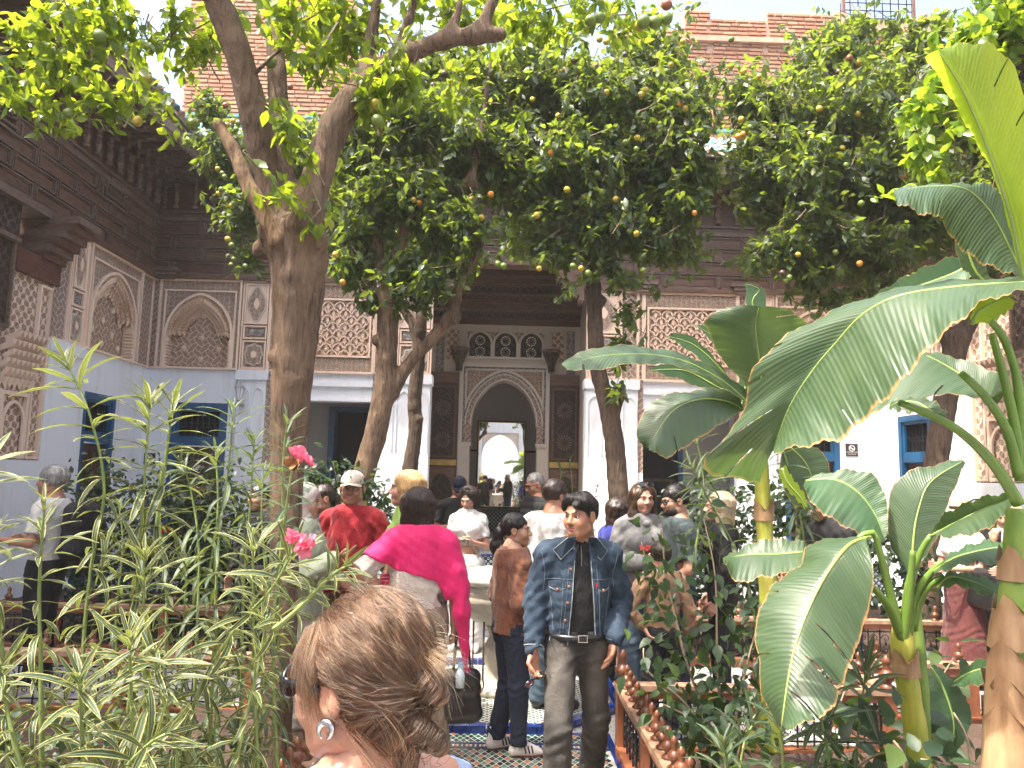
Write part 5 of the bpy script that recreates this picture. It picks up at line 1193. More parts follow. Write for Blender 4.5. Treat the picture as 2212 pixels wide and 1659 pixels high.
bleaf(A, loc, [(2100, 700), (2112, 672), (2150, 650), (2170, 640)], [(2095, 690), (2110, 650), (2150, 635), (2195, 640)], [(2120, 700), (2150, 690), (2180, 670), (2198, 650)], 2.1, 2.05, 0, 0, BANY)
bleaf(A, loc, [(2030, 905), (1985, 870), (1940, 868), (1920, 880)], [(2050, 895), (2010, 862), (1960, 858), (1925, 868)], [(2040, 898), (1990, 895), (1950, 890), (1922, 885)], 2.25, 2.4, 0, -.03, BAN)
B_, loc = nb(1965, 3.1, 'young banana plant with a yellow green stem and a big torn leaf')
pseudo(B_, loc, [(1990, 1760), (1985, 1659), (1975, 1560), (1958, 1460), (1950, 1390), (1958, 1320)], 3.1, [.055, .046, .042, .042, .045, .040], YST, DRYS, [(.02, .08, DRYS), (.68, .08, DRYS)])
pseudo(B_, loc, [(2000, 1760), (1995, 1640), (1990, 1500), (1980, 1380), (1972, 1300)], 3.2, [.035, .03, .03, .03, .025], GST, DRYS, [])
bleaf(B_, loc, [(1880, 1160), (1849, 1168), (1822, 1188), (1781, 1246), (1747, 1314), (1720, 1388), (1702, 1469), (1688, 1571)], [(1850, 1165), (1751, 1173), (1727, 1222), (1676, 1256), (1640, 1317), (1630, 1385), (1640, 1420), (1645, 1500), (1685, 1573)], [(1870, 1166), (1885, 1216), (1883, 1287), (1851, 1400), (1842, 1417), (1824, 1468), (1815, 1486), (1790, 1540), (1700, 1576)], 2.95, 2.6, .10, -.10, BAN, [(.56, 1, .25), (.57, 1, .55), (.71, 1, .15), (.72, 1, .4), (.86, 1, .1), (.87, 1, .35), (.5, -1, .7), (.75, -1, .55)], 170, 8, .3, .009)
bleaf(B_, loc, [(1968, 1290), (1973, 1165), (1985, 1097), (2010, 1040), (2080, 995)], [(1966, 1240), (1925, 1180), (1918, 1130), (1925, 1060), (1965, 1018), (2080, 992)], [(1972, 1235), (2020, 1170), (2035, 1120), (2060, 1060), (2086, 998)], 3.2, 3.3, .05, .0, BAN)
bleaf(B_, loc, [(2010, 1158), (2060, 1130), (2120, 1100), (2165, 1082), (2200, 1068)], [(2012, 1150), (2040, 1110), (2100, 1082), (2150, 1068), (2200, 1064)], [(2015, 1158), (2060, 1160), (2120, 1148), (2160, 1122), (2203, 1075)], 2.95, 2.7, .0, -.1, BAN)
bleaf(B_, loc, [(2015, 1235), (2060, 1205), (2110, 1190), (2160, 1182), (2188, 1195)], [(2015, 1228), (2060, 1192), (2110, 1172), (2160, 1168), (2190, 1185)], [(2020, 1240), (2090, 1218), (2130, 1216), (2175, 1230), (2192, 1205)], 3.0, 2.8, .05, -.08, BAND_)
bleaf(B_, loc, [(2025, 1270), (2050, 1245), (2100, 1255), (2150, 1275), (2180, 1270)], [(2022, 1262), (2050, 1235), (2100, 1240), (2150, 1255), (2182, 1265)], [(2028, 1275), (2060, 1265), (2100, 1275), (2140, 1290), (2180, 1280)], 3.0, 2.85, .03, -.03, BAND_)
bleaf(B_, loc, [(1740, 1038), (1800, 1035), (1850, 1060), (1890, 1110), (1910, 1165)], [(1755, 1030), (1820, 1015), (1885, 1025), (1915, 1080), (1918, 1150)], [(1735, 1050), (1760, 1095), (1820, 1135), (1870, 1160), (1905, 1168)], 3.4, 3.2, .0, -.1, BAND_)
bleaf(B_, loc, [(1735, 1192), (1680, 1196), (1620, 1197), (1562, 1206)], [(1740, 1172), (1690, 1164), (1630, 1170), (1590, 1192), (1562, 1204)], [(1740, 1222), (1690, 1240), (1640, 1248), (1592, 1258), (1562, 1210)], 3.35, 3.4, .05, -.1, BAN)
bleaf(B_, loc, [(2010, 1440), (2035, 1480), (2060, 1560), (2050, 1640)], [(2005, 1450), (2000, 1500), (2010, 1580), (2045, 1645)], [(2015, 1435), (2060, 1470), (2100, 1550), (2060, 1640)], 3.4, 3.3, 0, 0, BAND_)
bleaf(B_, loc, [(2050, 1480), (2100, 1450), (2160, 1440), (2212, 1445)], [(2050, 1475), (2100, 1430), (2160, 1418), (2212, 1425)], [(2055, 1485), (2110, 1480), (2160, 1470), (2212, 1465)], 3.4, 3.2, 0, -.1, BAND_)
for P in ([(1950, 1385), (1965, 1290), (1972, 1190)], [(1955, 1375), (1962, 1270), (1990, 1190), (2012, 1156)], [(1962, 1370), (1972, 1300), (2000, 1250), (2035, 1212)], [(1970, 1360), (1985, 1300), (2010, 1262), (2040, 1245)], [(1945, 1370), (1925, 1320), (1900, 1285), (1878, 1262)], [(1948, 1380), (1925, 1290), (1905, 1210), (1885, 1150), (1850, 1166)]):
    petiole(B_, loc, P, 3.08, (.021, .010), PET, 3.0)
C_, loc = nb(1652, 4.2, 'slim banana plant with a bright yellow stem behind the hibiscus bush')
pseudo(C_, loc, [(1668, 1620), (1665, 1450), (1660, 1290), (1652, 1150), (1645, 1020), (1640, 900)], 4.2, [.06, .055, .05, .045, .04, .03], YST, DRYS, [(.36, .08, DRYS), (.55, .08, DRYS), (.68, .08, DRYS)])
bleaf(C_, loc, [(1625, 880), (1590, 845), (1550, 815), (1480, 780), (1400, 765), (1300, 768), (1215, 790)], [(1625, 870), (1600, 832), (1540, 793), (1470, 763), (1380, 748), (1290, 750), (1213, 782)], [(1625, 885), (1560, 832), (1500, 802), (1420, 786), (1340, 790), (1260, 802), (1225, 797)], 4.2, 3.8, .05, -.1, BAN, [(.9, 1, .5)])
bleaf(C_, loc, [(1605, 885), (1570, 866), (1510, 862), (1450, 890), (1400, 966)], [(1600, 860), (1560, 838), (1480, 846), (1420, 860), (1385, 900), (1375, 945), (1398, 968)], [(1600, 890), (1545, 925), (1490, 960), (1440, 988), (1402, 970)], 4.2, 4.0, .05, -.08, BAN, [(.7, 1, .6)])
bleaf(C_, loc, [(1650, 900), (1645, 820), (1638, 760), (1632, 700), (1640, 662)], [(1645, 870), (1590, 810), (1552, 765), (1535, 725), (1522, 690), (1580, 660)], [(1655, 860), (1690, 815), (1738, 765), (1745, 720), (1738, 690), (1690, 664)], 4.2, 3.9, .15, .0, BAN, [(.85, 1, .5)])
bleaf(C_, loc, [(1640, 700), (1625, 650), (1640, 625), (1610, 612)], [(1635, 700), (1612, 660), (1612, 625), (1605, 612)], [(1648, 700), (1655, 650), (1650, 625), (1612, 610)], 4.1, 4.1, 0, 0, BAND_)
for P in ([(1600, 860), (1560, 800), (1500, 745), (1440, 725)], [(1610, 850), (1560, 840), (1480, 800), (1400, 800)], [(1600, 880), (1610, 800), (1560, 740), (1500, 700)]):
    Lf = [(x-12, y-22) for x, y in P]; Rf = [(x+6, y+26) for x, y in P]; Lf[-1] = Rf[-1] = P[-1]; bleaf(C_, loc, P, Lf, Rf, 4.6, 4.7, .0, .0, BAND_)
bleaf(C_, loc, [(1700, 960), (1740, 1000), (1760, 1060), (1745, 1100)], [(1690, 965), (1685, 1020), (1705, 1080), (1742, 1102)], [(1710, 955), (1780, 980), (1790, 1050), (1750, 1100)], 4.0, 4.0, 0, 0, BAN)
bleaf(C_, loc, [(1690, 1010), (1700, 1040), (1730, 1075), (1740, 1095)], [(1682, 1012), (1690, 1045), (1722, 1080), (1738, 1098)], [(1696, 1005), (1712, 1032), (1738, 1068), (1744, 1094)], 3.0, 3.0, 0, 0, BANY)
# hanging strips at the far right behind
bleaf(A, loc, [(1900, 860), (1940, 900), (1975, 960), (1990, 1030)], [(1895, 870), (1925, 910), (1955, 970), (1975, 1035)], [(1905, 850), (1955, 890), (1992, 950), (2000, 1025)], 4.4, 4.4, 0, 0, BAND_) if False else None
# ------------------------------------------------------------------ oleanders: whorls of long narrow leaves
def olemat(name, variegated=True):
    t = NT(name); uv = t.xyz(t.uv()); au = t.M('ABSOLUTE', t.M('SUBTRACT', uv[0], .5)); nz = t.noise(t.ob(), 16, 3)
    at_ = t.n('Attribute'); at_.attribute_name = 'tint'; c = t.ramp(at_.outputs['Fac'], [(0, (.018, .036, .022)), (.6, (.040, .066, .040)), (1, (.065, .09, .045))]); mid = t.M('LESS_THAN', au, .035); c = t.mix(mid, c, (.22, .28, .12))
    if variegated: e = t.ramp(t.M('ADD', au, t.M('MULTIPLY', nz, .22)), [(.47, (0, 0, 0)), (.50, (1, 1, 1))]); c = t.mix(e, c, (.39, .37, .12))
    t.bump(t.noise(t.ob(), 60, 2), .15, .003); t.fin(c, .5, Specular_IOR_Level=.35)
    tr = t.n('BsdfTranslucent'); t.l(t.mix(.5, c, (.5, .6, .1)), tr.inputs[0]); mx = t.n('MixShader'); mx.inputs[0].default_value = .25; t.l(t.b.outputs[0], mx.inputs[1]); t.l(tr.outputs[0], mx.inputs[2]); t.l(mx.outputs[0], t.out.inputs[0]); return t.m
OLV = olemat('variegated_oleander_leaf'); OLG = olemat('oleander_leaf', False); OSTEM = simple('oleander_stem', (.20, .26, .08), .6, .25, 10); OWOOD = simple('pale_woody_stem', (.36, .28, .19), .8, .2, 12)
def ole_template(curl, w=.062, n=7, side=0.0):
    V_, UV, F = [], [], []
    for i in range(n):
        t = i/(n-1); wd = w*math.sin(math.pi*min(1, t*.93+.05))**.75*(1 if t < .97 else .15); a = curl*t; y = math.sin(a)/max(curl, 1e-3) if abs(curl) > .01 else t; z = -(1-math.cos(a))/max(curl, 1e-3) if abs(curl) > .01 else 0
        for j, s in enumerate((-1, -.5, 0, .5, 1)): V_.append((wd*s+side*t*t, y, z+abs(s)*wd*.35+.006*math.sin(i*2.2+j))); UV.append((.5+s*.5, t))
    for i in range(n-1):
        for j in range(4): a = i*5+j; F.append((a, a+1, a+6, a+5))
    return np.array(V_), np.array(F), np.array(UV)
OT = [ole_template(.25, side=.06), ole_template(.7, .058, side=-.14), ole_template(1.15, .066, side=.16), ole_template(1.7, .055, side=-.10)]
_ol = {}
for mname, mm in (('v', OLV), ('g', OLG)):
    _ol[mname] = []
    for k, (v, f, uv) in enumerate(OT):
        for tt in (.2, .55, .9): _ol[mname].append(npmesh('oleander_leaf', v, f, [mm], True, uv=uv, col=np.tile([tt, tt, tt, 1], (len(v), 1))))
def ole_stem(o, loc, P, kind, leaf=.17, gap=.055, top=0.0, r=.007, bare=.0, lim=[0], wood=False):
    """P: (dx, dy, Y) from the bottom up"""
    q, _ = smooth_path([at(*p) for p in P], [0]*len(P), .02); q = [Vector(p) for p in q]; n = len(q); g = MB()
    g.tube([p-loc for p in q], [r*(1.25-.8*i/n) for i in range(n)], OWOOD if wood else OSTEM, 7); g.obj('stem', o, True)
    d = [0]
    for a, b in zip(q[:-1], q[1:]): d.append(d[-1]+(b-a).length)
    L = d[-1]; s = L*bare; ph = rnd.random()*6
    while s < L:
        i = min(n-2, max(0, next(k for k in range(n) if d[k] >= s)-1)) if s > 0 else 0; p = q[i]; t = (q[min(i+1, n-1)]-q[max(i-1, 0)]).normalized(); u = t.orthogonal().normalized(); w = t.cross(u); f = s/L; rem = (L-s)
        up = 1.3 if rem < .05 else (.85 if rem < .12 else (.45 if rem < .3 else .12)); size = leaf*(.6 if rem < .04 else 1)*rnd.uniform(.62, 1.18)
        for k in range(3 if rem > .04 else 5):
            a = ph+k*2*math.pi/(3 if rem > .04 else 5)+rnd.uniform(-.25, .25); out = u*math.cos(a)+w*math.sin(a); dr = (out+t*up+Vector((0, 0, -.0 if rem < .3 else -.12))+Vector((rnd.uniform(-.15, .15), rnd.uniform(-.15, .15), rnd.uniform(-.15, .15)))).normalized()
            z = (t if rem > .1 else (t-dr*t.dot(dr))); z = (z-dr*z.dot(dr)); z = z.normalized() if z.length > 1e-4 else Vector((0, 0, 1)); x = dr.cross(z)
            m = Matrix((x, dr, z)).transposed().to_4x4() @ Matrix.Scale(size, 4); m.translation = p-loc; ck = 0 if rem < .06 else (1 if rem < .15 else rnd.choice((1, 2, 2, 3) if rem > .35 else (1, 1, 2)))
            ob = link('leaf', _ol[kind][ck*3+rnd.randrange(3)], o); ob.matrix_basis = m
        ph += 1.05; s += gap*(1 if rem > .15 else .6)*rnd.uniform(.85, 1.15)
def ole_plant(label, stems, kind, base, group='oleanders in the left near bed', **kw):
    loc = Vector(base); o = empty('oleander', loc); tag(o, label, 'shrub', group)
    for st in stems:
        k2 = dict(kw); k2.update(st[1] if isinstance(st[-1], dict) else {}); P = st[0] if isinstance(st[-1], dict) else st; ole_stem(o, loc, P, kind, **k2)
    return o, loc
ole_plant('tall variegated oleander at the left with yellow edged leaves, rising highest against the white wall', [[(210, 1700, 2.7), (180, 1450, 2.7), (195, 1240, 2.7), (225, 1060, 2.65), (195, 900, 2.6), (140, 775, 2.6)], [(260, 1700, 2.8), (290, 1400, 2.8), (300, 1200, 2.75), (315, 1000, 2.7), (325, 860, 2.7)], [(330, 1200, 2.8), (350, 1050, 2.8), (375, 860, 2.8)]], 'v', (-1.15, 2.8, .06), leaf=.19, gap=.06)
ole_plant('variegated oleander with a straight stem at the left edge', [[(90, 1720, 2.4), (88, 1450, 2.4), (85, 1270, 2.4), (97, 1075, 2.35)], [(20, 1700, 2.5), (10, 1450, 2.5), (-20, 1250, 2.5), (-40, 1130, 2.4)], [(-60, 1300, 2.4), (-50, 1100, 2.4), (-45, 960, 2.3)], [(60, 1700, 2.3), (30, 1600, 2.3), (10, 1500, 2.3), (-5, 1430, 2.2)]], 'v', (-1.45, 2.4, .06), leaf=.17, gap=.055)
ole_plant('variegated oleander whose shoots end in star shaped yellow edged rosettes, low at the centre left', [[(185, 1800, 2.3), (178, 1600, 2.3), (172, 1455, 2.2)], [(290, 1800, 2.4), (285, 1550, 2.4), (279, 1372, 2.3)], [(320, 1750, 2.6), (312, 1450, 2.6), (310, 1300, 2.6), (312, 1185, 2.55)], [(240, 1800, 2.2), (260, 1680, 2.2), (330, 1600, 2.1), (370, 1585, 2.1)], [(400, 1800, 2.5), (375, 1600, 2.5), (345, 1480, 2.5), (330, 1400, 2.4)]], 'v', (-.95, 2.4, .06), leaf=.17, gap=.05)
ole_plant('leaning variegated oleander with pink flowers reaching towards the woman in front', [[(400, 1720, 2.7), (420, 1520, 2.7), (500, 1370, 2.65), (587, 1271, 2.6), (640, 1180, 2.5)], [(560, 1720, 2.8), (548, 1450, 2.8), (547, 1270, 2.75), (547, 1140, 2.7)], [(480, 1800, 2.6), (520, 1600, 2.6), (560, 1430, 2.6), (575, 1330, 2.6)], [(450, 1720, 2.9), (458, 1500, 2.9), (468, 1350, 2.9)], [(590, 1360, 2.5), (650, 1310, 2.5), (720, 1240, 2.45), (760, 1220, 2.4)]], 'v', (-.95, 2.8, .06), leaf=.165, gap=.05)
o, loc = ole_plant('green oleander with pink and withered flower heads in front of the big trunk', [[(600, 1700, 3.0), (590, 1400, 3.0), (605, 1200, 3.0), (625, 1050, 2.95), (640, 985, 2.9)], [(600, 1350, 3.1), (610, 1150, 3.1), (612, 1000, 3.1), (622, 905, 3.05)]], 'g', (-1.0, 3.0, .06), leaf=.15, gap=.06)
ole_plant('dark green oleander with tall straight shoots left of the big trunk', [[(470, 1700, 3.3), (466, 1320, 3.3), (475, 1150, 3.3), (495, 1000, 3.25), (505, 870, 3.2)], [(420, 1500, 3.5), (430, 1200, 3.5), (410, 1050, 3.5), (385, 985, 3.4)], [(520, 1700, 3.4), (525, 1300, 3.4), (540, 1100, 3.4), (550, 940, 3.35)], [(440, 1300, 3.6), (470, 1120, 3.6), (465, 960, 3.6)], [(350, 1600, 3.7), (360, 1300, 3.7), (345, 1120, 3.7), (350, 1030, 3.7)], [(560, 1600, 3.6), (575, 1300, 3.6), (565, 1120, 3.6), (570, 1010, 3.6)], [(260, 1600, 3.9), (250, 1350, 3.9), (265, 1180, 3.9), (255, 1080, 3.9)], [(390, 1700, 3.8), (395, 1400, 3.8), (405, 1200, 3.8)]], 'g', (-1.6, 3.4, .06), leaf=.17, gap=.06)
ole_plant('green oleander in front of the grey recess, right of the path', [[(1640, 1500, 4.6), (1625, 1300, 4.6), (1585, 1180, 4.6), (1520, 1060, 4.55), (1490, 1000, 4.5)], [(1700, 1500, 4.4), (1740, 1280, 4.2), (1730, 1120, 4.1), (1700, 1000, 4.0), (1675, 920, 4.0)], [(1500, 1200, 5.0), (1520, 1050, 5.0), (1500, 930, 5.0), (1480, 860, 5.0)]], 'g', (2.2, 4.6, .06), 'oleanders in the right near bed', leaf=.19, gap=.07)
ole_plant('small dark oleander before the portal, behind the standing people', [[(1235, 1300, 9.2), (1240, 1150, 9.2), (1232, 990, 9.2)], [(1260, 1300, 9.2), (1275, 1150, 9.2), (1290, 1050, 9.2)], [(1215, 1250, 9.3), (1210, 1100, 9.3), (1212, 1010, 9.3)]], 'g', (1.6, 9.2, .06), 'oleanders in the far beds', leaf=.16, gap=.09)
ole_plant('low spreading oleander with drooping grey green leaves at the bottom right', [[(1800, 1900, 2.9), (1790, 1650, 2.9), (1775, 1560, 2.85), (1760, 1470, 2.8)], [(1700, 1900, 2.9), (1690, 1620, 2.9), (1680, 1520, 2.9)], [(1860, 1900, 3.1), (1850, 1650, 3.1), (1860, 1540, 3.1), (1870, 1450, 3.0)], [(1620, 1900, 3.2), (1600, 1650, 3.2), (1640, 1540, 3.2)], [(1560, 1900, 3.0), (1570, 1700, 3.0), (1560, 1600, 3.0)]], 'g', (1.55, 3.0, .06), 'oleanders in the right near bed', leaf=.19, gap=.05)
# flowers
PK = leafmat('pink_petal', [(.75, .10, .20), (.80, .16, .28), (.85, .28, .38)], .5, .35, (.9, .3, .4)); DRP = simple('withered_petal', (.28, .13, .05), .8, .3, 30); PKR = simple('rose_petal', (.45, .01, .015), .5, .2, 20)
def flower(p, size, mat, parent, loc, n=5, name='flower'):
    g = []; N = n*2; a = np.arange(N)*2*math.pi/n+(np.arange(N) >= n)*.6; d = np.stack([np.cos(a), np.sin(a)*.8, .25+.5*(np.arange(N) >= n)+0*a], 1); M_ = Matrix.Rotation(1.1, 3, 'X'); d = d@np.array(M_).T
    pet = np.array([(0, 0, 0), (-.38, .5, .08), (-.3, .92, .02), (0, 1.0, .1), (.3, .92, .02), (.38, .5, .08), (0, .5, -.03)]); fc = np.array([(0, 6, 1), (1, 6, 2), (2, 6, 3), (3, 6, 4), (4, 6, 5), (5, 6, 0)])
    v, f, uv, t = scatter_leaves(np.zeros((N, 3)), d, np.full(N, size)*nr.uniform(.8, 1.1, N), nr.uniform(.1, .9, N), pet, fc, pet[:, :2], nrm=np.tile(np.array(M_ @ Vector((0, 0, 1))), (N, 1)))
    ob = link(name, npmesh(name, v, f, [mat], True, col=np.stack([t]*3+[t*0+1], 1)), parent, Vector(p)-loc); ob.rotation_euler = (rnd.uniform(-.4, .4), rnd.uniform(-.4, .4), rnd.random()*6); return ob
for (dx, dy, Y, m) in [(628, 980, 2.85, PK), (645, 978, 2.85, PK), (638, 992, 2.85, PK), (655, 990, 2.85, PK), (664, 998, 2.85, PK), (630, 1000, 2.85, DRP), (640, 1006, 2.85, DRP)]: flower(at(dx, dy, Y), .030, m, o, loc)
T2 = bpy.data.objects['oleander.003']; l2 = Vector(T2.location)
for (dx, dy) in [(632, 1163), (628, 1158), (658, 1168), (668, 1170), (664, 1182), (660, 1195), (674, 1178), (652, 1186)]: flower(at(dx, dy, 2.42), .026, PK, T2, l2)
# ------------------------------------------------------------------ broad leaved shrubs
HIB = leafmat('hibiscus_leaf', [(.010, .026, .014), (.018, .044, .018), (.034, .072, .022), (.09, .14, .03)], .5, .28, (.22, .36, .05)); GLS = leafmat('glossy_shrub_leaf', [(.008, .020, .012), (.015, .034, .018), (.026, .054, .022)], .45, .25, (.2, .35, .05))
BRO = np.array([(0, 0, 0), (-.22, .16, .06), (-.31, .38, .07), (-.19, .70, .02), (0, 1, -.14), (.19, .70, .02), (.31, .38, .07), (.22, .16, .06), (0, .35, 0), (0, .7, -.03)]); BROF = np.array([(0, 8, 1), (1, 8, 2), (2, 8, 9), (2, 9, 3), (3, 9, 4), (0, 7, 8), (7, 6, 8), (6, 9, 8), (6, 5, 9), (5, 4, 9)]); BROUV = np.stack([BRO[:, 0]+.5, BRO[:, 1]], 1)
_bl = {}
def bush(label, base, branches, n, size, mat, group, flowers=(), name='shrub', nparts=200, spread=.16, cat='shrub', lo=.15):
    loc = Vector(base); o = empty(name, loc); tag(o, label, cat, group); pos, dr, sz, ti = [], [], [], []; g = MB(); segs = []
    for P in branches:
        q, _ = smooth_path([at(*p) for p in P], [0]*len(P), .03); q = [Vector(p) for p in q]; g.tube([p-loc for p in q], [.009-.006*i/len(q) for i in range(len(q))], OWOOD if size > .06 else TWIG, 5); segs.append(q)
    g.obj('branches', o, True)
    tot = sum(len(s) for s in segs)
    for q in segs:
        k = int(n*len(q)/tot)
        for _ in range(k):
            i = int((lo+(1-lo)*rnd.random())*(len(q)-1)); v = Vector(nr.normal(size=3)); v.normalize(); L = spread*rnd.random()**.7; p = q[i]+v*L
            if p.z < .08: continue
            pos.append(p); d = v*.7+Vector((0, 0, -.35))+Vector(nr.normal(size=3))*.35; dr.append(d); sz.append(size*rnd.uniform(.6, 1.15)); ti.append(.35+.2*nr.normal()+(.4 if rnd.random() < .03 else 0))
    pos = np.array(pos); dr = np.array(dr); sz = np.array(sz); ti = np.array(ti); key = mat.name
    if key not in _bl: _bl[key] = [leaf_mesh('leaf', scatter_leaves(np.zeros((1, 3)), np.array([[0, 1., 0]]), np.array([1.]), np.array([.1+.2*k]), BRO, BROF, BROUV, nrm=np.array([[0, 0, 1.]])), [mat]) for k in range(5)]
    od = np.argsort(pos[:, 1]/sz)[:nparts]; mask = np.ones(len(pos), bool); mask[od] = False
    for i in od:
        d = Vector(unit(dr[i])); r = Vector(unit(nr.normal(size=3)*.5+np.array([0, -.5, 1.]))); x = d.cross(r).normalized(); z = x.cross(d); m = Matrix((x, d, z)).transposed().to_4x4() @ Matrix.Scale(sz[i], 4); m.translation = Vector(pos[i])-loc
        ob = link('leaf', _bl[key][min(4, max(0, int(ti[i]*5)))], o); ob.matrix_basis = m
    if mask.any(): link('foliage', leaf_mesh('foliage', scatter_leaves(pos[mask], dr[mask], sz[mask], ti[mask], BRO, BROF, BROUV, nrm=unit(nr.normal(size=(mask.sum(), 3))*.5+np.array([0, -.5, 1.]))), [mat], loc=tuple(loc)), o)['kind'] = 'stuff'
    for (dx, dy, Y, m, s) in flowers: flower(at(dx, dy, Y), s, m, o, loc)
    return o
bush('leafy hibiscus bush with broad dark leaves beside the railing, right of the man in denim', (1.55, 4.2, .06), [[(1560, 1640, 4.2), (1500, 1480, 4.2), (1450, 1330, 4.15), (1400, 1220, 4.1), (1385, 1170, 4.1)], [(1565, 1640, 4.2), (1550, 1450, 4.2), (1545, 1250, 4.2), (1520, 1120, 4.2)], [(1560, 1640, 4.2), (1480, 1520, 4.0), (1400, 1450, 3.9), (1390, 1400, 3.9)], [(1570, 1640, 4.2), (1610, 1450, 4.2), (1640, 1330, 4.2), (1650, 1240, 4.2)], [(1560, 1640, 4.2), (1500, 1560, 4.0), (1430, 1520, 3.9)], [(1480, 1420, 4.1), (1440, 1250, 4.1), (1430, 1140, 4.1)], [(1570, 1640, 4.1), (1620, 1560, 4.0), (1680, 1500, 3.9)], [(1590, 1650, 3.9), (1600, 1600, 3.8), (1590, 1540, 3.7)]], 520, .085, HIB, 'shrubs in the right near bed', nparts=290)
bush('low broad leaved plants at the bottom of the right bed', (2.2, 3.4, .06), [[(1800, 1750, 3.0), (1860, 1650, 3.0), (1930, 1620, 2.9)], [(1950, 1750, 2.9), (1960, 1650, 2.8), (1930, 1600, 2.8)], [(2050, 1750, 2.9), (2030, 1660, 2.8), (1990, 1640, 2.7)], [(2100, 1700, 3.2), (2090, 1600, 3.2), (2060, 1540, 3.2)], [(1750, 1700, 3.6), (1800, 1560, 3.6), (1830, 1480, 3.6)], [(2000, 1650, 4.2), (2020, 1500, 4.2), (2060, 1420, 4.2)]], 150, .12, HIB, 'shrubs in the right near bed', nparts=150, spread=.14)
bush('dark glossy shrub behind the man in red and the second tree', (-1.5, 8.0, .06), [[(700, 1350, 7.9), (690, 1150, 7.9), (670, 1010, 7.9)], [(740, 1350, 8.0), (745, 1150, 8.0), (720, 1000, 8.0)], [(800, 1350, 8.0), (820, 1180, 8.0), (830, 1060, 8.0)], [(660, 1300, 8.2), (655, 1120, 8.2), (640, 1030, 8.2)], [(850, 1300, 8.0), (850, 1200, 8.0), (845, 1120, 8.0)], [(770, 1350, 8.0), (780, 1200, 8.0), (790, 1040, 8.0)]], 1500, .11, GLS, 'shrubs in the far beds', [(672, 1003, 7.8, simple('yellow_petal', (.7, .5, .05), .6), .03)], spread=.26, nparts=120)
bush('dense dark rose bush with red roses beyond the oleanders', (-2.9, 8.3, .06), [[(x, 1400, 8.2), (x+20*math.sin(x), 1220, 8.2), (x+30*math.sin(x*.3), 1040+25*math.sin(x*.05), 8.2)] for x in range(180, 560, 32)], 4600, .085, GLS, 'shrubs in the far beds', [(356, 1143, 7.6, PKR, .045), (350, 1150, 7.6, PKR, .04), (275, 1140, 7.7, PKR, .03)], spread=.30, nparts=120)
bush('dark bushes in the far right bed behind the yellow banana stem', (3.2, 8.2, .06), [[(x, 1400, 8.0), (x+15*math.sin(x), 1200, 8.0), (x+20*math.sin(x*.3), 1060+30*math.sin(x*.04), 8.0)] for x in range(1480, 1800, 32)], 2300, .10, GLS, 'shrubs in the far beds', spread=.30, nparts=120)
bush('thin green shrub in front of the far right railing', (4.4, 7.9, .06), [[(x, 1350, 7.9), (x+10, 1220, 7.9), (x-6, 1130, 7.9)] for x in range(1830, 2010, 40)], 500, .10, GLS, 'shrubs in the far beds', spread=.22, nparts=100)
bush('creeping plants on the soil under the oleanders', (-1.9, 3.6, .06), [[(x, 1700, 3.7), (x+30, 1620+10*math.sin(x), 3.6), (x+60, 1560+20*math.sin(x), 3.6)] for x in range(0, 560, 80)], 260, .08, HIB, 'shrubs in the left near bed', spread=.15, nparts=150)
# ------------------------------------------------------------------ people
def skinmat(name, c):
    t = NT(name); p = t.ob(); n = t.noise(p, 9, 5); n2 = t.noise(p, 120, 3)
    cc = t.ramp(n, [(.3, tuple(q*.86 for q in c)), (.7, tuple(min(1, q*1.1) for q in c))]); cc = t.mix(t.M('MULTIPLY', t.ramp(t.noise(p, 16, 2), [(.5, (0, 0, 0)), (.8, (1, 1, 1))]), .35), cc, (c[0]*.95, c[1]*.62, c[2]*.55))
    t.bump(n2, .15, .002); return t.fin(cc, .45, Subsurface_Weight=.12, Subsurface_Radius=(.012, .005, .003), Subsurface_Scale=.6)
SKIN = {'fair': skinmat('fair_skin', (.44, .24, .165)), 'tan': skinmat('tanned_skin', (.36, .175, .105)), 'olive': skinmat('olive_skin', (.36, .195, .125)), 'brown': skinmat('brown_skin', (.30, .15, .09))}
LIP = simple('lips', (.36, .12, .10), .4, .1); EYW = simple('eye_white', (.62, .60, .57), .2, .03, bst=0); EYD = simple('iris', (.03, .018, .012), .12, .1, bst=0)
def hairmat(name, a, b, rough=.38, sc=60):
    t = NT(name); n = t.noise(t.mapv(t.ob(), (sc, sc, sc*.07)), 1.0, 4, .7); c = t.ramp(n, [(.35, a), (.65, b)]); t.bump(n, .6, .006)
    return t.fin(c, rough, Specular_IOR_Level=.5)
HAIR = {'black': hairmat('black_hair', (.006, .005, .005), (.022, .018, .016)), 'dark': hairmat('dark_brown_hair', (.014, .008, .006), (.05, .028, .018)), 'brown': hairmat('brown_hair', (.04, .022, .013), (.13, .075, .04)),
        'blonde': hairmat('blonde_hair', (.36, .21, .085), (.68, .47, .22)), 'grey': hairmat('grey_hair', (.12, .11, .10), (.36, .34, .32)), 'ash': hairmat('ash_blonde_hair', (.30, .22, .13), (.62, .50, .34))}
def cloth(name, c, sc=180, bst=.35, var=.12, rough=.85, fold=.5, sheen=None):
    sheen = .12 if max(c) > .05 else 0.0
    t = NT(name); p = t.ob(); w = t.noise(p, sc, 2); n = t.noise(p, 6, 5, .6)
    cc = t.ramp(n, [(.3, tuple(q*(1-var) for q in c)), (.7, tuple(min(1, q*(1+var)) for q in c))]); cc = t.mix(t.M('MULTIPLY', w, .25), cc, tuple(q*.7 for q in c))
    wr = t.noise(t.mapv(p, (1, 1, .6)), 13, 4, .55)
    t.bump(t.M('ADD', t.M('MULTIPLY', w, .12), t.M('MULTIPLY', wr, fold*2)), bst*1.7, .035); return t.fin(cc, rough, Sheen_Weight=sheen)
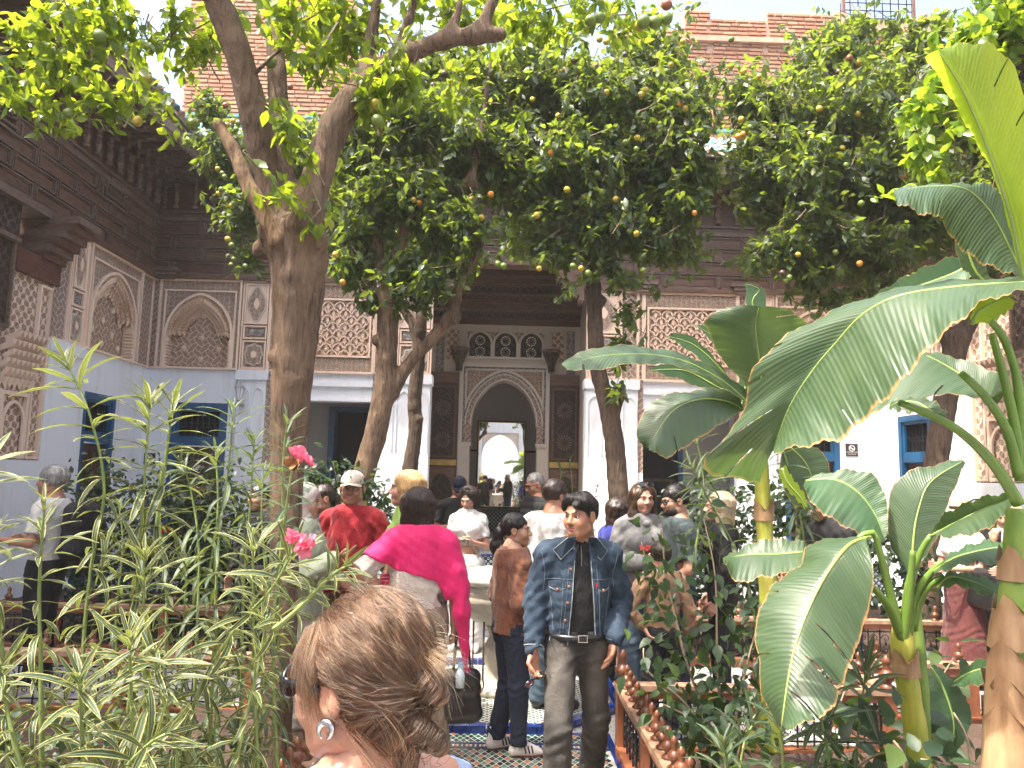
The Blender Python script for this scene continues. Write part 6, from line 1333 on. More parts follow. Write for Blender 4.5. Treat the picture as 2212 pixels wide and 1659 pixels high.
def denim(name, c, fade, pts=()):
    t = NT(name); p = t.ob(); w = t.noise(t.mapv(p, (260, 260, 90)), 1, 3, .7); n = t.noise(p, 5, 6, .65)
    cc = t.mix(t.ramp(n, [(.38, (0, 0, 0)), (.72, (.6, .6, .6))]), c, fade); cc = t.mix(t.M('MULTIPLY', w, .45), cc, tuple(q*.35 for q in c))
    for (q, r) in pts:      # worn pale places
        nd = t.n('VectorMath', operation='DISTANCE'); t.l(t.mapv(p, (1, 1, .45)), nd.inputs[0]); nd.inputs[1].default_value = (q[0], q[1], q[2]*.45)
        cc = t.mix(t.M('MULTIPLY', t.ramp(nd.outputs['Value'], [(.0, (1, 1, 1)), (r, (0, 0, 0))]), .8), cc, fade)
    wr = t.noise(t.mapv(p, (1, 1, .8)), 11, 4, .6); t.bump(t.M('ADD', t.M('MULTIPLY', w, .15), wr), .6, .03); return t.fin(cc, .85)
def hand_sdf(s, o, f, n, side, curl, sc=1.0, r0=1.0):
    """o wrist, f towards the fingers, n palm normal (the side fingers curl to), side: thumb direction"""
    o, f, n = Vector(o), Vector(f).normalized(), Vector(n); n = (n-f*n.dot(f)).normalized(); u = f.cross(n)*side
    W_ = lambda a, b, c: o+(u*a+f*b+n*c)*sc
    s.cone(W_(0, -.02, 0), W_(0, .02, 0), .026*sc, .027*sc, .02, ax=n, ratio=.75)
    for a in (-.026, -.009, .009, .026): s.cone(W_(a*.7, .02, 0), W_(a, .082, 0), .014*sc, .0115*sc, .012)
    for i, (a, L) in enumerate(((.029, .070), (.010, .080), (-.010, .074), (-.028, .058))):
        p = W_(a, .085, 0); ang = 0.15; r = .0088*sc*r0; sp = a*.5
        for j, fr_ in enumerate((.45, .3, .25)):
            ang += curl[i] if hasattr(curl, '__len__') else curl; d = (f*math.cos(ang)+n*math.sin(ang)+u*sp*2).normalized(); q = p+d*L*fr_*sc; s.cone(p, q, r, r*.9, .004); p = q; r *= .92
    t0 = W_(.028, .022, .006); t1 = W_(.052, .052, .016); c = (curl[0] if hasattr(curl, '__len__') else curl); t2 = W_(.052-.012*c, .082, .024+.02*c); t3 = W_(.045-.026*c, .104, .030+.03*c)
    s.cone(t0, t1, .0145*sc, .011*sc, .012); s.cone(t1, t2, .0105*sc, .0095*sc, .004); s.cone(t2, t3, .0095*sc, .008*sc, .004)
def head_pts(hc, yaw, pitch, roll=0.0):
    M_ = Matrix.Translation(hc) @ Matrix.Rotation(yaw, 4, 'Z') @ Matrix.Rotation(pitch, 4, 'X') @ Matrix.Rotation(roll, 4, 'Y'); return M_
def head_local(h, beard=False, female=False, wide=1.0):
    s = SDF((-.12, -.14, -.17), (.12, .16, .15), h, .08); w = wide
    s.ell((0, -.018, .032), (.075*w, .094, .088), 0); s.ell((0, .02, -.03), (.062*w, .072, .085), .03)
    s.ell((0, .058, -.092), (.028 if female else .036, .026, .024), .035); s.cone((-.05*w, .0, -.072), (0, .05, -.095), .022, .02, .03); s.cone((.05*w, .0, -.072), (0, .05, -.095), .022, .02, .03)
    for q in (-1, 1):
        s.ell((q*.037, .060, -.035), (.026, .024, .026), .03); s.ell((q*.033, .094, .000), (.019, .014, .011), .014, '-')
        s.ell((q*.030, .073, -.001), (.0135, .0135, .0125), .003); s.cone((q*.014, .089, .020), (q*.045, .078, .022), .0075, .006, .012)
        s.cone((q*.018, .0885, .0085), (q*.042, .0795, .006), .0035, .003, .004)
        s.ell((q*.0125, .096, -.036), (.009, .010, .008), .008); s.ell((q*.079*w, -.008, -.008), (.009, .021, .032), .012); s.ell((q*.087*w, .0, -.005), (.006, .011, .018), .006, '-')
    s.cone((0, .086, .010), (0, .108, -.030), .0075, .0125, .012)
    s.ell((0, .0885, -.060), (.024, .0085, .0055), .006); s.ell((0, .0875, -.071), (.020, .0085, .0065), .006)
    s.ell((0, .096, -.0658), (.022, .006, .0016), .003, '-')
    s.cone((0, -.030, -.06), (0, -.045, -.17), .054*(.9 if female else 1.04), .056*(.9 if female else 1.08), .03)
    return s.mesh()
_HC = {}
def person(label, x, y, H, face, skin='fair', female=False, head=(0, 0), head_roll=0.0, joints=None, hands=None, top=None, bottom=None, hair=None, shoe=None, res=.012, hres=.006, bulk=1.0, group=None, z0=0.0, lean=(0, 0), wide=1.0, name='person', beard=None, legs=True):
    """person standing at x, y; local frame: faces +Y, right hand towards +X. face: world heading, radians, 0 faces away"""
    s = H/1.72; o = empty(name, (x, y, z0)); o.rotation_euler = (0, 0, face); o.scale = (s, s, s); tag(o, label, 'person', group)
    J = dict(hipR=(.09, 0, .90), hipL=(-.09, 0, .90), kneR=(.10, .02, .49), kneL=(-.10, .02, .49), ankR=(.11, -.01, .10), ankL=(-.11, -.01, .10),
             shR=(.170*bulk, -.01, 1.375), shL=(-.170*bulk, -.01, 1.375), elR=(.245*bulk, -.03, 1.12), elL=(-.245*bulk, -.03, 1.12), wrR=(.25*bulk, .06, .87), wrL=(-.25*bulk, .06, .87), head=(0, .02, 1.60))
    if female: J.update(shR=(.148*bulk, -.01, 1.365), shL=(-.148*bulk, -.01, 1.365), elR=(.21*bulk, -.03, 1.11), elL=(-.21*bulk, -.03, 1.11), wrR=(.22*bulk, .06, .88), wrL=(-.22*bulk, .06, .88))
    J.update(joints or {}); lx, ly = lean
    def B(p): z = max(0, p[2]-.95); return (p[0]+lx*z, p[1]+ly*z, p[2])
    for k in ('shR', 'shL', 'head'): J[k] = B(J[k])
    hd = {'R': dict(f=None, n=(-1, .3, 0), c=.35), 'L': dict(f=None, n=(1, .3, 0), c=.35)}
    for k, v in (hands or {}).items(): hd[k].update(v)
    sk = SKIN[skin]; V_, F_, MI = [], [], []; off = 0
    def addm(v, f, mi):
        nonlocal off
        if len(f) == 0: return
        V_.append(np.asarray(v)); F_.append(np.asarray(f)+off); MI.append(np.asarray(mi) if hasattr(mi, '__len__') else np.full(len(f), mi)); off += len(v)
    # body core, arms, neck in one surface
    P = np.array([J[k] for k in J]); b = SDF((min(P[:, 0].min(), -.2)-.12, P[:, 1].min()-.22, .02), (max(P[:, 0].max(), .2)+.12, P[:, 1].max()+.22, 1.62), res, .08)
    sh = J['shR']
    b.cone(B((0, 0, .95)), B((0, 0, 1.18)), .115*bulk, .125*bulk, ax=(0, 1, 0), ratio=.7); b.cone(B((0, 0, 1.15)), B((0, -.01, 1.36)), .13*bulk, .135*bulk, .05, ax=(0, 1, 0), ratio=.7)
    b.cone(J['shR'], B((.05, -.015, 1.425)), .042, .035, .04); b.cone(J['shL'], B((-.05, -.015, 1.425)), .042, .035, .04); b.cone(B((0, -.02, 1.38)), (J['head'][0], J['head'][1]-.035, J['head'][2]-.10), .062, .050, .05)
    b.cone(J['hipR'], J['hipL'], .075, .075, .05)
    for q in 'RL':
        b.cone(J['sh'+q], J['el'+q], .045*bulk, .036, .03); b.cone(J['el'+q], J['wr'+q], .037, .024, .02)
        if legs: b.cone(J['hip'+q], J['kne'+q], .08, .052, .04); b.cone(J['kne'+q], J['ank'+q], .052, .034, .03)
    addm(*b.mesh(), 0)
    key = (hres, female, wide)
    if key not in _HC: _HC[key] = head_local(hres, female=female, wide=wide)
    hv, hf = _HC[key]; HM = head_pts(Vector(J['head']), math.radians(head[0]), math.radians(head[1]), math.radians(head_roll)); A = np.array(HM)
    hw = hv@A[:3, :3].T+A[:3, 3]; c = hv[hf].mean(1)
    lip = (abs(c[:, 0]) < .023) & (abs(c[:, 2]+.0655) < .0095-abs(c[:, 0])*.18) & (c[:, 1] > .082); addm(hw, hf, lip.astype(int))
    # eyes, brows
    g = MB()
    for q in (-1, 1):
        g.lathe([(math.sin(math.pi*i/6)*.0118+1e-5, -math.cos(math.pi*i/6)*.0118) for i in range(7)], EYW, (q*.031, .0760, -.001), 10)
    n1 = len(g.f)
    for q in (-1, 1):
        g.lathe([(math.sin(math.pi*i/6)*.0064+1e-5, -math.cos(math.pi*i/6)*.0064) for i in range(7)], EYD, (q*.031, .0836, -.001), 10)
        g.tube([(q*.016, .0935, .019), (q*.032, .090, .024), (q*.048, .076, .018)], [.0032, .0036, .002], EYD, 5)
        g.tube([(q*.018, .0885, .005), (q*.031, .0895, .0105), (q*.044, .080, .004)], [.0012, .0016, .001], EYD, 4)
    gv = np.array(g.v)@A[:3, :3].T+A[:3, 3]
    q4 = np.array([(f+(f[-1],)*(4-len(f)))[:4] for f in g.f if len(f) <= 4]); mi4 = np.array([2 if m == 0 else 3 for f, m in zip(g.f, g.m) if len(f) <= 4]); addm(gv, q4, mi4)
    # hands
    for q, sd_ in (('R', 1), ('L', -1)):
        h = hd[q]; w = Vector(J['wr'+q]); f = Vector(h['f']) if h['f'] else (w-Vector(J['el'+q])).normalized()
        S = SDF(tuple(w-Vector((.2, .2, .2))), tuple(w+Vector((.2, .2, .2))), .006, .04); hand_sdf(S, w+f*.015, f, h['n'], h.get('side', sd_), h['c'], .95 if female else 1.03); addm(*S.mesh(), 0)
    vv = np.concatenate(V_); ff = np.concatenate(F_); mi = np.concatenate(MI)
    bad = ff[:, 2] == ff[:, 3]; tri = ff[bad]
    me = npmesh('body', vv, ff[~bad], [sk, LIP, EYW, EYD], True, mi[~bad]); bo = link('body', me, o)
    R = dict(o=o, J=J, HM=HM, B=B, body=bo, H=H)
    if shoe:
        for q in 'RL':
            a = Vector(J['ank'+q]); f = Vector((J['kne'+q][0]*0+(.18 if q == 'R' else -.18), 1, 0)).normalized(); g = SDF((a.x-.2, a.y-.22, a.z-.13), (a.x+.2, a.y+.32, a.z+.12), .008, .05)
            g.cone(a+f*-.03+Vector((0, 0, -.055)), a+f*.15+Vector((0, 0, -.075)), .042, .034, .03); g.cone(a, a+f*.10+Vector((0, 0, -.06)), .042, .036, .04); g.cone(a, a+Vector((0, 0, .05)), .044, .046, .03); g.below((0, 0, a.z-.10))
            v, fc = g.mesh(); m = npmesh('shoe', v, fc, shoe if isinstance(shoe, list) else [shoe], True, (v[fc].mean(1)[:, 2] < a.z-.078).astype(int) if isinstance(shoe, list) else None); link('shoe', m, o)
    if top: R['top'] = garment_top(R, bulk, female, res, **top)
    if bottom: R['bottom'] = garment_bottom(R, bulk, res, **bottom)
    if hair: R['hair'] = hair_part(R, **hair)
    return R
def garment_top(R, bulk, female, res, mat, sleeve=.55, hem=.92, neck=1.455, thick=.018, loose=1.0, name='shirt', open_=None, puff=0.0, amp=.003, hood=False, midcut=None, seed=1):
    J, B = R['J'], R['B']; P = np.array([J[k] for k in J if k[:2] in ('sh', 'el', 'wr')]); lo, hi = P.min(0), P.max(0)
    s = SDF((min(lo[0], -.22)-.12, min(lo[1], -.2)-.12, min(hem, lo[2])-.06), (max(hi[0], .22)+.12, max(hi[1], .2)+.12, 1.62), res*.9, .07); t = thick; w = bulk
    s.cone(B((0, 0, hem)), B((0, 0, 1.18)), (.135*w*loose+t), .128*w*loose+t, 0, ax=(0, 1, 0), ratio=.75); s.cone(B((0, 0, 1.13)), B((0, -.01, 1.35)), .135*w+t, .135*w+t, .05, ax=(0, 1, 0), ratio=.74)
    s.cone(J['shR'], B((.045, -.015, 1.43)), .046+t, .034+t, .05); s.cone(J['shL'], B((-.045, -.015, 1.43)), .046+t, .034+t, .05); s.cone(B((0, -.02, 1.36)), B((0, -.012, 1.48)), .085+t, .056+t*.8, .06)
    if female:
        for q in (-1, 1): s.ell(B((q*.07, .075, 1.27)), (.07+t, .055+t, .065+t), .04)
    if sleeve > 0:
        for q in 'RL':
            a, e, wr = Vector(J['sh'+q]), Vector(J['el'+q]), Vector(J['wr'+q])
            if sleeve <= 1: s.cone(a, a.lerp(e, sleeve), .050+t, .047+t+.006*(loose > 1), .03)
            else: s.cone(a, e, .050+t, .042+t, .03); s.cone(e, e.lerp(wr, (sleeve-1)), .041+t, .030+t, .025)
    if puff:
        Z = s.ax[2][None, None, :]; s.F = s.F-(puff*np.abs(np.sin(Z*math.pi/.075))).astype(np.float32)
    s.noise(amp, 16, seed); s.noise(amp*.8, 38, seed+5); Zf = s.ax[2][None, None, :]; Xf = s.ax[0][:, None, None]; Yf = s.ax[1][None, :, None]
    if not puff: s.F = (s.F+.0035*np.sin(Zf*80+np.abs(Xf)*70+3*np.sin(Yf*20+seed))*np.clip((np.abs(Xf)-.12)/.08, .25, 1)).astype(np.float32)
    for q in 'RL':      # cut the sleeve end square
        if 0 < sleeve <= 1:
            a, e = np.array(J['sh'+q]), np.array(J['el'+q]); d = (e-a)/np.linalg.norm(e-a); c = a+(e-a)*sleeve
            X, Y, Z = s.ax[0][:, None, None], s.ax[1][None, :, None], s.ax[2][None, None, :]; pl = (X-c[0])*d[0]+(Y-c[1])*d[1]+(Z-c[2])*d[2]; near = np.sqrt((X-c[0])**2+(Y-c[1])**2+(Z-c[2])**2)-.13
            s.F = np.maximum(s.F, np.where(near < 0, pl, -1)).astype(np.float32)
    X, Y, Z = s.ax[0][:, None, None], s.ax[1][None, :, None], s.ax[2][None, None, :]
    if sleeve <= 1 or True:
        core = (np.abs(X) < .24*w) & (Z < hem+.05); s.F = np.where(core, np.maximum(s.F, (hem-Z)), s.F).astype(np.float32)
    s.F = np.maximum(s.F, (Z+(Y-.0)*(-.12 if not open_ else -.1)-neck-.02-0*X)).astype(np.float32)
    if open_:           # open front: wedge between two edges
        z1, w0, w1 = open_[:3]; wd = np.clip((1.45-Z)/(1.45-hem), 0, 1)*(w1-w0)+w0; s.F = np.maximum(s.F, np.minimum(wd-np.abs(X-open_[3] if len(open_) > 3 else X), Y-.01)).astype(np.float32)
    v, f = s.mesh(); me = npmesh(name, v, f, [mat], True); ob = link(name, me, R['o']); 
    return ob
def garment_bottom(R, bulk, res, mat, loose=.022, top=.98, flare=0.0, name='trousers', end=.0, skirt=False, amp=.004, seed=3, waist=1.0, cut=.035):
    J = R['J']; P = np.array([J[k] for k in J if k[:3] in ('hip', 'kne', 'ank')]); lo, hi = P.min(0), P.max(0)
    s = SDF((lo[0]-.26, lo[1]-.3, .0), (hi[0]+.26, hi[1]+.3, top+.05), res*.95, .08); w = bulk
    s.cone((0, 0, top), (0, -.01, .90), .135*w*waist, .155*w, 0, ax=(0, 1, 0), ratio=.78)
    if skirt: s.cone((0, 0, .9), (0, 0, .15), .16*w, .27, .05, ax=(0, 1, 0), ratio=.8)
    for q in 'RL':
        h, k, a = Vector(J['hip'+q]), Vector(J['kne'+q]), Vector(J['ank'+q]); s.cone(h, k, .085*w+loose*.7, .056+loose, .03); s.cone(k, a.lerp(k, end)+Vector((0, 0, -.03)), .056+loose, .040+loose+flare, .02)
    s.noise(amp*1.4, 13, seed); s.noise(amp, 34, seed+4); Zf = s.ax[2][None, None, :]; Xf = s.ax[0][:, None, None]; Yf = s.ax[1][None, :, None]
    mk = np.exp(-((Zf-.47)/.10)**2)+.9*np.exp(-((Zf-.14)/.09)**2)+.6*np.exp(-((Zf-.84)/.06)**2); s.F = (s.F+.0045*np.sin(Zf*95+Xf*38+3*np.sin(Yf*22+seed))*mk).astype(np.float32); s.below((0, 0, cut)); Z = s.ax[2][None, None, :]; s.F = np.maximum(s.F, Z-top).astype(np.float32)
    v, f = s.mesh(); return link(name, npmesh(name, v, f, [mat], True), R['o'])
def strands(obj, flow, n, L, rad, mat, parent, seed=0, lift=.002, name='hair_strands', seg=6, jit=.25, zmin=-9, wild=.0):
    """hair curves laid over the surface of obj, following flow(p)"""
    me = obj.data; rr = np.random.RandomState(seed); nv = len(me.vertices); co = np.empty(nv*3); me.vertices.foreach_get('co', co); co = co.reshape(-1, 3)
    no = np.empty(nv*3); me.vertices.foreach_get('normal', no); no = no.reshape(-1, 3); i = rr.randint(0, nv, n); p = co[i].copy(); nm = no[i]
    from mathutils.kdtree import KDTree
    kd = KDTree(nv)
    for k, c in enumerate(co): kd.insert(c, k)
    kd.balance(); ll = L*rr.uniform(.5, 1.2, n)/seg; out = [p+nm*rad]; rnd_ = rr.normal(size=(n, 3))*jit; w = rr.rand(n) < wild; lf = lift*rr.uniform(.3, 1.5, n)+w*.012
    for s in range(seg):
        d = flow(p)+rnd_*(1+w[:, None]*1.5); d -= nm*(d*nm).sum(1, keepdims=True); d = unit(d); p = p+d*ll[:, None]
        j = np.array([kd.find(q)[1] for q in p]); nm = no[j]; q = co[j]; h = ((p-q)*nm).sum(1, keepdims=True); p = p-nm*h; out.append(p+nm*(lf*math.sin(math.pi*(s+1)/(seg+1)*.9)+w*.01*(s/seg))[:, None])
    pts = np.stack(out, 1); cu = bpy.data.hair_curves.new(name); cu.add_curves([seg+1]*n); cu.points.foreach_set('position', pts.astype(np.float32).ravel())
    try: cu.points.foreach_set('radius', np.tile(np.linspace(rad, rad*.3, seg+1), n).astype(np.float32))
    except Exception: pass
    cu.materials.append(mat); o = bpy.data.objects.new(name, cu); C.objects.link(o); o.parent = parent; o['kind'] = 'stuff'; return o
def hair_part(R, mat, style='short', res=.008, L=.08, n=900, extra=None):
    HM = R['HM']; s = SDF((-.2, -.28, -.5), (.2, .2, .2), res, .06); m = HAIR[mat] if isinstance(mat, str) else mat
    if style in ('short', 'buzz', 'receding'):
        k = .005 if style == 'buzz' else .012
        s.ell((0, -.022, .036), (.075+k, .092+k, .086+k), 0)
        s.ell((0, .085, -.02), (.085, .075, .062), .012, '-')
        if style == 'receding': s.ell((0, .09, .07), (.055, .06, .07), .02, '-')
        s.below((0, 0, -.075)); 
        for q in (-1, 1): s.ell((q*.088, .0, -.03), (.03, .028, .045), .01, '-')
    elif style == 'quiff':
        s.ell((0, -.026, .034), (.084, .102, .094), 0); s.ell((-.015, .045, .086), (.060, .045, .034), .04); s.ell((.05, .03, .06), (.034, .045, .045), .03); s.cone((-.05, .06, .08), (-.03, .096, .055), .022, .012, .02)
        s.ell((.014, .108, -.012), (.074, .076, .086), .012, '-'); s.ell((0, .11, -.04), (.09, .07, .07), .01, '-'); s.below((0, 0, -.115), n=(0, -.35, 1)); s.ell((.085, .012, -.035), (.024, .024, .04), .008, '-'); s.ell((-.085, .012, -.035), (.024, .024, .04), .008, '-')
    elif style == 'bob':
        s.ell((0, -.025, .035), (.098, .112, .098), 0)
        for q in (-1, 1): s.cone((q*.065, -.02, .02), (q*.075, -.015, -.13), .045, .036, .05); 
        s.cone((0, -.075, .02), (0, -.085, -.13), .055, .045, .06, ax=(1, 0, 0), ratio=1.3)
        s.ell((0, .115, -.05), (.070, .085, .12), .015, '-'); s.below((0, 0, -.165)) 
    elif style == 'long':
        s.ell((0, -.022, .036), (.092, .108, .094), 0)
        for q in (-1, 1): s.cone((q*.06, -.01, .03), (q*.085, .0, -.16), .042, .036, .05); s.cone((q*.085, .0, -.16), (q*.10, .03, -.34), .040, .020, .04)
        s.cone((0, -.07, .0), (0, -.09, -.3), .06, .045, .05, ax=(1, 0, 0), ratio=1.5); s.ell((0, .12, -.06), (.066, .09, .16), .015, '-')
    elif style == 'ponytail':
        s.ell((0, -.022, .036), (.082, .100, .092), 0); s.ell((0, .085, -.03), (.09, .075, .075), .012, '-'); s.below((0, 0, -.10), n=(0, -.3, 1))
        for q in (-1, 1): s.ell((q*.088, .005, -.025), (.025, .024, .038), .008, '-')
        s.ell((0, -.125, .0), (.03, .03, .03), .02); s.cone((0, -.135, -.01), (-.02, -.16, -.12), .032, .045, .02); s.cone((-.02, -.16, -.12), (-.05, -.15, -.30), .045, .022, .03)
    elif style == 'tousled':
        s.ell((0, -.022, .040), (.098, .112, .102), 0); s.ell((0, .10, -.03), (.082, .075, .075), .012, '-'); s.below((0, 0, -.12), n=(0, -.25, 1))
    s.noise(.0035, 40, 2); v, f = s.mesh(); A = np.array(HM); me = npmesh('hair', v@A[:3, :3].T+A[:3, 3], f, [m], True); ob = link('hair', me, R['o'])
    if n:
        c = np.array(HM.translation); up = np.array(HM.to_3x3() @ Vector((0, .2, 1)))
        def flow(p):
            q = p-c-up*.06; return unit(q*np.array([1, 1, .2]))*.5+np.array([0, 0, -1.0])
        strands(ob, flow, n, L, .0012, m, R['o'], 3, .003)
    return ob
def head_thing(R, mb, name, parent=None):
    """piece modelled in head coordinates"""
    mb.v = [tuple(R['HM'] @ Vector(p)) for p in mb.v]; return mb.obj(name, parent or R['o'], True)
BLK = simple('black_plastic', (.012, .012, .013), .18, .1, spec=.6); LENS = simple('dark_lens', (.008, .008, .01), .05, .05, spec=.8, bst=0)
def glasses(R, z=0.0, y=.0, tilt=0.0, lens=True, name='glasses', thick=.0035, rw=.027, rh=.02):
    g = MB(); Mx = Matrix.Translation((0, y, z)) @ Matrix.Rotation(tilt, 4, 'X')
    for q in (-1, 1):
        P = [Mx @ Vector((q*.033+rw*math.cos(a*math.pi/7)*(1.0), .102-abs(rw*math.cos(a*math.pi/7)*q+.033)*.15, rh*math.sin(a*math.pi/7))) for a in range(15)]
        g.tube(P, thick, BLK, 5, False)
        if lens: g.add([tuple(p) for p in P[:-1]], [tuple(range(14))], LENS)
        g.tube([Mx @ Vector((q*.06, .094, .006)), Mx @ Vector((q*.079, .05, .004)), Mx @ Vector((q*.083, -.005, -.002))], thick*.9, BLK, 5)
    g.tube([Mx @ Vector((-.008, .104, .003)), Mx @ Vector((.008, .104, .003))], thick, BLK, 5); return head_thing(R, g, name)
def cap(R, mat, name='cap'):
    s = SDF((-.14, -.16, -.02), (.14, .24, .18), .007, .05); s.ell((0, -.02, .045), (.088, .106, .088), 0); s.below((0, 0, .028)); s.ell((0, -.02, .035), (.080, .098, .080), 0, '-')
    v, f = s.mesh(); A = np.array(R['HM'] @ Matrix.Rotation(-.05, 4, 'X')); me = npmesh(name, v@A[:3, :3].T+A[:3, 3], f, [mat], True); c = link(name, me, R['o'])
    g = MB(); n = 10
    P = []
    for zz in (0, -.004):
        for i in range(n+1):
            a = math.pi*i/n; x = -.075*math.cos(a)
            P += [(x, .060+.022*math.sin(a), .040+zz-.012*abs(math.cos(a))), (x*1.02, .060+.10*math.sin(a), .034+zz-.018*abs(math.cos(a)))]
    m = 2*(n+1); g.add(P, [(2*i, 2*i+1, 2*i+3, 2*i+2) for i in range(n)]+[(m+2*i+2, m+2*i+3, m+2*i+1, m+2*i) for i in range(n)]+[(2*i+1, m+2*i+1, m+2*i+3, 2*i+3) for i in range(n)], mat)
    head_thing(R, g, 'visor', None); return c
CL = {k: cloth(k+'_cloth', c, rough=.85) for k, c in dict(red=(.30, .006, .014), black=(.006, .006, .007), white=(.54, .52, .49), cream=(.52, .44, .39), khaki=(.19, .145, .10), navy=(.008, .012, .026), grey=(.20, .195, .19), royal=(.01, .02, .22), slate=(.045, .065, .068), tan=(.25, .145, .08), burgundy=(.09, .018, .016), leaf=(.20, .33, .05), beige=(.42, .38, .30), brownj=(.09, .035, .02), sage=(.38, .42, .30), magenta=(.12, .01, .035)).items()}
MAG = cloth('pink_scarf_cloth', (.66, .003, .12), 300, .3, .05, .7, .35)
SUEDE = cloth('brown_suede', (.125, .042, .019), 90, .4, .18, .9)
DEN = denim('blue_denim', (.018, .037, .068), (.075, .12, .17)); DJN = denim('dark_jeans', (.008, .014, .032), (.02, .03, .06)); LJN = denim('light_jeans', (.06, .10, .14), (.13, .18, .22))
GJN = denim('faded_black_jeans', (.015, .0135, .013), (.11, .098, .084), [((.12, .13, .80), .10), ((-.12, .10, .78), .10), ((.10, .12, .62), .14), ((-.12, .10, .55), .12), ((.10, .2, .47), .09)])
LEATH = simple('black_leather', (.012, .012, .013), .3, .2, 15, spec=.6); SOLE = simple('gum_sole', (.36, .13, .07), .6); WSH = simple('white_shoe', (.66, .60, .56), .5); BSH = simple('black_shoe', (.012, .012, .014), .35)
pi = math.pi
def PX(dx, Y): return at(dx, 1100, Y).x
def face_cam(dx, Y): return pi
# ---- man in denim jacket
Yd = 4.3
R = person('man in an open blue denim jacket and faded black jeans walking forward', PX(1250, Yd), Yd, 1.71, pi+.05, 'tan', head=(-42, -3), res=.009, hres=.0035, bulk=1.0, wide=1.02,
    joints=dict(kneR=(.12, .20, .50), ankR=(.13, .17, .10), kneL=(-.12, -.04, .49), ankL=(-.15, -.36, .16), elR=(.232, -.03, 1.12), wrR=(.245, .06, .885), elL=(-.262, -.09, 1.13), wrL=(-.195, .09, .95), head=(0, .05, 1.60)),
    hands=dict(R=dict(f=(-.05, .2, -1), n=(-.6, .9, 0), c=.55), L=dict(f=(.3, -.25, -1), n=(1, .2, 0), c=.2)),
    top=dict(mat=CL['black'], sleeve=.6, hem=.96, neck=1.46, thick=.004, name='polo_shirt'), bottom=dict(mat=GJN, loose=.014, flare=.02, top=.985), hair=dict(mat='black', style='quiff', n=2500, L=.07, res=.006), shoe=BSH)
mandenim = R
jk = garment_top(R, 1.02, False, .009, DEN, sleeve=1.94, hem=.90, neck=1.455, thick=.026, loose=1.0, name='denim_jacket', open_=(1.45, .035, .075, -.01), amp=.005, seed=9)
from mathutils.bvhtree import BVHTree
def bvh(ob): me = ob.data; return BVHTree.FromPolygons([v.co for v in me.vertices], [tuple(p.vertices) for p in me.polygons])
def front(bv, x, z, d=(0, -1, 0), y=1.0, off=.003):
    h = bv.ray_cast(Vector((x, y, z)), Vector(d)); return (h[0]-Vector(d)*off) if h[0] else Vector((x, .15, z))
SEAM = simple('denim_seam_thread', (.12, .16, .19), .8); SEAMD = simple('denim_edge', (.26, .29, .30), .8); COP = simple('copper_button', (.45, .22, .12), .35, metal=.8); REDTAB = simple('red_tab', (.45, .01, .02), .7)
bv = bvh(jk)
def seam(pts, r=.002, m=SEAM, mb=None):
    out = []
    for (a, b) in zip(pts[:-1], pts[1:]):
        for k in range(6): t = k/6; out.append(front(bv, a[0]+(b[0]-a[0])*t, a[1]+(b[1]-a[1])*t))
    out.append(front(bv, *pts[-1])); mb.tube(out, r, m, 4)
g = MB()
for q in (-1, 1):
    cx0 = -.01
    w = lambda z: .038+(.075-.035)*min(1, max(0, (1.45-z)/.55))
    seam([(cx0+q*w(z), z) for z in (1.36, 1.25, 1.1, .97, .915)], .0028, SEAMD, g); seam([(cx0+q*(w(z)+.03), z) for z in (1.34, 1.22, 1.1, .98)], .0016, SEAM, g)
    seam([(cx0+q*.055, 1.262), (q*.12, 1.26), (q*.19, 1.255)], .002, SEAM, g)
    seam([(q*.098, 1.245), (q*.102, 1.1), (q*.11, .965)], .0018, SEAM, g); seam([(q*.165, 1.225), (q*.15, 1.1), (q*.14, .965)], .0018, SEAM, g)
    seam([(cx0+q*.085, .955), (q*.17, .95)], .0022, SEAM, g); seam([(q*.21, 1.40), (q*.19, 1.30), (q*.195, 1.2)], .002, SEAM, g)
    seam([(q*.085, 1.245), (q*.085, 1.215), (q*.125, 1.195), (q*.165, 1.215), (q*.168, 1.245)], .002, SEAMD, g)
g.obj('jacket_seams', jk)
g = MB()
for q in (-1, 1):    # pocket flaps, buttons, collar
    P = [front(bv, q*a, b, off=.007) for a, b in ((.085, 1.248), (.085, 1.217), (.125, 1.195), (.165, 1.217), (.168, 1.248))]; Q = [p+Vector((0, -.006, 0)) for p in P]
    f = MB(); f.add(P+Q, [(0, 1, 2, 3, 4)]+[(j, (j+1) % 5, 5+(j+1) % 5, 5+j) for j in range(5)], DEN); f.obj('pocket_flap', jk)
def button(p, r=.0075):
    f = MB(); f.lathe([(r*.4, -.002), (r, 0), (r, .003), (r*.6, .0045)], COP, n=12); f.v = [(p.x+a, p.y+c, p.z+b) for a, b, c in f.v]; f.obj('button', jk, True)
for z in (1.315, 1.225, 1.14, 1.045, .955, .915): button(front(bv, .045+(1.45-z)*.09, z))
button(front(bv, .125, 1.205, off=.01)); button(front(bv, -.125, 1.205, off=.01))
f = MB(); p = front(bv, -.084, 1.235, off=.006); f.box(p.x-.005, p.x+.003, p.y-.002, p.y+.003, p.z-.012, p.z+.01, REDTAB); f.obj('red_tab', jk)
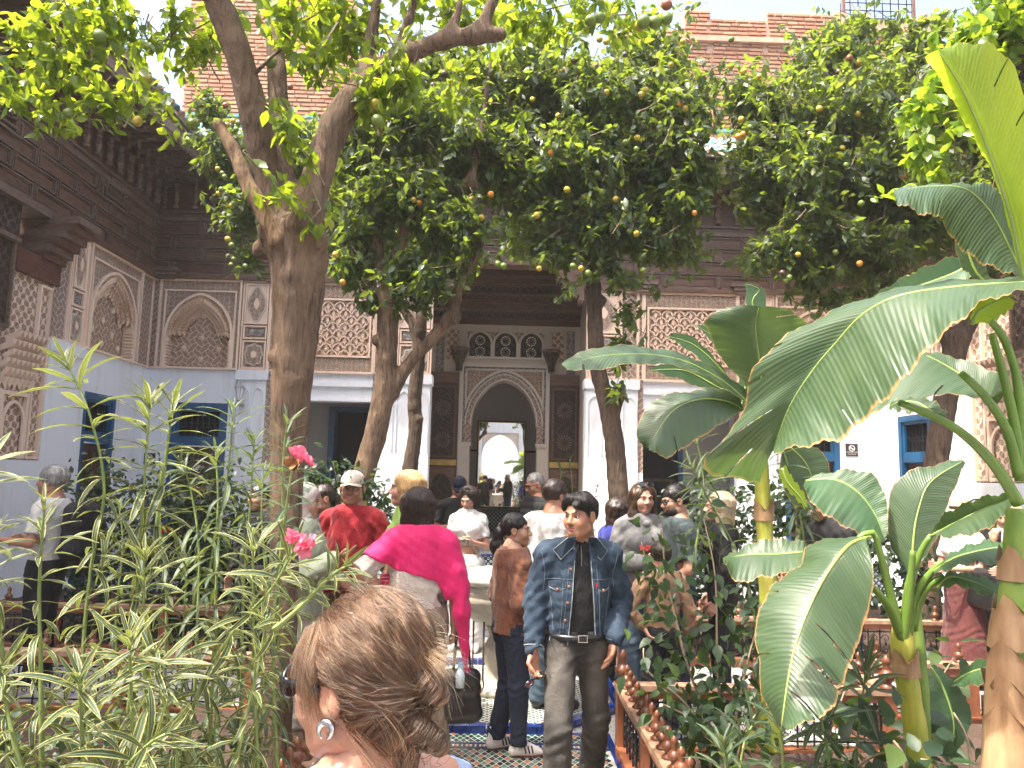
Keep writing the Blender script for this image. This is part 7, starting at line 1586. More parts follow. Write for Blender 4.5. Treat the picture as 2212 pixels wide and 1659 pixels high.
def collar(R, mat, parent, w=.10, drop=.07, zc=1.455, name='collar', fw=.06):
    """turned down collar with two points"""
    B = R['B']; 
    for q in (-1, 1):
        ins = []; out = []
        for i in range(9):
            a = math.pi*.5*(-1+2*i/8)                 # from the nape round to the throat
            x = q*(.068*math.cos(a)); y = -.02+.075*math.sin(a); z = zc+.035-.055*(i/8)**1.5
            ins.append(Vector(B((x if i else 0, y, z))))
            wd = .045+(.02*(i/8)); k = i/8
            out.append(Vector(B(((x*1.45+q*.012*k) if i else 0, y*1.25-.012+.055*k**2, z-.038-.035*k**2))))
        out[-1] = out[-1]+Vector((q*.045, .0, -.012))
        n = len(ins); g = MB(); g.add(ins+out+[p+Vector((0, 0, .004))-Vector((0, -.003, 0)) for p in out], [(i, i+1, n+i+1, n+i) for i in range(n-1)]+[(n+i, n+i+1, 2*n+i+1, 2*n+i) for i in range(n-1)], mat)
        ob = g.obj(name, parent, True); md = ob.modifiers.new('thick', 'SOLIDIFY'); md.thickness = .006; md.offset = 1
def flat_collar(bvt, mat, parent, pts, edge, off=.014):
    for q in (-1, 1):
        P = [front(bvt, q*a, b, off=off+.006*(i in (2, 3))) for i, (a, b) in enumerate(pts)]; n = len(P); Q = [p+Vector((0, -.010, .002)) for p in P]
        g = MB(); g.add(P+Q, [tuple(range(n)), tuple(range(n, 2*n))]+[(j, (j+1) % n, n+(j+1) % n, n+j) for j in range(n)], mat)
        if edge: g.tube(P[1:], .0028, edge, 5)
        g.obj('collar', parent)
flat_collar(bv, DEN, jk, [(.036, 1.490), (.080, 1.486), (.150, 1.415), (.110, 1.365), (.046, 1.430)], SEAMD)
bvp = bvh(R['top']); flat_collar(bvp, CL['black'], R['top'], [(.030, 1.478), (.056, 1.472), (.060, 1.42), (.030, 1.395), (.008, 1.44)], None, .010)
g = MB(); g.tube([front(bvp, -.004, z) for z in (1.44, 1.40, 1.36, 1.33)], .003, simple('zip_metal', (.25, .25, .25), .3, metal=.9), 5); g.obj('zip', R['top'])

g = MB(); g.tube([Vector((math.cos(a)*.156, math.sin(a)*.122, .955+.0*a)) for a in [2*pi*i/28 for i in range(29)]], .017, LEATH, 6); ob = g.obj('belt', R['o'], True)
g = MB(); frame(g, lambda u, v, w: (u-.01, w+.128, v), -.026, .026, .936, .976, .006, 0, .012, simple('steel_buckle', (.5, .5, .5), .25, metal=1)); g.obj('belt_buckle', ob)
for (el, wr) in (('elR', 'wrR'), ('elL', 'wrL')):
    a, b = Vector(R['J'][el]), Vector(R['J'][wr]); d = (b-a).normalized(); g = MB(); g.tube([b-d*.075, b-d*.02], [.054, .052], DEN, 18); g.tube([b-d*.019, b-d*.014], [.054, .053], SEAMD, 18); g.obj('cuff', jk, True)
g = MB(); g.tube([mandenim['J']['kneR']], .01, LEATH, 3) if False else None
# sunglasses held in his hand: a thing of its own
def place_world(R, p): s = R['o'].scale.x; a = R['o'].rotation_euler.z; return Vector(R['o'].location)+Matrix.Rotation(a, 3, 'Z') @ (Vector(p)*s)
p = place_world(R, (.24, .12, .745)); e = empty('sunglasses', p); tag(e, 'black sunglasses hanging from the hand of the man in denim', 'sunglasses'); e.rotation_euler = (.2, .9, .3)
for k, z in ((-1, .032), (1, -.036)):
    g = MB(); P = [(.004*math.sin(a*pi/8)*0, .030*math.cos(a*pi/8), z+.027*math.sin(a*pi/8)) for a in range(17)]; g.tube(P, .0045, BLK, 5, False); g.obj('rim', e, True); g = MB(); g.add(P[:-1], [tuple(range(16))], LENS); g.obj('lens', e)
g = MB(); g.tube([(0, .0, .008), (0, .004, -.008)], .004, BLK, 5); g.tube([(0, -.025, .05), (-.03, -.03, .09), (-.09, -.02, .10)], .003, BLK, 5); g.obj('temple_arm', e, True)
# ---- woman in brown jacket
Yb = 5.25
R = person('woman with a black ponytail in a brown suede jacket, turned right', PX(1112, Yb), Yb, 1.54, -pi/2+.35, 'olive', True, head=(-32, 2), res=.010, hres=.0045, bulk=1.12,
    joints=dict(elR=(.24, -.03, 1.10), wrR=(.06, .22, 1.12), elL=(-.24, -.03, 1.10), wrL=(-.06, .24, 1.08), ankR=(.10, .03, .10), ankL=(-.09, -.08, .10)),
    hands=dict(R=dict(f=(-1, .5, .1), n=(0, -1, 0), c=.5), L=dict(f=(1, .5, .1), n=(0, -1, 0), c=.5)),
    top=dict(mat=SUEDE, sleeve=1.98, hem=.86, thick=.030, loose=1.10, name='suede_jacket', amp=.006, open_=(1.45, .012, .05)), bottom=dict(mat=DJN, loose=.020, flare=.002, cut=.085), hair=dict(mat='black', style='ponytail', n=1500, res=.006), shoe=[WSH, SOLE])
garment_top(R, 1.1, True, .012, CL['black'], sleeve=.3, hem=.88, thick=.012, name='black_top'); collar(R, SUEDE, R['top'], name='collar')
for q in 'RL':
    a = Vector(R['J']['ank'+q]); f = Vector(((.18 if q == 'R' else -.18), 1, 0)).normalized(); sdv = Vector((f.y, -f.x, 0))
    for s_ in (-1, 1):
        for k in range(3):
            c = a+f*(.035+.026*k)+sdv*s_*.049; g = MB(); g.bar(c+Vector((0, 0, -.012))-f*.0+sdv*s_*-.008, c+Vector((0, 0, -.062))+f*.012, .010, .006, BSH, up=tuple(sdv)); g.obj('shoe_stripe', R['o'])
def bag(label, p, w, h, d, mat, rz=0, strap=None, name='handbag', taper=.8, cat='bag', parts=()):
    e = empty(name, p); e.rotation_euler = (0, 0, rz); tag(e, label, cat)
    s = SDF((-w, -d*1.5, -h*.7), (w, d*1.5, h*.7), min(w, h)/16, .03); s.cone((-w*.32*taper, 0, h*.3), (w*.32*taper, 0, h*.3), d*.32, d*.32, .04); s.cone((-w*.38, 0, -h*.35), (w*.38, 0, -h*.35), d*.45, d*.45, .04)
    for t in (0, .33, .66, 1): s.cone((-w*(.38-.04*t), 0, -h*.35+h*.65*t), (w*(.38-.04*t), 0, -h*.35+h*.65*t), d*.42, d*.42, .04)
    s.noise(.004, 22, 4); v, f = s.mesh(); link('bag_body', npmesh('bag_body', v, f, [mat], True), e)
    if strap: g = MB(); g.tube(strap, .010, mat, 6); g.obj('strap', e, True)
    return e
p = place_world(R, (.10, .20, .98)); bag('black shoulder bag held against the front of the woman in brown', p, .26, .24, .10, LEATH, -pi/2+.35, [(0, -.05, .12), (-.05, -.16, .35), (-.09, -.22, .42)])
# ---- woman with the pink shawl
Ys = 5.0
R = person('woman with dark bobbed hair and a bright pink shawl, seen from behind', PX(908, Ys), Ys, 1.70, .12, 'fair', True, head=(14, 0), res=.010, bulk=1.1,
    joints=dict(elL=(-.37, -.10, 1.20), wrL=(-.19, .10, 1.06), elR=(.235, -.03, 1.09), wrR=(.245, .03, .84), head=(-.02, .02, 1.60)), hands=dict(L=dict(f=(1, .4, -.4), n=(1, -.5, 0), c=.3), R=dict(c=.8, n=(-1, .3, 0))),
    top=dict(mat=CL['cream'], sleeve=1.0, hem=.95, thick=.018, loose=1.06, name='white_blouse', amp=.005), bottom=dict(mat=CL['khaki'], loose=.038, flare=.05, waist=1.0, amp=.006, top=1.0), hair=dict(mat='dark', style='bob', n=2500, L=.10), shoe=BSH)
J = R['J']
g = SDF((-.52, -.24, .45), (.45, .26, 1.56), .010, .07)      # shawl: a shell over shoulders and back, hanging down both sides
g.cone((0, -.0, 1.0), (0, -.01, 1.36), .190, .180, 0, ax=(0, 1, 0), ratio=.80); g.cone(J['shR'], (.05, -.01, 1.42), .085, .07, .05); g.cone(J['shL'], (-.05, -.01, 1.42), .085, .07, .05); g.cone((0, -.02, 1.40), (0, -.0, 1.50), .10, .085, .05)
g.cone(J['shL'], (-.32, -.08, 1.24), .085, .085, .04); g.cone(J['shR'], (.25, -.03, 1.10), .098, .090, .04)
F0_ = g.F.copy(); X, Y, Z = g.ax[0][:, None, None], g.ax[1][None, :, None], g.ax[2][None, None, :]
low = np.interp(X.ravel(), [-.33, -.15, 0, .12, .18, .22], [1.31, 1.21, 1.18, 1.14, 1.02, .9]).reshape(X.shape)+.0*Z      # lower hem runs down to the right
g.F = np.maximum(g.F, low-Z).astype(np.float32)
g.cone((.25, -.06, 1.2), (.285, -.04, .95), .05, .055, .03, ax=(0, 1, 0), ratio=1.6); g.cone((.285, -.04, .95), (.32, .0, .66), .055, .022, .03, ax=(0, 1, 0), ratio=1.4)
g.cone((-.20, .03, 1.12), (-.20, .09, .74), .055, .075, .03, ax=(0, 1, 0), ratio=.45)
g.noise(.004, 18, 6); X_2 = np.sin(X*70+np.sin(Z*9)*2+Y*25)*.0035*np.clip((1.25-Z)/.2, 0, 1); g.F = (g.F+X_2).astype(np.float32); g.F = np.maximum(g.F, Z-1.50+.3*np.abs(X)*.3).astype(np.float32)
v, f = g.mesh(); link('pink_shawl', npmesh('pink_shawl', v, f, [MAG], True), R['o'])
g = MB()
for i in range(26): 
    a = Vector((.30+.04*(i/26), -.03+.06*rnd.random(), .66)); g.tube([a, a+Vector((rnd.uniform(-.01, .02), rnd.uniform(-.01, .01), -.05)), a+Vector((rnd.uniform(-.01, .03), 0, -.10))], .0018, MAG, 4)
g.obj('shawl_fringe', R['o'])['kind'] = 'stuff'
p = place_world(R, (.30, .03, .42)); e = bag('tall black tote bag hanging from the hand of the woman with the pink shawl', p, .22, .34, .12, LEATH, .3, [(-.05, 0, .14), (-.04, 0, .30), (-.03, 0, .44), (.0, 0, .46), (.03, 0, .40), (.06, 0, .16)], 'tote_bag', 1.0)
p = place_world(R, (.29, -.04, .60)); e = empty('water_bottle', p); tag(e, 'small water bottle with a pale blue cap sticking out of the black tote', 'bottle'); g = MB(); g.lathe([(.028, -.12), (.03, -.05), (.016, .0)], simple('clear_plastic', (.5, .6, .65), .1), n=12); g.obj('bottle', e, True); g = MB(); g.lathe([(.019, 0), (.019, .028)], simple('pale_blue_cap', (.22, .48, .68), .4), n=12); g.obj('bottle_cap', e)
# ---- man in red
Yr = 5.95
R = person('man in a red t-shirt and beige cap, looking towards the camera', PX(762, Yr), Yr, 1.80, pi-.35, 'brown', head=(22, -2), res=.011, hres=.0045, bulk=1.14, wide=1.08, top=dict(mat=CL['red'], sleeve=.75, hem=.86, thick=.018, loose=1.14, name='red_shirt', amp=.005), bottom=dict(mat=CL['khaki'], loose=.03), hair=dict(mat='black', style='short', n=500), shoe=BSH,
    joints=dict(elR=(.32, -.06, 1.13), elL=(-.32, -.06, 1.13), wrR=(.30, .08, .92), wrL=(-.30, .08, .92)))
BCAP = cloth('beige_cap_cloth', (.52, .45, .37)); cap(R, BCAP); bv2 = bvh(R['top'])
f = MB(); q = front(bv2, -.085, 1.31, off=.002); f.bar(q+Vector((-.006, 0, -.012)), q+Vector((.004, 0, .014)), .009, .002, CL['navy']); f.bar(q+Vector((-.008, 0, .004)), q+Vector((.01, 0, .009)), .005, .002, CL['navy']); f.obj('chest_emblem', R['top'])
f = MB(); f.bar((.0, .083, .075), (.004, .082, .092), .009, .003, CL['navy']); f.bar((-.007, .083, .083), (.008, .083, .087), .004, .003, CL['navy']); head_thing(R, f, 'cap_emblem')
# ---- woman with blonde bob
Y_ = 5.75
R = person('blonde woman with a straight bob and green top, in profile behind the pink shawl', PX(880, Y_), Y_, 1.81, pi/2+.12, 'fair', True, head=(0, 2), hres=.0045, hair=dict(mat='blonde', style='bob', n=3500, L=.13), top=dict(mat=CL['leaf'], sleeve=.6), bottom=dict(mat=CL['navy']), shoe=BSH)
# ---- gesturing woman with patterned scarf, partly behind the tree
SCF = NT('flowered_scarf'); n_ = SCF.noise(SCF.ob(), 7, 3); SCARF = SCF.fin(SCF.ramp(n_, [(.3, (.50, .52, .40)), (.42, (.16, .22, .16)), (.5, (.62, .60, .50)), (.62, (.42, .30, .30)), (.75, (.55, .52, .36))]), .7)
Y_ = 5.55
R = person('woman in a flowered headscarf and pale clothes gesturing beside the trunk', PX(655, Y_), Y_, 1.70, -pi/2-.1, 'fair', True, head=(0, -4), bulk=1.1, joints=dict(elR=(.22, .08, 1.10), wrR=(.12, .30, 1.22), elL=(-.22, .0, 1.10), wrL=(-.18, .24, 1.02)),
    hands=dict(R=dict(f=(.1, 1, .45), n=(0, -.5, 1), c=.12)), top=dict(mat=CL['sage'], sleeve=1.85, hem=.80, thick=.035, loose=1.2, amp=.007), bottom=dict(mat=CL['beige'], skirt=True, loose=.03), shoe=BSH)
s = SDF((-.2, -.25, -.42), (.2, .22, .2), .009, .06); s.ell((0, -.02, .03), (.095, .115, .108), 0); s.cone((0, -.03, -.06), (0, -.02, -.22), .09, .14, .06); s.cone((0, .06, -.2), (.02, .10, -.4), .06, .05, .05); s.ell((0, .12, -.03), (.062, .08, .09), .012, '-'); s.noise(.004, 30, 3)
v, f = s.mesh(); A = np.array(R['HM']); link('headscarf', npmesh('headscarf', v@A[:3, :3].T+A[:3, 3], f, [SCARF], True), R['o'])
Y_ = 6.7
person('woman with tied dark hair and a black top, behind the scarfed woman', PX(698, Y_), Y_, 1.68, pi/2+.7, 'tan', True, hair=dict(mat='dark', style='ponytail', n=400), top=dict(mat=CL['black'], sleeve=.3), bottom=dict(mat=CL['black']), shoe=BSH)
person('person in black standing in the shade behind the big trunk', PX(560, 7.2), 7.2, 1.66, pi-.5, 'olive', hair=dict(mat='black', style='short', n=0), top=dict(mat=CL['black'], sleeve=1.9), bottom=dict(mat=CL['black']), shoe=BSH)
# ---- group before the portal
Y_ = 9.4
R = person('man in a dark cap and black t-shirt, head bent, left of the portal', PX(990, Y_), Y_, 1.76, pi+.2, 'tan', head=(0, -28), bulk=1.15, joints=dict(elR=(.27, -.02, 1.12), wrR=(.08, .26, 1.16), elL=(-.27, -.02, 1.12), wrL=(-.08, .26, 1.16)), hands=dict(R=dict(f=(-.4, 1, .3), c=.6, n=(-1, 0, .4)), L=dict(f=(.4, 1, .3), c=.6, n=(1, 0, .4))), top=dict(mat=CL['black'], sleeve=.7), bottom=dict(mat=CL['black']), hair=dict(mat='black', style='short', n=0), shoe=BSH)
cap(R, CL['navy']); glasses(R)
Y_ = 8.2
R = person('young woman in a white crop top and white trousers using her phone', PX(1012, Y_), Y_, 1.67, pi-.15, 'fair', True, head=(-14, -26), joints=dict(elR=(.23, -.02, 1.08), wrR=(.10, .22, 1.12), elL=(-.21, -.02, 1.08), wrL=(-.10, .22, 1.14)), hands=dict(R=dict(f=(-.7, .8, .1), c=.6, n=(-.6, -.4, .4)), L=dict(f=(.7, .8, .1), c=.6, n=(.6, -.4, .4))), top=dict(mat=CL['white'], sleeve=.65, hem=1.10, thick=.010), bottom=dict(mat=CL['white'], loose=.035, flare=.03, top=1.0), hair=dict(mat='dark', style='long', n=1200, L=.15), shoe=WSH)
glasses(R, z=.085, y=-.03, tilt=.5); g = MB(); g.tube([(.15, .03, 1.42), (.05, .115, 1.30), (-.06, .135, 1.15), (-.15, .09, .98)], .011, CL['beige'], 6); g.obj('bag_strap', R['o'], True)
def phone(R, p, who, rz=0.0):
    e = empty('mobile_phone', place_world(R, p)); e.rotation_euler = (1.0, 0, R['o'].rotation_euler.z+rz); tag(e, who, 'phone'); g = MB(); g.box(-.075, .075, -.037, .037, -.004, .004, BLK); g.obj('phone_body', e)
    g = MB(); g.box(-.07, .07, -.033, .033, .004, .0045, LENS); g.obj('phone_screen', e)
phone(R, (0, .29, 1.14), 'black phone held by the young woman in white')
Y_ = 8.7
R = person('man in a black quilted jacket and navy jeans by the mirror, head bowed', PX(1158, Y_), Y_, 1.83, pi/2+.35, 'tan', head=(0, -18), bulk=1.2, joints=dict(elR=(.28, .02, 1.10), wrR=(.16, .27, 1.14), elL=(-.28, .02, 1.10), wrL=(-.12, .27, 1.14)), top=dict(mat=CL['black'], sleeve=1.95, hem=.84, thick=.032, puff=.010, name='quilted_jacket', loose=1.1), bottom=dict(mat=DJN), hair=dict(mat='grey', style='buzz', n=300, L=.02), shoe=BSH)
glasses(R, lens=False); phone(R, (.0, .33, 1.15), 'black phone in the hands of the man in the quilted jacket')
Y_ = 6.2
R = person('man in a loose white shirt standing half hidden behind the man in denim', PX(1198, Y_), Y_, 1.77, -.5, 'tan', head=(-25, -4), bulk=1.1, top=dict(mat=CL['white'], sleeve=1.8, hem=.85, thick=.03, loose=1.15, amp=.006), bottom=dict(mat=LJN, loose=.03), hair=dict(mat='dark', style='short', n=700, L=.03), shoe=BSH)
Y_ = 7.0
person('woman with long dark hair and a royal blue top', PX(1335, Y_), Y_, 1.62, -.9, 'olive', True, head=(-20, 0), hair=dict(mat='dark', style='long', n=600, L=.14), top=dict(mat=CL['royal'], sleeve=1.9), bottom=dict(mat=CL['black']), shoe=BSH)
Y_ = 6.35
R = person('woman in a grey hooded sweatshirt with a red print, sunglasses pushed up', PX(1388, Y_), Y_, 1.76, pi+.1, 'fair', True, head=(4, -2), hres=.0045, joints=dict(elR=(.25, -.02, 1.09), wrR=(.06, .22, 1.12), elL=(-.25, -.02, 1.10), wrL=(-.06, .22, 1.10)), hands=dict(R=dict(f=(-1, .3, .2), n=(0, -1, 0), c=.4), L=dict(f=(1, .3, .0), n=(0, -1, 0), c=.4)), top=dict(mat=CL['grey'], sleeve=1.92, hem=.84, thick=.028, loose=1.1, name='hooded_sweatshirt'), bottom=dict(mat=LJN, flare=.04, loose=.03), hair=dict(mat='brown', style='long', n=900, L=.12), shoe=WSH)
glasses(R, z=.078, y=-.025, tilt=.4); bv3 = bvh(R['top']); g = MB(); P = [front(bv3, a, b, off=.004) for a, b in ((.075, 1.245), (-.075, 1.245), (-.075, 1.175), (0, 1.165), (.075, 1.175))]; g.add(P, [(0, 1, 2, 3, 4)], CL['red']); g.obj('red_print', R['top'])
pp = front(bv3, .0, 1.20, off=.008); t_ = text_mesh('Lo', .075, CL['white'], R['top'], (pp.x+.02, pp.y, pp.z-.02), (pi/2, 0, pi), name='print_letters')
s = SDF((-.2, -.2, 1.3), (.2, .2, 1.56), .009, .05); s.cone((-.07, .02, 1.44), (0, -.07, 1.47), .04, .05, .03); s.cone((.07, .02, 1.44), (0, -.07, 1.47), .04, .05, .03); s.cone((-.07, .02, 1.44), (0, .10, 1.40), .032, .022, .03); s.cone((.07, .02, 1.44), (0, .10, 1.40), .032, .022, .03); v, f = s.mesh(); link('hood', npmesh('hood', v, f, [CL['grey']], True), R['top'])
for q in (-1, 1):
    g = MB(); g.tube([(q*.085+.012*math.cos(a), .0+.012*math.sin(a)*.3, -.045+.012*math.sin(a)) for a in [2*pi*i/10 for i in range(11)]], .003, simple('silver_hoop', (.6, .6, .6), .2, metal=1), 5, False); head_thing(R, g, 'hoop_earring')
Y_ = 6.15
R = person('bearded man in dark glasses and a grey green t-shirt, in profile', PX(1462, Y_), Y_, 1.75, pi/2+.1, 'olive', head=(8, -8), hres=.0045, bulk=1.12, top=dict(mat=CL['slate'], sleeve=.75), bottom=dict(mat=DJN), hair=dict(mat='black', style='short', n=600, L=.02), shoe=BSH, joints=dict(elR=(.27, 0, 1.10), wrR=(.20, .20, 1.0), elL=(-.27, 0, 1.10), wrL=(-.22, .2, .98)))
glasses(R, lens=False); s = SDF((-.12, -.05, -.17), (.12, .14, .0), .006, .05); s.ell((0, .03, -.075), (.068, .070, .052), 0); s.ell((0, .03, -.02), (.08, .09, .040), .01, '-'); s.ell((0, .10, -.066), (.018, .02, .006), .006, '-'); v, f = s.mesh(); A = np.array(R['HM']); link('beard', npmesh('beard', v@A[:3, :3].T+A[:3, 3], f, [HAIR['black']], True), R['o'])
Y_ = 5.7
person('child in a tan sweatshirt and black trousers seen from behind', PX(1428, Y_), Y_, 1.33, .15, 'fair', bulk=.98, joints=dict(elL=(-.34, -.05, 1.13), wrL=(-.20, -.06, .97), elR=(.28, -.03, 1.10), wrR=(.27, .05, .88)), hands=dict(L=dict(f=(.4, -.4, -.8), n=(1, -.2, 0), c=.3)), top=dict(mat=CL['tan'], sleeve=1.92, hem=.88, thick=.022, loose=1.06, amp=.005), bottom=dict(mat=CL['black'], loose=.03), hair=dict(mat='dark', style='tousled', n=800, L=.05), shoe=BSH)
Y_ = 6.3
R = person('woman with short pale blonde hair and a black jacket among the shrubs', PX(1556, Y_), Y_, 1.70, pi/2-.2, 'fair', True, hair=dict(mat='ash', style='bob', n=1200, L=.07), top=dict(mat=CL['black'], sleeve=1.9, thick=.03), bottom=dict(mat=CL['black']), shoe=BSH)
Y_ = 6.2
R = person('grey haired man in black leaning forward, right of the yellow banana stem', PX(1815, Y_), Y_, 1.76, pi/2+.3, 'tan', head=(0, -22), lean=(0, .25), bulk=1.1, joints=dict(elR=(.25, .12, 1.12), wrR=(.12, .42, 1.02), elL=(-.25, .12, 1.12), wrL=(-.1, .42, 1.0)), top=dict(mat=CL['black'], sleeve=.8), bottom=dict(mat=DJN), hair=dict(mat='grey', style='short', n=300, L=.02), shoe=BSH)
def hat(R, mat, band, rb=.17):
    g = MB(); g.lathe([(rb, .06), (.10, .065), (.092, .07), (.088, .15), (.07, .17), (.02, .165)], mat, (0, -.02, 0), 24); head_thing(R, g, 'hat'); g = MB(); g.lathe([(.0945, .071), (.0925, .10)], band, (0, -.02, 0), 24); head_thing(R, g, 'hat_band')
Y_ = 7.2
R = person('woman in a straw hat, white t-shirt and long burgundy skirt', PX(2075, Y_), Y_, 1.64, pi/2+.4, 'fair', True, head=(0, -8), hair=dict(mat='brown', style='long', n=300), top=dict(mat=CL['white'], sleeve=.7), bottom=dict(mat=CL['burgundy'], skirt=True), shoe=BSH, joints=dict(elR=(.2, .05, 1.1), wrR=(.1, .3, 1.12), elL=(-.2, .05, 1.1), wrL=(-.1, .3, 1.1)))
hat(R, simple('straw', (.50, .33, .19), .8), CL['black']); p = place_world(R, (-.30, .12, .95)); bag('black leather bag at the side of the woman in the burgundy skirt', p, .40, .36, .14, LEATH, pi/2, [(-.12, 0, .16), (-.06, 0, .36), (.06, 0, .36), (.12, 0, .16)])
Y_ = 7.9
R = person('person in a brown jacket over a white top at the far right', PX(2110, Y_), Y_, 1.66, pi/2+.6, 'tan', top=dict(mat=CL['brownj'], sleeve=1.9, thick=.03, open_=(1.45, .04, .07)), bottom=dict(mat=CL['black']), hair=dict(mat='black', style='short', n=0), shoe=BSH, joints=dict(elR=(.25, .0, 1.1), wrR=(.08, .26, 1.1), elL=(-.25, .0, 1.1), wrL=(-.08, .26, 1.1)))
garment_top(R, 1.0, False, .012, CL['white'], sleeve=.3, hem=.9, thick=.01, name='white_top')
Y_ = 6.9
R = person('woman with long fair hair, white blouse and black waistcoat at the right edge', PX(2180, Y_), Y_, 1.66, pi/2+.5, 'fair', True, head=(0, -16), hair=dict(mat='ash', style='long', n=700, L=.15), top=dict(mat=CL['cream'], sleeve=1.8), bottom=dict(mat=CL['black']), shoe=BSH, joints=dict(elR=(.24, .06, 1.12), wrR=(.04, .22, 1.36), elL=(-.24, .0, 1.1), wrL=(-.1, .26, 1.1)), hands=dict(R=dict(f=(-.2, .0, 1), n=(0, -1, 0), c=.7)))
garment_top(R, 1.02, True, .012, CL['black'], sleeve=0, hem=.95, neck=1.43, thick=.034, name='waistcoat', open_=(1.45, .03, .03))
person('person in a wide black hat half hidden at the right edge', PX(2150, 7.5), 7.5, 1.66, pi/2, 'fair', True, hair=dict(mat='black', style='long', n=0), top=dict(mat=CL['black'], sleeve=1.9), bottom=dict(mat=CL['black']), shoe=BSH)
# ---- left side
Y_ = 6.7
R = person('grey haired man in a pale t-shirt with a black backpack, walking left', PX(112, Y_), Y_, 1.78, pi/2+.1, 'tan', head=(0, 2), bulk=1.15, joints=dict(elR=(.28, .02, 1.12), wrR=(.24, .26, 1.1), elL=(-.28, .02, 1.12), wrL=(-.24, .26, 1.14)), top=dict(mat=CL['white'], sleeve=.75), bottom=dict(mat=CL['black']), hair=dict(mat='grey', style='tousled', n=900, L=.04), shoe=BSH)
p = place_world(R, (0, -.24, 1.22)); bag('black backpack on the back of the grey haired man', p, .36, .46, .22, CL['black'], R['o'].rotation_euler.z, None, 'backpack', 1.0, 'backpack')
R = person('dark bearded man half hidden behind the oleanders by the brown door', PX(432, 9.0), 9.0, 1.70, pi-.2, 'olive', hair=dict(mat='black', style='short', n=0), top=dict(mat=CL['black'], sleeve=.8), bottom=dict(mat=CL['navy']), shoe=BSH, head=(0, -20))
# ------------------------------------------------------------------ the woman close to the camera
def hairbsdf(name, col, rough=.35):
    m = bpy.data.materials.new(name); m.use_nodes = True; t = m.node_tree; t.nodes.remove(t.nodes['Principled BSDF']); h = t.nodes.new('ShaderNodeBsdfHairPrincipled'); h.parametrization = 'COLOR'
    h.inputs['Color'].default_value = (*col, 1); h.inputs['Roughness'].default_value = rough; h.inputs['Radial Roughness'].default_value = .5; h.inputs['Random Roughness'].default_value = .3; t.links.new(h.outputs[0], t.nodes['Material Output'].inputs[0]); return m
YF = 1.27; ear = at(706, 1516, 1.20); th = math.radians(66); hs = 1.0
KNIT = cloth('blue_knit', (.20, .27, .42), 60, .6, .2, .9)
HU = .06
hc = Vector((ear.x, ear.y, ear.z))+Vector((math.cos(th), math.sin(th), 0))*.071+Vector((0, 0, .012))
R = person('woman with brown hair pinned up, sunglasses and a silver earring, close to the camera', hc.x, hc.y, 1.60, th, 'fair', True, head=(0, -3), hres=.003, head_roll=0, z0=hc.z-1.60*1.60/1.72, joints=dict(head=(0, 0, 1.60), shR=(.15, -.085, 1.40), shL=(-.15, -.085, 1.40), kneR=(.10, .02, .49), kneL=(-.10, .02, .49)),
    top=dict(mat=KNIT, sleeve=1.8, hem=.9, neck=1.425, thick=.012, name='knit_top', amp=.002), bottom=dict(mat=CL['navy']), shoe=BSH)
HMf = R['HM']; Af = np.array(HMf); RO = R['o']; BROWNH = hairmat('pinned_hair_base', (.012, .006, .004), (.04, .02, .011), .45, 40)
s = SDF((-.2, -.26, -.2), (.2, .2, .2), .005, .06)
s.ell((0, -.026, .040), (.090, .112, .100), 0); s.ell((0, -.05, .07), (.075, .09, .08), .04); s.ell((0, -.066, -.050), (.064, .056, .058), .04)
s.ell((0, .118, -.045), (.088, .080, .122), .012, '-'); s.ell((0, .06, -.12), (.10, .10, .085), .012, '-')
for q in (-1, 1): s.ell((q*.094, .004, -.024), (.032, .034, .044), .008, '-')
s.noise(.0025, 50, 2); v, f = s.mesh(); hair0 = link('hair', npmesh('hair', v@Af[:3, :3].T+Af[:3, 3], f, [BROWNH], True), RO)
bun = MB()       # twisted roll held by a clip
rr = np.random.RandomState(5)
def hp(p): return tuple(HMf @ Vector(p))
s = SDF((-.1, -.26, -.16), (.1, -.05, .10), .004, .04)
for k in range(9):
    a = k*1.35; z = .055-.016*k; s.cone((.022*math.cos(a), -.136+.014*math.sin(a), z), (.026*math.cos(a+1.4), -.140+.018*math.sin(a+1.4), z-.022), .021, .015, .003)
s.cone((0, -.108, -.06), (.0, -.104, -.12), .026, .016, .01); s.noise(.003, 60, 3); v, f = s.mesh(); bun0 = link('hair_bun', npmesh('hair_bun', v@Af[:3, :3].T+Af[:3, 3], f, [BROWNH], True), RO)
Rm = np.array(HMf.to_3x3()); bc = np.array(hp((0, -.115, .01)))
def to_bun(p):
    d = unit(bc-p); l = (p-Af[:3, 3])@Rm; k = np.clip((l[:, 1]+.01)/.08, 0, 1)[:, None]; side = np.sign(l[:, 0:1]+1e-6); w = np.array([0.3, -.55, -.75])*np.concatenate([side, np.ones_like(side), np.ones_like(side)], 1)
    return unit(d*(1-k*.45)+(w@Rm.T)*k*.45)
cols = [('dark_strand', (.018, .0085, .0045), 4200), ('brown_strand', (.042, .018, .008), 5200), ('light_strand', (.12, .058, .026), 3400), ('gold_strand', (.24, .14, .065), 1100)]
for k, (nm, c, n) in enumerate(cols):
    hm = hairbsdf(nm, c); strands(hair0, to_bun, n, .095, .00042, hm, RO, 20+k, .004, 'hair_strands', 8, .07, wild=.025)
    def wind(p):
        l = (p-bc); ax = Rm[:, 2]; return unit(np.cross(l, ax)+np.array([0, 0, -.05])+.0*l)
    strands(bun0, wind, n//6, .06, .00042, hm, RO, 30+k, .002, 'hair_strands', 7, .08, wild=.02)
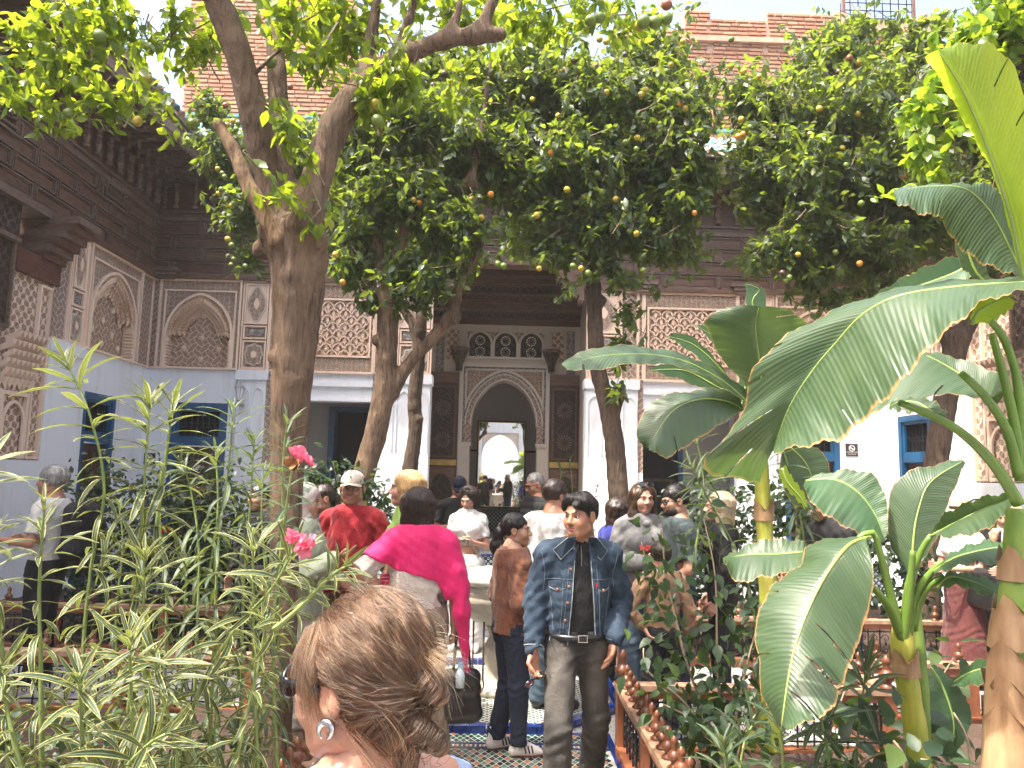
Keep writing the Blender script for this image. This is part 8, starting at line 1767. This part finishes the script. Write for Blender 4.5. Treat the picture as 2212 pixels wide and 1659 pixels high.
def loose(lst, mat, n, rad=.0005, spread=.012, name='loose_hair'):
    pts = []; sz = []
    for _ in range(n):
        P = lst[rr.randint(len(lst))]; off = rr.normal(size=3)*spread; ph = rr.rand()*6; m = len(P)
        q, _r = smooth_path([np.array(p)+off*(.4+.8*i/m)+np.array([math.sin(ph+i), math.cos(ph*1.3+i), 0])*.004*i/m*2 for i, p in enumerate(P)], [0]*m, .012); q = q[:max(4, int(len(q)*rr.uniform(.6, 1)))]; pts += [hp(x) for x in q]; sz.append(len(q))
    cu = bpy.data.hair_curves.new(name); cu.add_curves(sz); cu.points.foreach_set('position', np.array(pts, np.float32).ravel())
    cu.points.foreach_set('radius', np.concatenate([np.linspace(rad, rad*.3, k) for k in sz]).astype(np.float32)); cu.materials.append(mat); o = bpy.data.objects.new(name, cu); C.objects.link(o); o.parent = RO; o['kind'] = 'stuff'
MH = bpy.data.materials
side_l = [[(-.055, .050, .095), (-.074, .052, .05), (-.080, .044, .0), (-.079, .034, -.03)], [(-.06, .035, .10), (-.083, .034, .05), (-.088, .028, .0), (-.086, .018, -.05)], [(-.04, .065, .09), (-.064, .066, .045), (-.073, .058, .012)], [(-.07, .02, .09), (-.092, .018, .04), (-.094, .008, .01)]]
for nm, n in (('brown_strand', 420), ('light_strand', 520), ('gold_strand', 330), ('dark_strand', 160)): loose(side_l, MH[nm], n, .00045, .008)
tail = [[(0, -.11, .05), (.0, -.145, .056), (0, -.18, .045), (.01, -.215, .025)], [(.0, -.11, .045), (-.01, -.15, .050), (-.02, -.185, .032), (-.02, -.21, .005)], [(.0, -.10, .055), (.01, -.13, .07), (.01, -.165, .065), (.015, -.20, .045)]]
for nm, n in (('light_strand', 200), ('gold_strand', 80)): loose(tail, MH[nm], n//2+20, .00045, .013)
wisp = [[(-.03, -.06, .13), (-.02, -.02, .155), (.0, .03, .150)], [(-.02, -.10, .11), (-.02, -.13, .09), (0, -.16, .03), (0, -.18, -.05)], [(-.06, -.09, -.02), (-.05, -.12, -.06), (-.045, -.13, -.12), (-.05, -.12, -.17)], [(-.07, -.05, -.06), (-.06, -.09, -.10), (-.05, -.11, -.15)]]
for nm, n in (('brown_strand', 90), ('gold_strand', 70)): loose(wisp, MH[nm], n, .0004, .018, 'stray_hair')
# sunglasses, earring, necklace, strap
g = MB()
for q in (-1, 1):
    P = [Vector((q*.034+.029*math.cos(a*math.pi/9), .112-.012*abs(math.cos(a*math.pi/9)*q*.5+.5), .004+.024*math.sin(a*math.pi/9))) for a in range(19)]; g.tube(P, .0052, BLK, 6, False); g.add([tuple(p) for p in P[:-1]], [tuple(range(18))], LENS)
    for a, b in (((q*.064, .104, .012), (q*.080, .075, .012)), ((q*.080, .075, .012), (q*.086, .01, .008))): g.bar(a, b, .005, .014, BLK)
g.bar((-.010, .112, .010), (.010, .112, .010), .006, .007, BLK); head_thing(R, g, 'sunglasses')
SIL = simple('polished_silver', (.75, .75, .74), .08, .03, metal=1.0, bst=0)
g = MB(); P = []; rd = []
for k in range(25):
    a = math.pi*(.62+1.76*k/24); P.append((-.086-.002*math.sin(a), -.004+.0125*math.cos(a+math.pi), -.054+.0125*math.sin(a+math.pi))); rd.append(.0012+.0052*math.sin(math.pi*k/24))
g.tube(P, rd, SIL, 12); head_thing(R, g, 'hoop_earring')
g = MB(); g.tube([hp((.07*math.cos(a), -.035+.075*math.sin(a), -.175-.045*max(0, math.sin(a)))) for a in [2*math.pi*k/40 for k in range(41)]], .0013, SIL, 5, False); g.obj('necklace', RO, True)
ORA = cloth('orange_strap_cloth', (.60, .27, .12), 200, .5); g = MB()
pp = [Vector(R['B'](p)) for p in ((-.10, .13, 1.2), (-.115, .06, 1.36), (-.11, -.02, 1.408), (-.10, -.11, 1.38), (-.09, -.16, 1.25))]; q_, _ = smooth_path(pp, [0]*5, .02)
for a, b in zip(q_[:-1], q_[1:]): g.bar(a, b, .028, .005, ORA, up=(1, 0, .0) if False else tuple(Vector((-.3, -.1, 1))))
g.obj('orange_strap', RO, True)
s = SDF((-.25, -.3, 1.2), (.25, .25, 1.45), .006, .05)
# ------------------------------------------------------------------ sunlit air
hm_ = bpy.data.materials.new('haze'); hm_.use_nodes = True; ht = hm_.node_tree; ht.nodes.remove(ht.nodes['Principled BSDF']); pv_ = ht.nodes.new('ShaderNodeVolumePrincipled')
pv_.inputs['Density'].default_value = .0013; pv_.inputs['Color'].default_value = (.97, .95, .91, 1); pv_.inputs['Anisotropy'].default_value = .2; ht.links.new(pv_.outputs[0], ht.nodes['Material Output'].inputs['Volume'])
g = MB(); g.box(-41, 41, -31, 51, -1.0, 13.4, hm_); tag(g.obj('haze'), kind='stuff'); cy.volume_bounces = 0
